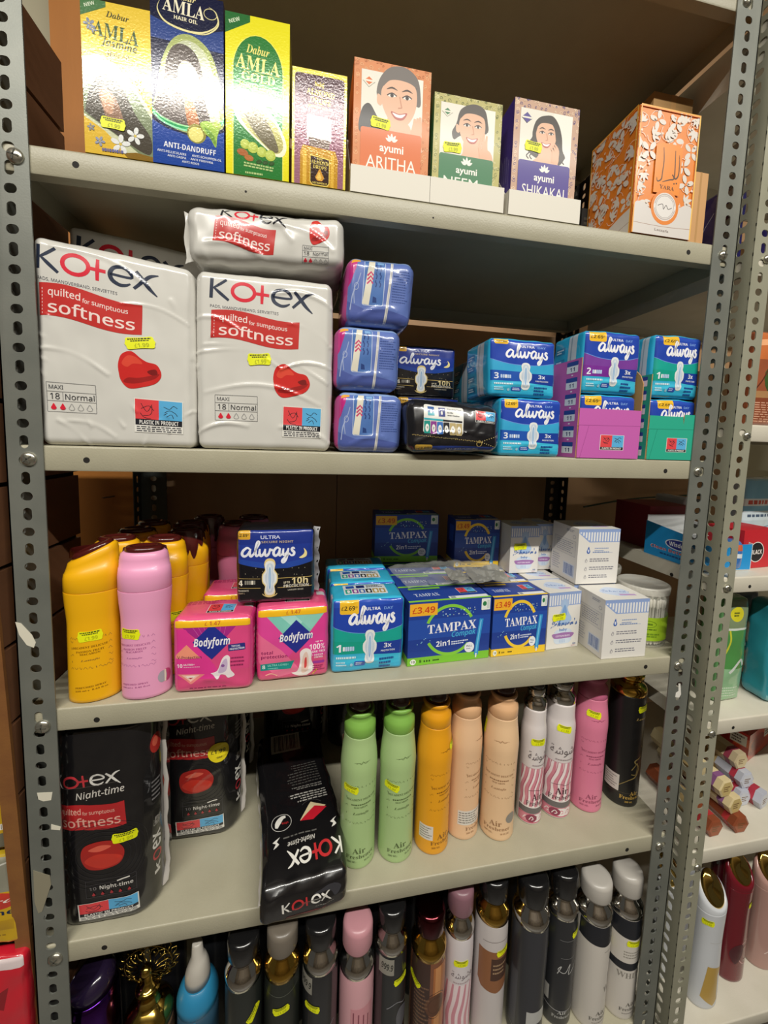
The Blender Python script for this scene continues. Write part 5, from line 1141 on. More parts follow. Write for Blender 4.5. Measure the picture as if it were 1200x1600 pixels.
# tampon boxes
def tampon_box(label, loc, w, h, d, rz, acc, acc2, size, dots, count='18', full=True, group='tampon boxes on the third shelf'):
    t = thing('tampon_box', label, 'box', loc, rz, group)
    mb, pr, fl = carton(w, d, h, '#1f3f92', 'card'); p = pr['front']; k = w/.137
    p.rect(0, 0, 1, 1, '#1e3f96'); p.rect(0, .4, 1, .72, '#244da8'); p.rect(0, .22, 1, .41, '#1d3c92')
    p.rect(0, 0, 1, .125, acc)
    rx = .29/k if k < .9 else .29; ry = .29*w/h*.96
    rx, ry = .29, .29*w/h*.98
    if k < .9: ry = .385
    p.ring(.5, .52, rx, ry, .0048, acc2, 28, 160); p.ring(.5, .52, rx, ry, .0048, acc2, 208, 322)
    p.rect(.01, .78, .335, .97, '#f3b32c'); p.text('£3.49', .04, .82, .305, .92, '#c8401e', 'b')
    p.text('TAMPAX', .225, .50, .82, .64, '#f4f4f8', 's', 2); p.text('Compak', .52, .385, .82, .50, '#49b6e0', 'i', 3, .012)
    p.text('2in1', .335, .27, .5, .36, '#f2f4fa', 'b', 2); p.micro(.52, .275, .74, .345, 2, '#dbe4f6', 3, .5, 2)
    R = random.Random(5)
    for i in range(24): p.ell(R.uniform(.40, .82), R.uniform(.74, .86), R.uniform(.004, .009), R.uniform(.006, .012), ('#cfe3f4', '#7fd0e6', '#dfe8b0')[i % 3], 7)
    for i in range(6): p.ell(R.uniform(.08, .26), R.uniform(.33, .42), .006, .008, '#8fc4e0', 7)
    p.rr(.875, .80, .985, .985, .001, '#e8ebe6'); p.ell(.915, .9, .025, .04, '#2f7d4c', 12); p.rect(.945, .82, .975, .96, '#c9d4cc')
    p.line([(.835, .075), (.85, .3), (.885, .66)], .0068, '#2f93d2', 3); p.line([(.835, .12), (.85, .3), (.88, .64)], .0022, '#6fc0ea', 3); p.line([(.832, .03), (.835, .1)], .0024, '#dfe6ea')
    p.ell(.745, .21, .062, .085, '#e9ecf2', 20); p.text('PULL', .71, .215, .78, .245, '#3a4664', 'b'); p.micro(.71, .175, .78, .2, 1, '#6a7694', 2)
    p.ell(.065, .062, .035, .045, '#eef3ea', 14); p.text(count, .043, .042, .087, .082, '#33402c', 'b'); p.text(size, .14, .045, .165, .085, '#20301c', 'b')
    for i in range(dots): drop(p, .2+.03*i, .062, .009, .014, '#20301c')
    p.micro(.3, .05, .4, .075, 1, '#20301c', 6, .7)
    tp = pr['top']; tp.rect(0, 0, 1, 1, '#203f94'); tp.rect(0, 0, 1, .1, acc2); tp.rect(.5, .08, .98, .24, '#e4e6e8'); tp.rect(.52, .1, .58, .22, '#8a94a0'); plastic_box(tp, .68, .4, .9, .8, 0, False, False); tp.text('TAMPAX', .12, .35, .42, .55, '#c9d4ec', 's'); tp.rect(.1, .85, .5, .97, acc2)
    l = pr['left']; l.rect(0, 0, 1, 1, '#17317a'); l.rect(0, 0, 1, .125, acc); l.rect(.3, .5, .8, .85, '#2c55b2'); pr['right'].rect(0, 0, 1, 1, '#17317a'); pr['right'].rect(0, 0, 1, .125, acc)
    mb.build('carton', t); return t
GR, GR2, YL, YL2 = '#7cc433', '#86cb3c', '#f0c62c', '#f2cb34'
TB = 'tampon boxes on the third shelf'
tg = tampon_box('green-banded tampon box at the front of the third shelf', (.4560, .0300, zc), .1375, .1012, .0555, math.radians(3.4), GR, GR2, 'S', 3)
ty = tampon_box('yellow-banded tampon box at the front beside the green-banded one', (.5975, .0382, zc), .0988, .0995, .0555, math.radians(2.6), YL, YL2, 'R', 2)
dup(tg, (.4525, .0895, zc), math.radians(2), 'green-banded tampon box, second in its file, under the clear bag')
dup(tg, (.447, .150, zc), 0, 'green-banded tampon box, third in its file, in the shade')
g4 = dup(tg, (.447, .2100, zc), 0, 'green-banded tampon box, fourth in its file, below the raised one'); 
dup(ty, (.5955, .0978, zc), math.radians(1), 'yellow-banded tampon box, second in its file, under the clear bag')
dup(ty, (.590, .156, zc), 0, 'yellow-banded tampon box, third in its file, below the raised one')
zt = zc+.1025
tampon_box('green-banded tampon box raised at the back in the shade', (.434, .226, zt), .128, .096, .052, math.radians(-3), GR, GR2, 'S', 3)
tampon_box('yellow-banded tampon box raised at the back in the shade', (.583, .181, zt), .090, .0935, .052, math.radians(-3), YL, YL2, 'R', 2)
# baby cotton bud cartons
def bud_front(p):
    p.rect(0, 0, 1, 1, '#e3e0da'); p.rect(0, .76, 1, 1, '#93a9d6')
    for k in range(13): p.rr(.02+.076*k, .775, .062+.076*k, .955, .0012, '#e9e9ea')
    p.rect(0, .965, 1, 1, '#8ea5d4')
    p.ell(.5, .80, .14, .085, '#a9bfe0', 20); p.blob([(.5, .86), (.62, .66), (.74, .5), (.5, .42), (.26, .5), (.38, .66)], '#a8c3e4'); p.blob([(.5, .78), (.58, .62), (.5, .53), (.42, .62)], '#7ea4d6')
    p.rr(.22, .08, .78, .34, .008, '#cfdcec'); p.blob([(.16, .26), (.3, .27), (.5, .28), (.84, .26), (.78, .19), (.66, .175), (.35, .175), (.22, .19)], '#a173ae', 3); p.text('COTTON BUDS', .28, .205, .72, .235, '#e9dcee', 'b')
    p.text('Johnson\u2019s', .08, .36, .93, .525, '#3c64a8', 'sc', 0, .018); p.text('baby', .38, .295, .62, .36, '#4f78b8', 'r', 0, .02)
    for x in (.4, .45, .5, .55): p.rect(x, .1, x+.02, .16, '#a9bfe0')
    p.text('100', .82, .045, .92, .075, '#5c6fa0', 'b'); p.micro(.78, .02, .95, .035, 1, '#c06a80', 2)
def bud_side(p):
    p.rect(0, 0, 1, 1, '#e2dfd9'); p.poly([(0, .965), (1, .965), (1, .76), (.26, .76), (.0, .93)], '#93a9d6'); p.rect(0, .955, 1, 1, '#8ea5d4')
    for k in range(15):
        x = .03+.066*k; lo = max(.775, .94-.62*x+.0) if x < .27 else .775
        p.rr(x, lo, x+.036, .945, .001, '#ebebeb')
    drop(p, .255, .61, .042, .055, '#3f62ae'); p.ell(.255, .605, .018, .03, '#dfe6f2', 10)
    for y, x0, x1 in ((.655, .4, .78), (.61, .4, .66), (.585, .36, .84)): p.micro(x0, y-.012, x1, y+.008, 1, '#7c95c4', int(y*100), .7)
    p.rect(.36, .57, .84, .574, '#8fa3cf')
    for i, y in enumerate((.40, .25, .10)):
        p.micro(.3, y, .92, y+.075, 2, '#7d7d88', 20+i, .42); p.line([(.19, y), (.215, y+.06), (.24, y+.02)], .0007, '#9a98a0', 3); p.ring(.215, y+.02, .025, .025, .0005, '#9a98a0')
def bud_left(p):
    p.rect(0, 0, 1, 1, '#dedad4'); p.rect(.1, .47, .92, .75, '#d6d2cc'); 
    for a, b in (((.1, .47), (.92, .47)), ((.1, .75), (.92, .75)), ((.1, .47), (.1, .75)), ((.92, .47), (.92, .75))): p.line([a, b], .0005, '#9a9aa6')
    p.micro(.2, .5, .86, .72, 6, '#9394a4', 4, .4); p.micro(.55, .9, .9, .95, 2, '#8d8f9c', 5); p.micro(.06, .12, .4, .42, 7, '#a7a8b2', 6, .4); p.barcode(.5, .08, .92, .32, '#4a66a4', '#cfd6e2'); p.ring(.85, .83, .05, .03, .0006, '#8d8f9c')
def bud_top(p):
    p.rect(0, 0, 1, 1, '#dcd9d2'); p.blob([(.2, .5), (.5, .2), (.75, .3), (.8, .6), (.5, .8)], '#c3d0e6'); p.text('Johnson\u2019s', .25, .4, .85, .62, '#7f98c6', 'sc', -12, .01); p.poly([(.5, .25), (.85, .2), (.86, .3), (.52, .35)], '#b99cc6')
def bud_box(label, loc, w, h, d, rz, side=False, sticker=True):
    t = thing('cotton_bud_box', label, 'box', loc, rz, 'cotton bud boxes on the third shelf')
    mb, pr, fl = carton(w, d, h, '#e0ddd6', 'card')
    (bud_side if side else bud_front)(pr['front']); bud_left(pr['left']) if side else pr['left'].rect(0, 0, 1, 1, '#d9d6cf'); bud_top(pr['top'])
    mb.build('carton', t)
    if side: 
        m2 = MB(); m2.box((-.0006, -.0012, h*.775), (w+.0008, -.0004, h*.78), mat('#b9c4dc', 'card')); 
    if sticker and not side: price_sticker(t, fl['front'][0], w, h, .34, .565, 4, .027, .0125)
    return t
bud_box('white cotton bud box with a blue droplet, front one beside the yellow tampon box', (.7010, .0462, zc), .0642, .0985, .060, math.radians(5))
bud_box('white cotton bud box turned sideways at the front, showing its printed back', (.7755, .0080, zc), .0820, .0990, .066, math.radians(-.5), True)
bud_box('white cotton bud box standing behind the front droplet one', (.6985, .1095, zc), .0642, .0995, .060, 0, sticker=False)
bud_box('white cotton bud box, third in its file below the raised droplet one', (.695, .171, zc), .0642, .0995, .060, 0, sticker=False)
bud_box('sideways cotton bud box behind the front sideways one, carrying another', (.7690, .0765, zc), .0820, .0995, .066, 0, True)
bud_box('raised cotton bud box with a blue droplet, in the shade at the back', (.6775, .1405, zt-.0010), .0585, .0900, .055, 0)
bud_box('raised narrow cotton bud box between the raised droplet one and the raised sideways one', (.7375, .1560, zt-.0010), .040, .0900, .055, 0, sticker=False)
bud_box('raised cotton bud box turned sideways, printed back towards the aisle', (.7685, .0735, zt-.0010), .0815, .0985, .076, math.radians(-1.0), True)
# round tub of cotton buds with a green label, and one behind
def bud_tub(label, loc, r, h, full=True):
    t = thing('cotton_bud_tub', label, 'tub', loc, 0, 'round tubs of cotton buds')
    mb = MB(); mb.lathe([(r*.97, 0), (r, .003), (r, h-.006)], clear('clear_plastic', '#dfe0d4', .1, .22), 40, cap0=True, cap1=False); mb.build('tub', t)
    mb = MB(); g = mat('#9fc22a', 'paper'); mb.lathe([(r+.0004, h*.12), (r+.0004, h*.52)], g, 48, cap0=False, cap1=False)
    def f(u, v, l): th = (u-.5)*3.0-.5; return Vector(((r+.0005+l)*math.sin(th), -(r+.0005+l)*math.cos(th), h*(.12+.4*v)))
    p = Print(mb, f, r*3, h*.4, 'paper', .003, .0002, .00006); p.ring(.5, .72, .12, .14, .0006, '#5d7d1a'); p.micro(.42, .68, .58, .76, 1, '#5d7d1a', 3, .9); p.micro(.3, .46, .7, .54, 1, '#4a6a16', 5); p.micro(.3, .15, .7, .35, 2, '#6f9320', 4); mb.build('label', t)
    if full:
        mb = MB(); R = random.Random(2); w_ = mat('#ece8dc', 'matte')
        for ring_, n in ((.86, 38), (.66, 26), (.42, 16)):
            for k in range(n):
                a = 2*math.pi*(k+R.random()*.5)/n; x, y = r*ring_*math.cos(a), r*ring_*math.sin(a); z1 = h*.80+R.uniform(-.003, .003)
                mb.tube([(x, y, .004), (x, y, .006), (x, y, .016), (x, y, .018), (x, y, z1-.016), (x, y, z1-.014), (x, y, z1-.003), (x, y, z1)], [.001, .0026, .0026, .0012, .0012, .0026, .0026, .001], w_, 6)
        o = mb.build('cotton_buds', t); o['kind'] = 'stuff'
    mb = MB(); mb.lathe([(r+.0012, h-.012), (r+.0016, h-.002), (r+.0006, h), (r-.003, h+.0004), (r-.004, h-.0015), (.0001, h-.0012)], clear('lid_plastic', '#e6e3d8', .2, .55), 40, cap0=False, cap1=False); mb.build('lid', t)
    return t
bud_tub('round clear tub of cotton buds with a green label beside the right post', (.9005, .0665, zc), .0405, .104)
bud_tub('white-lidded round tub behind the green-labelled cotton bud tub', (.888, .165, zc), .040, .108, False)
# crumpled clear bag lying on the boxes
t = thing('plastic_bag', 'crumpled clear plastic bag lying across the tampon boxes', 'bag', (.455, .062, zc+.1085))
mb = MB(); N1, N2 = 40, 18; o_ = Vector((3, 1, 5))
def bagz(u, v): return .006+.010*abs(noise.noise(Vector((u*6, v*4, 1))+o_))+.006*abs(noise.noise(Vector((u*17, v*11, 3))))+.010*max(0, u-.7)/.3*abs(math.sin(v*7))
rows = [[(.205*u-.015*(v-.5)*(u < .2), .125*v*(1-.35*abs(u-.5)), bagz(u, v)*math.sin(math.pi*min(1, max(.02, u)))**.35) for u in [i/N1 for i in range(N1+1)]] for v in [j/N2 for j in range(N2+1)]]
mb.grid(rows, clear('bag_film', '#cfd0cc', .07, .28), True); mb.build('bag_film', t)
mb = MB(); silver = mat('#b9b8b0', 'steel')
for (a0, a1, b0, b1) in ((.40, .55, .05, .5), (.58, .9, .02, .6)):
    rr_ = [[(.205*u+.01*v, .125*v*(1-.35*abs(u-.5)), bagz(u, v)*math.sin(math.pi*u)**.35+.0007) for u in [a0+(a1-a0)*i/14 for i in range(15)]] for v in [b0+(b1-b0)*j/8 for j in range(9)]]
    mb.grid(rr_, silver, True)
mb.build('silver_print', t)['label'] = 'silvery printed panels'

mb = MB(); w0, w1, w2 = aty(912, 792, .41), aty(985, 780, .41), aty(1075, 774, .41)
mb.tube([Vector(p) for p in spline([tuple(w0), tuple(w1), tuple(w2), (w2.x+.15, .41, w2.z+.002)], 6)], .0024, mat('#1f3d22', 'satin'), 8); tag(mb.build('green_cable'), 'thin dark green cable running along the back board above the cotton bud boxes', 'cable')
# ================================================================ fourth shelf
zd = ZD+UP
def kotex_night(p, s=0.0, tagd=True):
    p.rect(0, 0, 1, 1, '#141315') if False else None
    logo_kotex(p, -.02+s, .725, .66+s, .785, '#d9d6d0', '#b8323a', 3, .95)
    p.line([(.0, .715), (.64+s, .735)], .0005, '#55504c')
    p.text('Night-time', .24+s, .665, .70+s, .71, '#cfcac2', 'i', 6, .006)
    banner(p, .02+s, .515, .70+s, .64, 3, '#b02428', '#e0a898', .08)
    for k in range(5): p.ring(.48+s, .375, .26+.05*k, .10+.02*k, .0006, '#26252a')
    p.blob([(.27+s, .37), (.3+s, .43), (.45+s, .45), (.6+s, .44), (.68+s, .39), (.64+s, .33), (.5+s, .305), (.33+s, .315)], '#a8231f'); p.blob([(.3+s, .35), (.4+s, .385), (.55+s, .38), (.66+s, .36), (.6+s, .325), (.45+s, .312)], '#c53528'); p.blob([(.34+s, .41), (.45+s, .43), (.56+s, .42), (.45+s, .4)], '#d9604c')
    x0, x1 = .30+s, .78+s
    for y in (.16, .228, .25): p.line([(x0, y), (x1, y+.004)], .0004, '#4a484c')
    for x in (x0, x1): p.line([(x, .16), (x, .252)], .0004, '#4a484c')
    p.text('10', x0+.03, .2, x0+.1, .217, '#6d6a6a', 'b'); p.text('Night-time', x0+.13, .195, x1-.03, .222, '#d5d1ca', 'b', 1); p.line([(x0+.3, .234), (x0+.36, .24), (x0+.42, .243)], .0018, '#e2ded6')
    for k in range(5): drop(p, x0+.07+.085*k, .176, .016, .0075, '#b03038')
    plastic_box(p, .21+s, .045, .80+s, .135, 2)
def night_long(label, x, y, sticker=None, seal=True, seed=81):
    w, d, h = .127, .095, .288
    t = thing('pad_pack', label, 'pad pack', (x, y, zd), 0, PADS)
    rid = [(.09, .12, .115, .18, .002, .0014), (.085, .10, .11, .14, .002, .0012), (.02, .21, .08, .225, .003, .0015)]
    if seed > 81: rid += [(.05, .13, .11, .17, .003, .002), (.05, .115, .12, .15, .0025, .002), (.06, .1, .12, .13, .003, .002)]
    mb, pr, fl = film(w, d, h, .034, '#151416', seed, .0008, 42, rid, (.001, .006, .001), .004, None, 'film', rz=.006)
    kotex_night(pr['front'], .05 if seed == 81 else .03)
    r_ = pr['right']; logo_kotex(r_, .02 if False else .03, .10, .30, .34, '#dedbd4', '#b8323a', 0) if False else None
    p = pr['right']
    # sideways word mark and round seal on the curved side
    for (a, b, c_, d_) in ((.15, .40, .28, .47),): p.text('Night-time', a, b, c_, d_, '#cfcac2', 'i', 90)
    p.text('ex', .05, .30, .32, .36, '#dedbd4', 'b', 90); p.ring(.19, .25, .08, .022, .003, '#b8323a'); p.text('k', .1, .16, .28, .2, '#dedbd4', 'b', 90); p.ell(.22, .84, .13, .05, '#b02a26', 20); p.ell(.2, .85, .06, .025, '#d8604a', 14)
    p.micro(.1, .55, .3, .66, 5, '#8a8788', 4, .4)
    mb.build('film_pack', t)
    mb = MB(); n = 22; rows = []
    for k in range(n+1):
        z = h*(.10+.895*k/n); s_ = .0011*math.sin(k*1.7)+.0008*math.sin(k*.7)
        rows.append([(w+.0005+s_, d*.40, z), (w+.0045+s_, d*.39, z), (w+.0065+s_, d*.40, z)])
    rows[0:0] = [[(w-.004, d*.30, h*.02), (w+.002, d*.32, h*.03), (w+.006, d*.36, h*.04)], [(w-.003, d*.33, h*.07), (w+.0035, d*.34, h*.075), (w+.007, d*.38, h*.08)]]
    sl = mat('#bdb8b2', 'film'); mb.grid(rows, sl, True); mb.grid([[(a, b+.0007, c) for a, b, c in r] for r in rows], sl, True, True); o = mb.build('seal_flap', t); o['label'] = 'pale grey seal'
    if sticker == 'price': price_sticker(t, *fl['front'], .74, .455, 1, .032, .0145, .005)
    elif sticker:
        mb = MB(); f = fl['front']; g = lambda u, v, l: f[0](.78+(u-.5)*.034/f[1], .535+(v-.5)*.034/f[2], l)
        p = Print(mb, g, .034, .034, 'paper', .004, .0012, .00006); p.ell(.5, .5, .5, .5, '#e9d51e', 30); p.text('£1.99', .14, .46, .8, .66, '#33301c', 'b'); p.text('*RRP', .36, .2, .64, .3, '#33301c', 'b'); mb.build('price_sticker', t)
    return t
night_long('large black night-time pad pack standing against the left post', -.0265, .0155, 'price', True, 81)
night_long('black night-time pad pack with a round price sticker, behind the one against the post', .0665, .1180, 'round', True, 83)
night_long('black night-time pad pack in deep shade behind the round-stickered one', .0665, .2250, None, True, 84)
night_long('black night-time pad pack in the dark behind the lying black pack', .2150, .285, None, True, 85)
night_long('black night-time pad pack in the dark behind the pale green air fresheners', .3520, .275, None, True, 86)
# long black pack lying down with its end poking over the edge
w, d, h = .1215, .295, .0560; rz = math.radians(6.5)
t = thing('pad_pack', 'black night-time pad pack lying flat, its end poking over the shelf edge', 'pad pack', (.2465, -.028, zd), rz, PADS)
def sag(P):
    k = max(0, (.05-P.y)/.05)
    return (P.x+.004*math.sin(P.y*18), P.y, max(P.z, .0005)+.004*math.sin(P.y*22)*P.z/h-.006*k*k*P.z/h-0*k)
mb, pr, fl = film(w, d, h, .010, '#151416', 87, .0013, 38, [(.01, .045, .1, .05, .002, .003), (.03, .02, .1, .03, .002, .002), (.08, .01, .118, .03, .003, .0025)], (.003, .004, .003), .0038, sag)
p = pr['top']
logo_kotex(p, .30, .075, .97, .150, '#e6e3dc', '#c22f34', 184); p.text('Night-time', .30, .165, .64, .197, '#dcd8d0', 'i', 183, .008)
p.blob([(.13, .17), (.2, .19), (.17, .205), (.21, .225), (.12, .205), (.16, .195)], '#e6e3dc', 2); p.blob([(.86, .21), (.93, .225), (.9, .245), (.94, .265), (.85, .24), (.89, .23)], '#e6e3dc', 2)
p.micro(.25, .207, .85, .221, 1, '#6a6864', 2, .5)
p.ring(.235, .30, .125, .047, .0008, '#cfccc6'); p.line([(.17, .275), (.19, .3), (.24, .325), (.29, .328)], [.004, .0085, .007, .004], '#e6e3dc', 5); p.text('ultra', .24, .285, .32, .298, '#b82c30', 'b', 184)
p.poly([(.47, .285), (.64, .275), (.83, .345), (.64, .385), (.62, .375)], '#d9c9a0'); p.poly([(.47, .282), (.64, .273), (.84, .335), (.68, .355)], '#c21f30')
p.ring(.65, .33, .17, .07, .0005, '#5a5856', 40, 140)
p.micro(.37, .40, .88, .47, 4, '#b5b1aa', 5, .45, 183); p.micro(.37, .49, .85, .52, 2, '#8a8782', 6, .45, 183); p.micro(.36, .53, .85, .70, 8, '#55534f', 7, .35, 183)
p.barcode(.2, .82, .66, .97, '#1a1a1c', '#b9b5ab')
p = pr['front']; logo_kotex(p, .24, .42, .80, .70, '#e2dfd8', '#b62c30', 3); p.micro(.62, .30, .85, .36, 1, '#6a6864', 3, .6)
p.poly([(.25, .05), (.68, .1), (.75, .22), (.3, .2)], '#6d1a1e'); p.blob([(.6, .72), (.8, .86), (.92, .7), (.85, .5), (.78, .7)], '#34343a')
mb.build('film_pack', t)
mb = MB(); n = 26; rows = []
for k in range(n+1):
    y = d*(.02+.95*k/n); s_ = .0009*math.sin(k*2.1); rows.append([(.003+.004*math.sin(y*18), y, h*.55), (-.0015+s_+.004*math.sin(y*18), y, h*.56), (-.0035+s_+.004*math.sin(y*18), y, h*.5)])
sl = mat('#bdb8b2', 'film'); mb.grid(rows, sl, True); mb.grid([[(a, b, c-.0007) for a, b, c in r] for r in rows], sl, True, True); mb.build('seal_flap', t)['label'] = 'pale grey seal'
# tall air fresheners
AF = 'tall room sprays on the fourth shelf'
BROWNCAP = mat('#3a1a12', 'gloss')
def can(prof): return Bottle(prof)
TALL = [(.0262, 0), (.0282, .0012), (.0288, .006), (.0282, .05), (.0280, .10), (.0286, .14), (.0292, .160), (.0288, .172), (.0272, .188), (.0252, .204), (.0247, .2155)]
def air_freshener(label, x, y, color, deep, ink, turn=0, sticker=None, extra=None, seal=False, sc=1.0, group=AF, loc_z=None, style='frame', cap=None):
    t = thing('air_freshener', label, 'air freshener', (x, y, zd if loc_z is None else loc_z), 0, group)
    m_ = mat(color, 'satin'); mb = MB(); B = can([(r*sc, z) for r, z in TALL]); B.body(mb, m_)
    p = B.print(mb, .006, .21, turn, 175)
    if style == 'frame':
        vines(p, .22, .36, .80, .66, ink); p.line([(.4, .845), (.45, .85), (.49, .842), (.52, .86), (.56, .845), (.62, .855)], .0007, ink, 4); p.line([(.36, .848), (.66, .856)], .0004, ink)
        p.text('DECADENT DELICATE', .22, .545, .80, .562, ink, 's', 3); p.micro(.32, .503, .70, .520, 1, ink, 7, .6, 3, False); p.text('MACARON', .37, .482, .62, .496, ink, 's', 3); p.text('Lattafa', .35, .425, .65, .448, ink, 'si', 3)
        p.text('Air', .36, .105, .60, .15, ink, 's', 3); p.text('Freshener', .24, .065, .78, .095, ink, 's', 3); p.text('300 ML.', .26, .03, .44, .045, ink, 's', 3); p.text('10 FL.OZ', .58, .034, .76, .049, ink, 's', 3)
    if extra: extra(p, B, mb)
    mb.build('can', t)
    dm = mat(deep, 'satin'); mb = MB(); k = sc
    mb.lathe([(.0245*k, .2158), (.0250*k, .2166), (.0250*k, .228), (.0243*k, .2335), (.0205*k, .2385), (.0192*k, .243), (.0205*k, .2462), (.0222*k, .2485), (.0222*k, .2525), (.0208*k, .2535)], dm, 40); mb.build('shoulder', t)
    mb = MB(); mb.lathe([(.0190*k, .2536), (.0190*k, .262), (.0172*k, .2725), (.012*k, .2755), (.0001, .276)], cap or BROWNCAP, 32); mb.build('cap', t)
    if sticker: price_sticker(t, p.fmap, p.w, p.h, *sticker, sw=.026, sh=.0125, seg=.004, lift=.0006)
    return t
def white_note(u0, v0, u1, v1):
    def f(p, B, mb): p.rect(u0, v0, u1, v1, '#dcd6cc'); p.micro(u0+.02, v0+.01, u1-.02, v1-.01, 5, '#7a746c', 3, .4)
    return f
G1, G1d, GI = '#a9c587', '#7fb04e', '#55663c'
air_freshener('pale green air freshener beside the lying black pack', .3895, .0555, G1, G1d, GI, 2, (.30, .635, -8))
air_freshener('pale green air freshener between another green one and the yellow one', .4530, .0545, G1, G1d, GI, 6, (.29, .615, -16))
air_freshener('golden yellow air freshener between the green and peach ones', .5160, .0570, '#e9a21c', '#e09a18', '#8a5a14', 26, (.72, .87, 6), white_note(.0, .10, .28, .22))
PE, PEd, PI_ = '#e6be96', '#dcae82', '#9a7250'
air_freshener('peach air freshener beside the golden yellow one, with a white note at its foot', .5760, .0720, PE, PEd, PI_, 38, (.90, .835, 90), white_note(.08, .11, .62, .235))
def silver_dot(p, B, mb): p.ell(.80, .17, .12, .045, '#8d8880', 20)
air_freshener('peach air freshener with a silver dot near its base', .6370, .0600, '#e9c49a', PEd, PI_, -28, (.045, .90, 90), silver_dot)
air_freshener('glossy pink air freshener beside the black one', .8290, .0820, '#dd7f9c', '#cf6d90', '#9a4a66', -12, (.40, .905, -8))
# two slim white sprays with pink ribbons
def ribbon_spray(label, x, y, r, hh, turn, loc_z, group, sticker, capc='#8f8a84', capmat=None, top=True):
    t = thing('air_freshener', label, 'air freshener', (x, y, loc_z), 0, group)
    B = Bottle([(r*.93, 0), (r*.99, .001), (r, .006), (r*.985, .06), (r*.975, .12), (r, .16), (r*.97, .175), (r*.90, .188), (r*.88, hh)]); mb = MB(); B.body(mb, mat('#dcd4d2', 'satin'))
    p = B.print(mb, .003, hh-.002, turn, 178)
    p.rect(0, .0, 1, .085, '#c9647a'); 
    for fx, fr, c in ((.2, .016, '#d88a98'), (.5, .017, '#ece4e2'), (.8, .016, '#d88a98'), (.36, .010, '#8c3a52'), (.65, .009, '#ece4e2')):
        p.ell(fx, .045, fr/p.w, .036, c, 14); p.line([(fx-.06, .03), (fx, .06), (fx+.05, .04), (fx, .03)], .0014, '#ece4e2' if c != '#ece4e2' else '#d88a98', 4)
    p.rect(0, .088, 1, .14, '#6d6868'); p.rect(0, .14, 1, .50, '#efe6e4')
    for k in range(9):
        x0 = -.12+.14*k; p.line([(x0, .15), (x0+.05, .22), (x0+.03, .30), (x0+.12, .40), (x0+.15, .50)], [.0035, .0055, .006, .0055, .004], '#d58a98', 5); p.line([(x0+.05, .15), (x0+.08, .24), (x0+.08, .32), (x0+.17, .42), (x0+.2, .5)], .0012, '#b05a70', 5)
    p.text('Air', .34, .215, .62, .275, '#4a2a34', 's', 2); p.text('Freshener', .2, .165, .82, .205, '#4a2a34', 's', 2); p.line([(.25, .295), (.45, .305), (.55, .295), (.75, .305)], .0007, '#4a2a34', 4)
    p.rect(0, .50, 1, .505, '#c9a9ae'); p.text('\ufe94\ufeb7\ufeee\ufeb7\u0648', .18, .555, .82, .655, '#6d6466'); p.micro(.3, .52, .72, .54, 1, '#a89a9c', 3)
    mb.build('can', t)
    ch = mat('#d8d6d0', 'chrome'); mb = MB()
    mb.lathe([(r*.885, hh+.0002), (r*.90, hh+.001), (r*.90, hh+.010), (r*.80, hh+.015), (r*.62, hh+.018), (r*.60, hh+.022)], ch, 36); mb.build('collar', t)
    mb = MB(); mb.lathe([(r*.64, hh+.0222), (r*.72, hh+.023), (r*.72, hh+.034), (r*.70, hh+.035), (r*.40, hh+.0355)], ch, 32); mb.lathe([(r*.66, hh+.0352), (r*.66, hh+.045), (r*.55, hh+.049), (.0001, hh+.050)], capmat or mat('#26221f', 'gloss'), 32); mb.build('cap', t)
    if sticker: price_sticker(t, p.fmap, p.w, p.h, *sticker, sw=.026, sh=.0125, seg=.004, lift=.0006)
    return t
ribbon_spray('slim white air freshener with pink ribbons, beside the peach one', .7060, .0720, .0215, .212, 8, zd, AF, (.42, .74, 0))
ribbon_spray('white air freshener with pink ribbons, beside the glossy pink one', .7630, .0800, .0270, .214, -6, zd, AF, (.44, .81, -9))
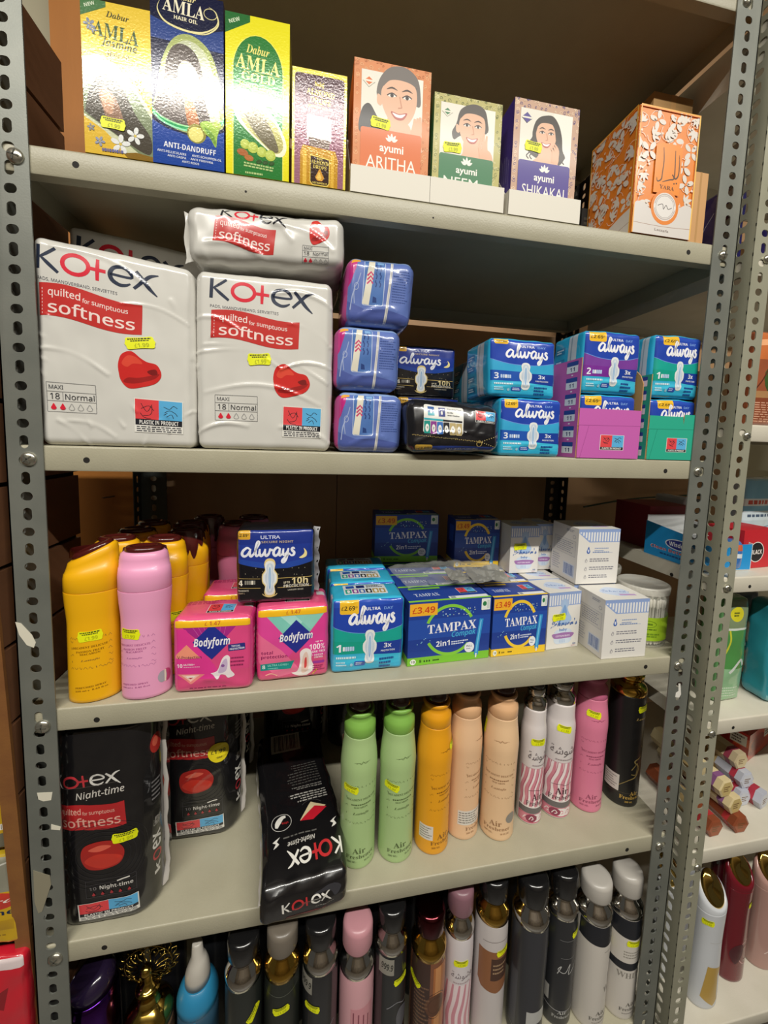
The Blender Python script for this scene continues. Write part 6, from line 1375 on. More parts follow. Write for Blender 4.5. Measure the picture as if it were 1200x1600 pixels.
# black and gold spray
GOLD, CHROME = mat('#d3a94c', 'gold'), mat('#dddbd6', 'chrome')
def lux(label, x, y, r, z_, body, kind, shoulder_h, metal, cap, group, turn=0, sticker=None, prints=None, ex=1, cap_style='dome', ch=.036, band=None):
    """slender spray can with a polished metal shoulder, neck ring and cap"""
    t = thing('air_freshener', label, 'air freshener', (x, y, z_), 0, group)
    B = Bottle([(r*.93, 0), (r*.99, .001), (r, .006), (r*.99, shoulder_h*.5), (r*1.0, shoulder_h*.8), (r*.985, shoulder_h*.93), (r*.96, shoulder_h)]); mb = MB(); B.body(mb, mat(body, kind) if isinstance(body, str) else body)
    p = B.print(mb, .003, shoulder_h-.001, turn, 178)
    if prints: prints(p)
    mb.build('can', t); h = shoulder_h; ringed = cap_style == 'ring'
    mb = MB(); mb.lathe([(r*.965, h+.0002), (r*1.0, h+.001), (r*1.0, h+.010), (r*.96, h+.0135), (r*.84, h+.020), (r*.66, h+.0255), (r*.60, h+.029), (r*.60, h+.0325), (r*.64, h+.0335)] if not ringed else [(r*.965, h+.0002), (r*1.0, h+.001), (r*1.0, h+.009), (r*.93, h+.013), (r*.78, h+.018), (r*.60, h+.0205), (r*.56, h+.024), (r*.60, h+.0255)], metal, 40); h += .008 if cap_style != 'ring' else 0; mb.build('shoulder', t)
    mb = MB()
    if cap_style == 'ring':
        mb.lathe([(r*.60, h+.0257), (r*.78, h+.0262), (r*.80, h+.036), (r*.76, h+.0375), (r*.5, h+.038)], metal, 36); mb.build('neck_ring', t); mb = MB(); mb.lathe([(r*.62, h+.0382), (r*.62, h+.046), (r*.5, h+.05), (.0001, h+.051)], cap, 32)
    else:
        z = h+.0257; mb.lathe([(r*.60, z), (r*.80, z+.0015), (r*.86, z+.006), (r*.86, z+ch*.8), (r*.80, z+ch*.95), (r*.6, z+ch), (.0001, z+ch+.0006)], cap, 36)
    mb.build('cap', t)
    if sticker: price_sticker(t, p.fmap, p.w, p.h, *sticker, sw=.026, sh=.012, seg=.004, lift=.0006)
    return t
def gold_swirl(p):
    g = '#8f7c4a'; p.line([(.72, .62), (.76, .54), (.70, .46), (.55, .42), (.66, .36), (.60, .28), (.45, .24), (.3, .18), (.2, .12)], [.0006, .001, .0012, .0026, .0016, .0024, .0014, .0012, .0006], g, 6); p.line([(.5, .34), (.62, .40), (.6, .30), (.5, .3)], .0016, g, 5); p.line([(.68, .56), (.78, .5), (.74, .42)], .0008, g, 5)
    p.text('Air', .5, .10, .68, .135, '#cfa950', 's'); p.text('Freshener', .32, .062, .78, .095, '#cfa950', 's'); p.text('300 ML.', .42, .03, .58, .045, '#cfa950', 's'); p.text('Lattafa', .5, .80, .80, .825, '#b59a58', 'si'); p.rect(.0, .12, .3, .27, '#d2cec6'); p.micro(.03, .14, .27, .255, 5, '#8a867e', 3, .4)
    p.ring(.5, .02, .6, .10, .0006, '#5a5040', 20, 160)
lux('black and gold air freshener at the end of the row beside the right post', .9070, .0830, .0305, zd, '#1b1a1a', 'satin', .2160, GOLD, mat('#171514', 'gloss'), AF, -12, (.66, .905, 4), gold_swirl, cap_style='ring')
# ================================================================ bottom shelf: spray cans, their tops showing
ze = ZE+UP; LF = 'spray cans on the bottom shelf'
def ex_(px, py, y): return aty(px, py, y).x
def can_text(c, big=None, y=.55, st='s', note=None, line=None):
    def f(p):
        if line: p.line([(.3, .80), (.5, .81), (.7, .80)], .0006, line, 3)
        if big: p.text(big, .28, y, .74, y+.07, c, st, 2)
        p.text('Air', .40, .11, .60, .145, c, 's'); p.text('Freshener', .3, .07, .7, .098, c, 's')
        if note: p.rect(*note, '#cfcac0'); p.micro(note[0]+.02, note[1]+.01, note[2]-.02, note[3]-.01, 4, '#86827a', 3, .4)
    return f
BK = mat('#161617', 'gloss'); TAUPE = mat('#6f675c', 'satin'); ROSE = mat('#c08a92', 'satin'); MAUVE = mat('#86606a', 'satin'); WHT = mat('#b3aea6', 'satin')
y0 = .036
lux('dark green-black spray can with a polished silver shoulder, beside the blue trigger bottle', ex_(381, 1530, y0), y0, .0275, ze, '#232724', 'satin', .2280, CHROME, BK, LF, 0, (.72, .80, 48), can_text('#5a5f58'))
lux('dark spray can with a gold shoulder and taupe cap', ex_(441, 1530, y0), y0, .0272, ze, '#20241f', 'satin', .2270, GOLD, TAUPE, LF, 0, (.50, .81, 14), lambda p: (p.line([(.1, .93), (.5, .915), (.9, .93)], .0009, '#5a5e54', 4), can_text('#6a6e62')(p)), ch=.040)
def bullion(lab):
    def f(p):
        p.rect(.10, .86, .42, .985, '#8d8a80'); p.text('999.9', .16, .90, .40, .95, '#22221f', 'b', -6)
        p.blob([(.5, .5), (.6, .56), (.8, .5), (.75, .4), (.55, .38)], '#5c5c62'); p.line([(.3, .58), (.5, .62), (.7, .57), (.85, .6)], .0012, '#8e8e94', 4); can_text('#77777c')(p)
    return f
lux('black spray can with a grey 999.9 label, beside the taupe-capped one', ex_(500, 1530, y0), y0, .0282, ze, '#1c1d20', 'gloss', .2270, CHROME, BK, LF, -14, (.42, .76, -8), bullion(1))
def pinkcan(p):
    p.rect(.36, .25, .80, .76, '#cf8f98')
    for k in range(4): p.rect(.40+.095*k, .3, .425+.095*k, .73-.02*k, '#8a4a58')
    p.line([(.84, .82), (.88, .88), (.90, .82)], .0008, '#5a3a42', 3); can_text('#8a4a58')(p)
lux('pink spray can with a silver shoulder and rounded pink cap', ex_(557, 1530, y0), y0, .0282, ze, '#d7a3aa', 'satin', .2040, CHROME, ROSE, LF, 0, None, pinkcan, ch=.044)
lux('black spray can with a grey 999.9 label, beside the pink-capped one', ex_(609, 1530, y0+.004), y0+.004, .0268, ze, '#1f2123', 'gloss', .2250, CHROME, BK, LF, 14, (.58, .80, 8), bullion(2))
def bronzecan(p):
    p.rect(.46, 0, 1, .96, '#a8683a'); p.rect(.50, 0, .62, .96, '#c58a58'); p.rect(0, 0, .4, 1, '#3f2c26')
    p.ell(.52, .62, .2, .10, '#5c3a28', 18); p.ring(.52, .62, .22, .115, .001, '#3a2620'); p.ring(.52, .62, .14, .07, .0007, '#3a2620'); p.micro(.1, .3, .4, .8, 14, '#7a5a44', 3, .4)
lux('bronze and brown spray can with a wine-red metal cap', ex_(667, 1530, y0), y0, .0295, ze, '#7a4c34', 'gloss', .2070, GOLD, mat('#5a262c', 'gold'), LF, 8, (.10, .80, -30), bronzecan, cap_style='dome', ch=.040)
def ribcan(p):
    p.rect(0, 0, 1, .60, '#ead9dc')
    for k in range(9): x = -.12+.14*k; p.line([(x, .0), (x+.05, .14), (x+.03, .3), (x+.1, .45), (x+.14, .6)], [.003, .0055, .006, .005, .003], '#cf8f9c', 5)
    p.text('\ufe94\ufeb7\ufeee\ufeb7\u0648', .25, .645, .75, .72, '#7a6e72'); p.micro(.3, .61, .7, .63, 1, '#b09a9e', 3); can_text('#5a3a44')(p)
lux('white and pink ribboned spray can with a mauve cap', ex_(714, 1510, y0+.012), y0+.012, .0255, ze, '#d9d2d4', 'satin', .2130, CHROME, MAUVE, LF, 0, (.45, .80, 0), ribcan, ch=.046)
def browncan(p):
    p.poly([(.12, .52), (.2, .47), (.5, .44), (.85, .47), (.95, .53), (.95, .80), (.12, .80)], '#8f5e3c'); p.rect(.38, .55, .80, .74, '#4a3024'); p.micro(.42, .6, .76, .7, 3, '#a88a6a', 3, .4); p.line([(.2, .87), (.5, .885), (.8, .87)], .0007, '#5a4a44', 4); can_text('#7a6e68')(p)
lux('pale spray can with a brown panel, black cap and gold collar', ex_(764, 1500, y0+.012), y0+.012, .0285, ze, '#c9c2c0', 'satin', .2280, GOLD, BK, LF, 0, (.62, .79, 6), browncan, ch=.040)
lux('tall plain charcoal spray can with a silver shoulder', ex_(824, 1500, y0), y0, .0310, ze, '#34353a', 'satin', .2220, CHROME, BK, LF, 0, (.97, .78, 0), lambda p: (p.rect(.35, .19, .75, .30, '#b9b9b6'), p.rect(0, .1, .16, .6, '#4a4b50'), p.ring(.5, .17, .8, .1, .0012, '#8a8a8e', 190, 350)), ch=.046)
def scrawl(p):
    p.line([(.35, .50), (.42, .58), (.36, .54), (.5, .52), (.6, .6), (.58, .5), (.75, .56), (.9, .6)], .0012, '#c9c9c6', 5); p.line([(.4, .66), (.6, .655), (.8, .665)], .0006, '#8e8e8e', 3); p.line([(.35, .83), (.6, .825), (.8, .835)], .0006, '#8e8e8e', 3)
    p.rect(0, .2, .22, .34, '#aaa8a2'); p.ring(.5, .24, .6, .1, .0012, '#a9a9ab', 190, 350); can_text('#b9b9b6')(p)
lux('black spray can with a handwritten silver scrawl, beside the plain charcoal one', ex_(871, 1490, y0+.010), y0+.010, .0285, ze, '#2a2b2e', 'satin', .2110, CHROME, BK, LF, -8, (.74, .88, 8), scrawl, ch=.046)
def whitecan(p, k):
    p.rect(0, .86, 1, 1, '#202228'); p.poly([(0, .86), (1, .86), (1, .84), (.5, .815), (0, .84)], '#202228'); p.line([(.5, .76), (.7, .765), (.95, .76)], .0007, '#5a5650', 3)
    if k: p.rect(.05, .50, .86, .575, '#25272d'); p.text('WHITE', .2, .42, .78, .475, '#8f8a82', 's'); p.micro(.3, .62, .72, .70, 3, '#9a948a', 4, .4)
    else: p.rect(.70, .40, 1, .49, '#25272d'); p.text('WH', .55, .34, .86, .40, '#8f8a82', 's')
    p.text('Air', .42, .13, .64, .17, '#6a665e', 's', 2); p.text('Freshener', .3, .085, .78, .118, '#6a665e', 's', 2); p.micro(.36, .05, .7, .065, 1, '#8f8a82', 3)
lux('white spray can with only a black shoulder band, next to the scrawled black one', ex_(922, 1490, y0-.002), y0-.002, .0300, ze, '#cfc9c0', 'satin', .2060, CHROME, WHT, LF, 4, (.97, .70, 0), lambda p: whitecan(p, 0), ch=.037)
lux('white spray can with a black band round its middle, last beside the right post', ex_(969, 1480, y0-.002)+.001, y0-.002, .0290, ze, '#d2ccc3', 'satin', .2030, CHROME, WHT, LF, 0, (.48, .775, -6), lambda p: whitecan(p, 1), ch=.042)
# back row, mostly hidden
BEHIND = [(.010, '#1c1d20', 'black spray can in the second row behind the purple one'), (.078, '#232327', 'black spray can in the second row behind the golden flask'), (.150, '#1f2124', 'black spray can in the second row behind the blue trigger bottle'),
          (.2200, '#202124', 'black spray can in the dark second row behind the silver-shouldered one'), (.290, '#26282c', 'dark spray can in the second row behind the taupe-capped one'), (.362, '#1d1e21', 'black spray can in the second row behind the 999.9-labelled one'), (.440, '#26262a', 'dark spray can in the second row behind the pink one'),
          (.515, '#1f1f23', 'black spray can in the second row behind the second 999.9-labelled one'), (.588, '#232326', 'black spray can in the second row behind the wine-capped bronze one'), (.662, '#b58a3c', 'gold-capped spray can in the second row behind the brown-panelled one'), (.735, '#222327', 'black spray can in the second row between the brown-panelled and charcoal ones'), (.815, '#2a2b2e', 'dark spray can in the second row behind the plain charcoal one')]
for x, c, lab in BEHIND:
    g_ = c == '#b58a3c'
    lux(lab, x, .128, .0275, ze, c, 'satin', .215, GOLD if g_ else CHROME, GOLD if g_ else BK, LF)
# purple can, gold filigree flask, blue trigger bottle
t = thing('air_freshener', 'shiny purple spray can with a dark slanted cap beside the left post', 'air freshener', (ex_(160, 1560, .045)-.012, .045, ze), 0, LF)
B = Bottle([(.0325, 0), (.0345, .001), (.035, .006), (.035, .12), (.0345, .2), (.033, .232), (.029, .244)]); mb = MB(); B.body(mb, mat('#5a2a86', 'gold')); p = B.print(mb, .01, .23, 0, 178); p.line([(.12, .55), (.2, .75), (.3, .86), (.36, .78), (.28, .6), (.18, .5)], .0016, '#c9a29a', 5); p.line([(.1, .45), (.22, .62), (.3, .7)], .0016, '#a97a80', 5); p.line([(.62, .3), (.52, .5), (.7, .62)], .0008, '#b07ac0', 5); mb.build('can', t)
mb = MB(); loft(mb, [(0, 0, .2442, .0285, .0285, 0), (0, 0, .255, .029, .029, .004), (-.004, 0, .262, .026, .026, .012), (-.006, 0, .264, .02, .02, .012)], mat('#221830', 'gloss')); mb.build('cap', t)
t = thing('perfume_flask', 'golden perfume flask with a round filigree stopper on the bottom shelf', 'flask', (ex_(228, 1560, .045)+.004, .045, ze), 0)
G3 = mat('#c9a850', 'gold'); mb = MB(); mb.lathe([(.030, 0), (.034, .002), (.0345, .05), (.034, .12), (.033, .16), (.0325, .1705)], worn('flask_etched', '#6a4636', '#9a7a58', .25, .6, 60, .3, 200), 40); mb.build('flask', t)
mb = MB(); mb.lathe([(.0328, .1707), (.0335, .172), (.0325, .182), (.026, .192), (.018, .198), (.0150, .200), (.0150, .221), (.017, .223)], G3, 40); mb.build('neck', t)
mb = MB(); zc_ = .2235+.034; fs = 1.27
for a in range(16):
    an = math.radians(a*22.5); R2 = .037
    pts = [(math.cos(an)*r_-math.sin(an)*s_, math.sin(an)*r_+math.cos(an)*s_) for r_, s_ in [(fs*u_, fs*v_) for u_, v_ in ((.009, 0), (.014, .003), (.019, .0035), (.022, 0), (.0195, -.003), (.0165, -.001), (.018, .001))]]
    mb.tube([(x*1.15, -.004+.010*(x*x+z*z)/R2**2, zc_+z) for x, z in pts], .0011, mat('#8a7436', 'gold'), 6)
    pts = [(math.cos(an)*r_-math.sin(an)*s_, math.sin(an)*r_+math.cos(an)*s_) for r_, s_ in [(fs*u_, fs*v_) for u_, v_ in ((.022, -.0045), (.027, -.003), (.0285, .001), (.0255, .003), (.0235, .001))]]
    mb.tube([(x*1.15, -.004+.010*(x*x+z*z)/R2**2, zc_+z) for x, z in pts], .0011, mat('#8a7436', 'gold'), 6)
mb.tube([(.0285*1.15*math.cos(math.radians(k*12)), .002, zc_+.0285*math.sin(math.radians(k*12))) for k in range(31)], .0011, mat('#8a7436', 'gold'), 6, False)
mb.lathe([(.0001, zc_-.008), (.006, zc_-.006), (.0085, zc_), (.006, zc_+.006), (.0001, zc_+.008)], G3, 16, c=(0, -.006)); 
mb.lathe([(.0165, .2232), (.012, .2236), (.006, .232), (.006, .247)], G3, 20); mb.build('stopper', t)
t = thing('trigger_bottle', 'blue spray bottle with a white pump head on the bottom shelf', 'bottle', (ex_(291, 1560, .045)+.014, .056, ze), 0)
BL = mat('#2b7fa8', 'satin'); mb = MB(); mb.lathe([(.026, 0), (.030, .002), (.0305, .05), (.030, .14), (.029, .17)], mat('#2a4a5e', 'satin'), 36); mb.box((-.005, -.0308, .01), (.004, -.0296, .168), BL); mb.build('bottle', t)
mb = MB(); mb.lathe([(.0292, .1702), (.0305, .1715), (.030, .182), (.026, .194), (.0205, .202), (.0195, .2025)], BL, 36); mb.build('shoulder', t)
mb = MB(); wp = mat('#b9b4aa', 'satin'); loft(mb, [(0, 0, .2028, .0185, .0185, 0), (0, 0, .215, .018, .018, 0), (0, -.001, .226, .0165, .0165, .004), (0, -.001, .238, .0125, .0125, .005), (0, 0, .246, .0085, .0085, .002), (0, 0, .264, .0075, .0075, 0), (0, 0, .267, .006, .006, 0)], wp); mb.build('pump_head', t)
# ================================================================ neighbouring rack
# top: navy pouches
def pouch(label, loc, w, h, d, rz, color, draw=None, kind='film', cat='packet', group=None, seed=90, step=.006, name='packet'):
    t = thing(name, label, cat, loc, rz, group)
    mb, pr, fl = film(w, d, h, min(.006, d*.4), color, seed, .0016, 40, (), (.001, d*.2, .001), step, None, kind)
    if draw: draw(pr)
    mb.build('film_pack', t); return t
RZL = math.radians(-90)
z1 = NZ[1]+UP
q = atx(1114, 378, .972)
def navy(pr):
    p = pr['front']; p.poly([(.05, 0), (.3, 0), (.55, .25), (.35, .32)], '#c9cac6'); p.rect(0, .08, .2, .26, '#a9c43a'); p.line([(.2, .1), (.25, .5), (.22, .8)], .0012, '#b9bcd4', 4); p.line([(.6, .2), (.55, .55), (.7, .75)], .0012, '#b9bcd4', 4); p.rect(.1, 0, .5, .06, '#1f5a5c')
pouch('navy foil packet on the neighbouring rack, behind the top of the right post', (.966, .135, z1), .11, .135, .022, RZL, '#2a2770', navy, 'film', seed=91)
pouch('grey foil packet leaning behind the navy one on the neighbouring rack', (.97, .27, z1), .10, .15, .022, RZL, '#77756c', None, 'steel', seed=92)
pouch('dark violet packet glimpsed past the upper right post', (1.018, .004, z1), .09, .07, .03, 0, '#4a3f86', None, 'film', seed=93)
# brown packet
z2 = NZ[2]+UP
def brownp(pr):
    p = pr['front']; p.rect(0, .70, 1, 1, '#c9703c'); p.poly([(0, .84), (1, .9), (1, .97), (0, .9)], '#f2b080'); p.rect(0, 0, 1, .30, '#86452c'); p.micro(.06, .04, .9, .26, 9, '#d0a084', 3, .4); p.ell(.7, .5, .55, .26, '#3f5a2c', 24); p.text('V', .26, .46, .42, .60, '#e9dcc0', 'si'); p.rect(0, .30, 1, .37, '#b08458'); p.line([(.0, .35), (.18, .55), (.3, .72)], .002, '#5a2a1c', 3)
q = aty(1172, 655, .012)
pouch('brown and green packet standing on the neighbouring rack at the right edge', (q.x-.003, .012, z2), .11, .155, .04, math.radians(4), '#9a5436', brownp, 'film', seed=94)
# blue wipes carton seen through the open side, red box, clear bags
z3 = NZ[3]+UP
t = thing('display_carton', 'torn-open blue card carton on the neighbouring rack, seen through the open side', 'carton', (.9585, .129, z3), 0)
mb = MB(); bl, wi = mat('#1d8fd0', 'card'), mat('#cfd2d2', 'paper'); D1 = .118; W1 = .10
prof = [(0, .0), (-D1, 0), (-D1, .046), (-.080, .0545), (-.04, .0595), (0, .0645)]
def cw(x, ma_o, ma_i, n):
    a = [(x, y, z) for y, z in prof]; b = [(x+.0012, y, z) for y, z in prof]
    mb.add(a, ma_o); mb.add(b[::-1], ma_i)
    for i in range(len(a)): j = (i+1) % len(a); mb.add([a[i], b[i], b[j], a[j]], wi)
cw(0, bl, wi, 1); cw(W1, wi, bl, 1); mb.box((.0012, -.0012, .001), (W1, 0, .075), wi); mb.box((.0012, -D1, .001), (W1, -D1+.0012, .045), bl); mb.add([(.004, -.002, .064), (.05, -.03, .074), (.06, -.075, .050), (.03, -.06, .05)], wi); mb.box((.0012, -D1, 0), (W1, 0, .001), wi)
p = Print(mb, flat((0, 0, 0), (0, -D1, 0), (0, 0, .064)), D1, .064)
p.ell(.62, .50, .24, .155, '#e4e8ee'); p.ell(.62, .50, .22, .13, '#27338a'); p.text('Wisdom', .45, .44, .77, .57, '#eef0f4', 'b'); p.text('Clean Between', .12, .24, .9, .34, '#eef0f4', 'b'); p.text('Clean Between', .125, .245, .9, .335, '#c8503c', 'b'); p.micro(.3, .11, .8, .18, 1, '#134a86', 6, .7); mb.build('carton', t)
t2 = thing('box', 'maroon box behind the torn blue carton on the neighbouring rack', 'box', (.985, .150, z3), 0); mb, pr, fl = carton(.10, .09, .088, '#7a1f2a'); mb.build('carton', t2)
def redbox(pr):
    for k in ('front', 'left'):
        p = pr[k]; p.rect(0, 0, 1, 1, '#c4202c'); p.ell(.42, .42, .22, .27*1.0, '#e6ded8', 24); p.ell(.42, .42, .20, .25, '#17151a', 24); p.text('BLACK', .26, .36, .58, .48, '#eee8e2', 'b')
t = thing('box', 'red box with a round black badge on the neighbouring rack', 'box', (1.046, .016, z3), math.radians(6)); mb, pr, fl = carton(.085, .06, .068, '#b81d2a'); redbox(pr); mb.build('carton', t)
def bluebag(pr):
    p = pr['front']; p.rect(0, .55, 1, 1, '#7db7d8'); p.rect(0, .62, 1, .72, '#dfe6ea'); p.micro(.1, .63, .9, .71, 1, '#c8503c', 6, .7); p.rect(.0, .42, 1, .55, '#c9d6de'); p.micro(.1, .45, .9, .52, 1, '#4a5a70', 3); p.ell(.8, .82, .15, .08, '#27338a'); p.line([(.1, .1), (.4, .3), (.9, .35)], .0016, '#5a7a9a', 4)
pouch('clear and pale blue packet leaning over the red box on the neighbouring rack', (aty(1159, 800, .12).x, .120, z3), .13, .150, .03, math.radians(8), '#b9c9d2', bluebag, 'film', seed=95)
pouch('small blue packet squeezed between the rack post and the red box', (1.018, .012, z3), .022, .050, .03, 0, '#3a6fb4', lambda pr: (pr['front'].rect(0, .7, 1, .9, '#c8603c'), pr['front'].rect(0, .45, 1, .6, '#dfe6ea')), 'film', seed=96)
pouch('white and blue packet deep behind the red badge box on the neighbouring rack', (1.105, .262, z3), .08, .10, .025, RZL, '#c2cfda', None, 'film', seed=97)
# green packs and brush bags
z4 = NZ[4]+UP
def greenp(pr):
    p = pr['front']; p.rect(0, 0, 1, .34, '#8cb88c'); p.rect(0, .34, 1, .72, '#4f8f4a'); p.rect(0, .72, 1, 1, '#7f8f6c'); p.ell(.45, .86, .26, .07, '#d8d02a', 18); p.micro(.32, .835, .58, .885, 2, '#3a4a1c', 5, .6); p.line([(.1, .45), (.25, .6), (.2, .72)], .003, '#c9cc3a', 4); p.line([(.3, .3), (.7, .42), (.85, .36)], .005, '#d5dcd4', 4); p.rect(0, .71, 1, .73, '#d5dcd4'); p.micro(.15, .05, .8, .16, 4, '#c9dcc4', 3, .4)
t = pouch('shiny green packet standing on the neighbouring rack under the red box', (1.0300, .022, z4), .056, .192, .04, math.radians(2), '#6aa266', greenp, 'film', seed=98)
def brushbag(label, x, y, rz, seed):
    t = thing('brush_bag', label, 'bag', (x, y, z4), rz, 'turquoise bags of brushes')
    mb, pr, fl = film(.085, .05, .185, .012, '#2f93a4', seed, .002, 40, (), (.001, .006, .001), .006, None, 'film'); pr['front'].rect(0, .72, 1, 1, '#3c4650'); pr['front'].rect(0, .0, 1, .08, '#6fb4bc'); mb.build('film_pack', t)
    tn = mat('#c98f5c', 'satin')
    for k, (bx, bz) in enumerate(((.020, .052), (.052, .048), (.030, .112))):
        mb = MB(); rr_ = .017
        mb.lathe([(rr_*.5, bz-.028)]+[(rr_*(1 if i % 2 else .88), bz-.024+.0048*i) for i in range(10)]+[(rr_*.5, bz+.026)], tn, 24, c=(bx, .004)); mb.build('brush', t)
    return t
brushbag('turquoise bag of tan round brushes beside the green packet', 1.098, .072, math.radians(2), 101)
b2 = brushbag('turquoise bag of tan round brushes cut by the right picture edge', 1.120, .004, math.radians(-4), 102)
f2 = faces(soft_map(.085, .05, .185, .012), .085, .05, .185)['front']; price_sticker(b2, *f2, .14, .58, -12, .028, .014, .005, lift=.004)
# six-sided sweet tubes, red boxes, tin
z5 = NZ[5]+UP
def tube6(label, x, y, z, L, rz, c_, c_end, band, r=.0182):
    t = thing('sweet_tube', label, 'tube', (x, y, z), rz, 'six-sided tubes of sweets')
    mb = MB(); m_ = mat(c_, 'foil'); me_ = mat(c_end, 'foil')
    def hexr(y_, rr_): return [(rr_*math.cos(math.radians(60*k)), y_, r*.866+rr_*math.sin(math.radians(60*k))) for k in range(7)]
    mb.grid([hexr(0, r*.8), hexr(.0015, r), hexr(L, r), hexr(L+.0015, r*.8)], m_, False)
    mb.face([mb.vk(p) for p in hexr(0, r*.8)[:-1]], me_, False); mb.face([mb.vk(p) for p in hexr(L+.0015, r*.8)[:-1][::-1]], me_, False)
    for a, b, cc in ((.012, .022, band), (.05, .075, '#b8a070')): mb.grid([[(p[0]*1.012, p[1], r*.866+(p[2]-r*.866)*1.012) for p in hexr(y_, r)] for y_ in (a, b)], mat(cc, 'foil'), False)
    p = Print(mb, flat((-r*.55, 0, r*.866-r*.45), (r*1.1, 0, 0), (0, 0, r*.9)), r*1.1, r*.9, 'foil'); p.micro(.1, .15, .9, .85, 3, '#7a5a3a', 3, .5)
    mb.build('tube', t); return t
def tp(px, py, y): q = aty(px, py, y); return q.x
GD, BZ, SV = ('#d9c79a', '#cdb67a', '#8a5a86'), ('#8a4a30', '#9a5638', '#b03a3a'), ('#b9bcc8', '#c9ccd6', '#b03a4a')
HR = math.radians(38)
LV = .0322
tube6('bronze six-sided sweet tube at the shelf edge, next to the rack post', tp(1114, 1318, .0), -.002, z5, .13, math.radians(2), *BZ)
tube6('bronze six-sided sweet tube beside the other bronze one at the shelf edge', tp(1147, 1320, .0)+.006, -.004, z5, .13, math.radians(-1), *BZ)
tube6('silver six-sided sweet tube lying apart from the pile at the shelf edge', tp(1192, 1275, .03), .030, z5, .12, math.radians(14), *SV)
tube6('gold six-sided sweet tube with a violet band, resting on the bronze ones', tp(1148, 1280, .004), .004, z5+LV, .14, math.radians(6), *GD)
tube6('silver six-sided sweet tube peeping out under the gold violet-banded one', tp(1158, 1292, .035)+.008, .040, z5, .08, math.radians(2), *SV)
tube6('gold six-sided sweet tube second from the top of the pile', tp(1136, 1250, .006), .008, z5+2*LV, .14, math.radians(4), *GD)
tube6('silver six-sided sweet tube beside the upper gold ones', tp(1164, 1262, .040)+.006, .045, z5+LV, .10, math.radians(2), *SV)
tube6('dull gold six-sided sweet tube at the top back of the pile', tp(1154, 1236, .05)+.008, .056, z5+2*LV, .12, math.radians(2), '#b8a888', '#d0bf96', '#8a3a4a')
def redsweet(pr):
    for k in ('front', 'left'): p = pr[k]; p.rect(0, 0, 1, 1, '#b8301c'); p.poly([(0, .3), (1, .5), (1, .8), (0, .7)], '#d8602c'); p.ell(.4, .5, .3, .3, '#8a1c1c'); p.rect(.62, .5, .95, .9, '#d8d2c4'); p.micro(.65, .54, .92, .86, 3, '#5a4a44', 3, .6)
def rbox(label, x, y, z, w, d, h, rz, draw=redsweet, col='#a82a1c'):
    t = thing('sweet_box', label, 'box', (x, y, z), rz, 'red sweet boxes on the neighbouring rack'); mb, pr, fl = carton(w, d, h, col, 'gloss'); draw(pr); mb.build('carton', t)
rbox('glossy orange-red sweet box in front at the right picture edge', aty(1160, 1250, .13).x, .130, z5, .13, .09, .062, math.radians(18))
rbox('dark red sweet box lying deeper on the neighbouring rack', aty(1122, 1210, .235).x+.012, .235, z5, .18, .075, .07, math.radians(6))
rbox('dark red sweet box stacked on the deeper one', aty(1126, 1190, .235).x, .238, z5+.0712, .17, .07, .06, math.radians(3))
t = thing('metal_tray', 'grey open metal tray standing behind the sweet tubes', 'tray', (aty(1098, 1215, .235).x-.032, .235, z5), 0); mb = MB(); gm = mat('#77766a', 'steel')
mb.box((0, 0, 0), (.07, .12, .0012), gm); mb.box((0, 0, .0012), (.07, .0012, .085), gm); mb.box((0, .1188, .0012), (.07, .12, .085), gm); mb.box((0, .0012, .0012), (.0012, .1188, .085), gm); mb.box((.0688, .0012, .0012), (.07, .1188, .085), gm); mb.build('metal_tray', t).name = 'tray_shell'
# lowest: scented sprays with slanted gold caps
z6 = NZ[6]+UP
def slant(label, x, y, r, h, rz, body, kind='satin', prints=None, sticker=None, loc_z=None):
    t = thing('body_spray', label, 'body spray', (x, y, z6 if loc_z is None else loc_z), rz, 'body sprays with slanted gold caps')
    B = Bottle([(r*.92, 0), (r*.99, .001), (r, .006), (r*.97, h*.3), (r*.93, h*.55), (r*.98, h*.75), (r*1.0, h*.82)], 1, .72); mb = MB(); B.body(mb, mat(body, kind)); p = B.print(mb, .003, h*.8, 0, 175)
    if prints: prints(p)
    mb.build('bottle', t)
    mb = MB(); n = 40; hh = h*.82+.0003
    def ringz(k, zf, zb, rr_): a = 2*math.pi*k/n; c = (1+math.cos(a))/2; return (rr_*math.sin(a), -rr_*.72*math.cos(a), zf*c+zb*(1-c))
    mb.grid([[ringz(k, hh, hh, r) for k in range(n+1)], [ringz(k, hh+.006, hh+.03, r*1.0) for k in range(n+1)], [ringz(k, hh+.010, hh+.052, r*.9) for k in range(n+1)], [ringz(k, hh+.009, hh+.052, r*.78) for k in range(n+1)]], mat(body, kind), True); mb.build('shoulder', t)
    mb = MB(); mb.grid([[ringz(k, hh+.006, hh+.048, r*.80) for k in range(n+1)], [ringz(k, hh+.013, hh+.056, r*.76) for k in range(n+1)], [ringz(k, hh+.016, hh+.060, r*.55) for k in range(n+1)], [ringz(k, hh+.030, hh+.048, r*.02) for k in range(n+1)]], mat('#cfae5a', 'gold'), True); mb.build('cap', t)['label'] = 'polished gold cap'
    if sticker: price_sticker(t, p.fmap, p.w, p.h, *sticker, sw=.024, sh=.012, seg=.004, lift=.0006)
    return t
def deer(p): p.poly([(.2, .12), (.5, .02), (.62, .06), (.58, .34), (.76, .40), (.5, .44), (.3, .46)], '#b8964a'); p.line([(.62, .06), (.76, .14), (.82, .2)], .002, '#b8964a', 3); p.line([(.3, .72), (.7, .70)], .0006, '#a9a8a2')
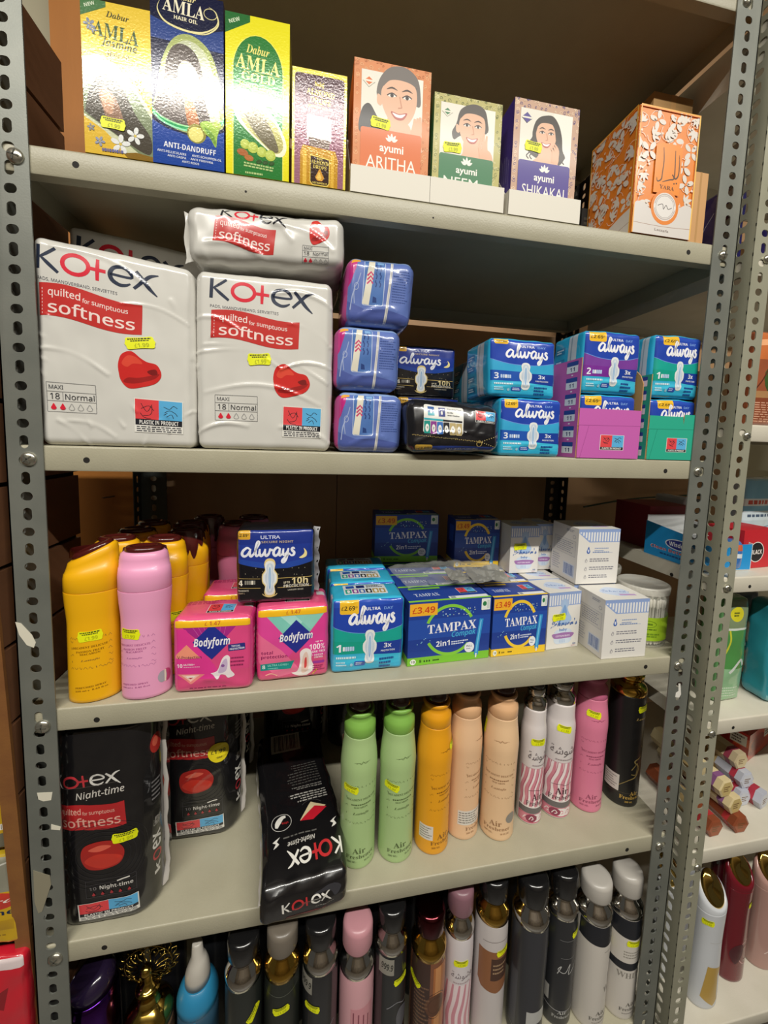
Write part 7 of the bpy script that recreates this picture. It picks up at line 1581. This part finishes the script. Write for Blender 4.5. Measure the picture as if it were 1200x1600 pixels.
def oud(p): p.ring(.62, .32, .22, .13, .002, '#c79a94'); p.ring(.62, .32, .14, .08, .0014, '#8a5a54'); p.blob([(.35, .2), (.5, .3), (.5, .42), (.3, .4), (.2, .3)], '#4a1c24')
slant('white body spray with a golden deer and gold cap on the lowest neighbouring shelf', 1.078, .024, .0300, .245, math.radians(6), '#c9ccd0', 'satin', deer, (.20, .93, 0))
slant('white body spray half hidden by the neighbouring rack post', 1.030, .075, .0290, .235, 0, '#cdd0d2', 'satin', None)
slant('dark red body spray with a gold cap and entwined rings, beside the white one', 1.172, .046, .0290, .245, math.radians(4), '#6a1420', 'gloss', oud, (.68, .86, 3))
slant('dark red body spray with a gold cap, second behind the other red one', 1.222, .108, .0290, .245, 0, '#5c1220', 'gloss', oud, (.45, .90, 0))
slant('white body spray in the dark behind the golden deer one', 1.105, .105, .030, .255, 0, '#b9bcc0', 'satin', None)
slant('clear rosy body spray cut by the right picture edge on the lowest neighbouring shelf', 1.262, .052, .033, .215, 0, '#b08a80', 'gloss', lambda p: p.line([(.3, .2), (.6, .4), (.4, .6), (.5, .75)], .002, '#d8c0b8', 5))
# ================================================================ packets hanging beyond the slatted panel, far left
def spice(pr):
    p = pr['front']; p.rect(0, 0, 1, .62, '#c9a21c'); p.rect(0, .62, 1, 1, '#8a8878'); p.ell(.70, .52, .36, .10, '#c23a2c'); p.text('Safra', .42, .485, .98, .555, '#f0e6d8', 'si'); p.text('Thyme', .36, .34, .98, .42, '#1c2a44', 'b'); p.rect(.5, .18, .95, .3, '#b8901c'); p.micro(.3, .05, .9, .13, 3, '#8a6a1c', 3, .5); p.line([(.3, .7), (.6, .85), (.95, .95)], .002, '#c9c8bc', 3)
def spice2(pr):
    p = pr['front']; p.rect(0, .3, 1, 1, '#c9a21c'); p.ell(.62, .92, .4, .07, '#b83028'); p.text('Safra', .4, .895, .98, .945, '#f0e6d8', 'si'); p.text('OU', .7, .8, 1.0, .86, '#6a3a1c', 'b'); p.rect(0, 0, 1, .3, '#6f6a58'); p.barcode(.5, .36, .98, .46)
def pegged(label, px, pyb, pyt, w, draw, col, seed, y=.01, cat='packet', name='packet', group=None):
    b = aty(px, pyb, y); tq = aty(px, pyt, y)
    return pouch(label, (b.x-w, y, b.z), w, tq.z-b.z, .02, 0, col, draw, 'film', cat, group, seed, .007, name)
pegged('yellow packet of thyme with a red oval badge hanging beyond the slatted panel', 33, 1470, 1335, .11, spice, '#b89a24', 111, group='yellow spice packets at the far left edge')
pegged('yellow spice packet with a barcode, hanging above the thyme packet', 17, 1325, 1235, .11, spice2, '#b89a24', 112, group='yellow spice packets at the far left edge')
pegged('bright red glossy packet hanging below the thyme packet', 46, 1640, 1492, .12, lambda pr: (pr['front'].poly([(.55, .6), (.85, .72), (.8, .5)], '#8a1420'), pr['front'].rect(0, .9, 1, 1, '#d8c8c8')), '#c81f30', 113, .0)
# pegs that carry them, fixed to the slatted panel's far side board
mb = MB(); mb.box((-.30, .06, FLOOR), (-.068, .075, .2), worn('pegboard_far', '#5a4632', '#6a5238', .6)); o = struct(mb, 'wall_far_left')
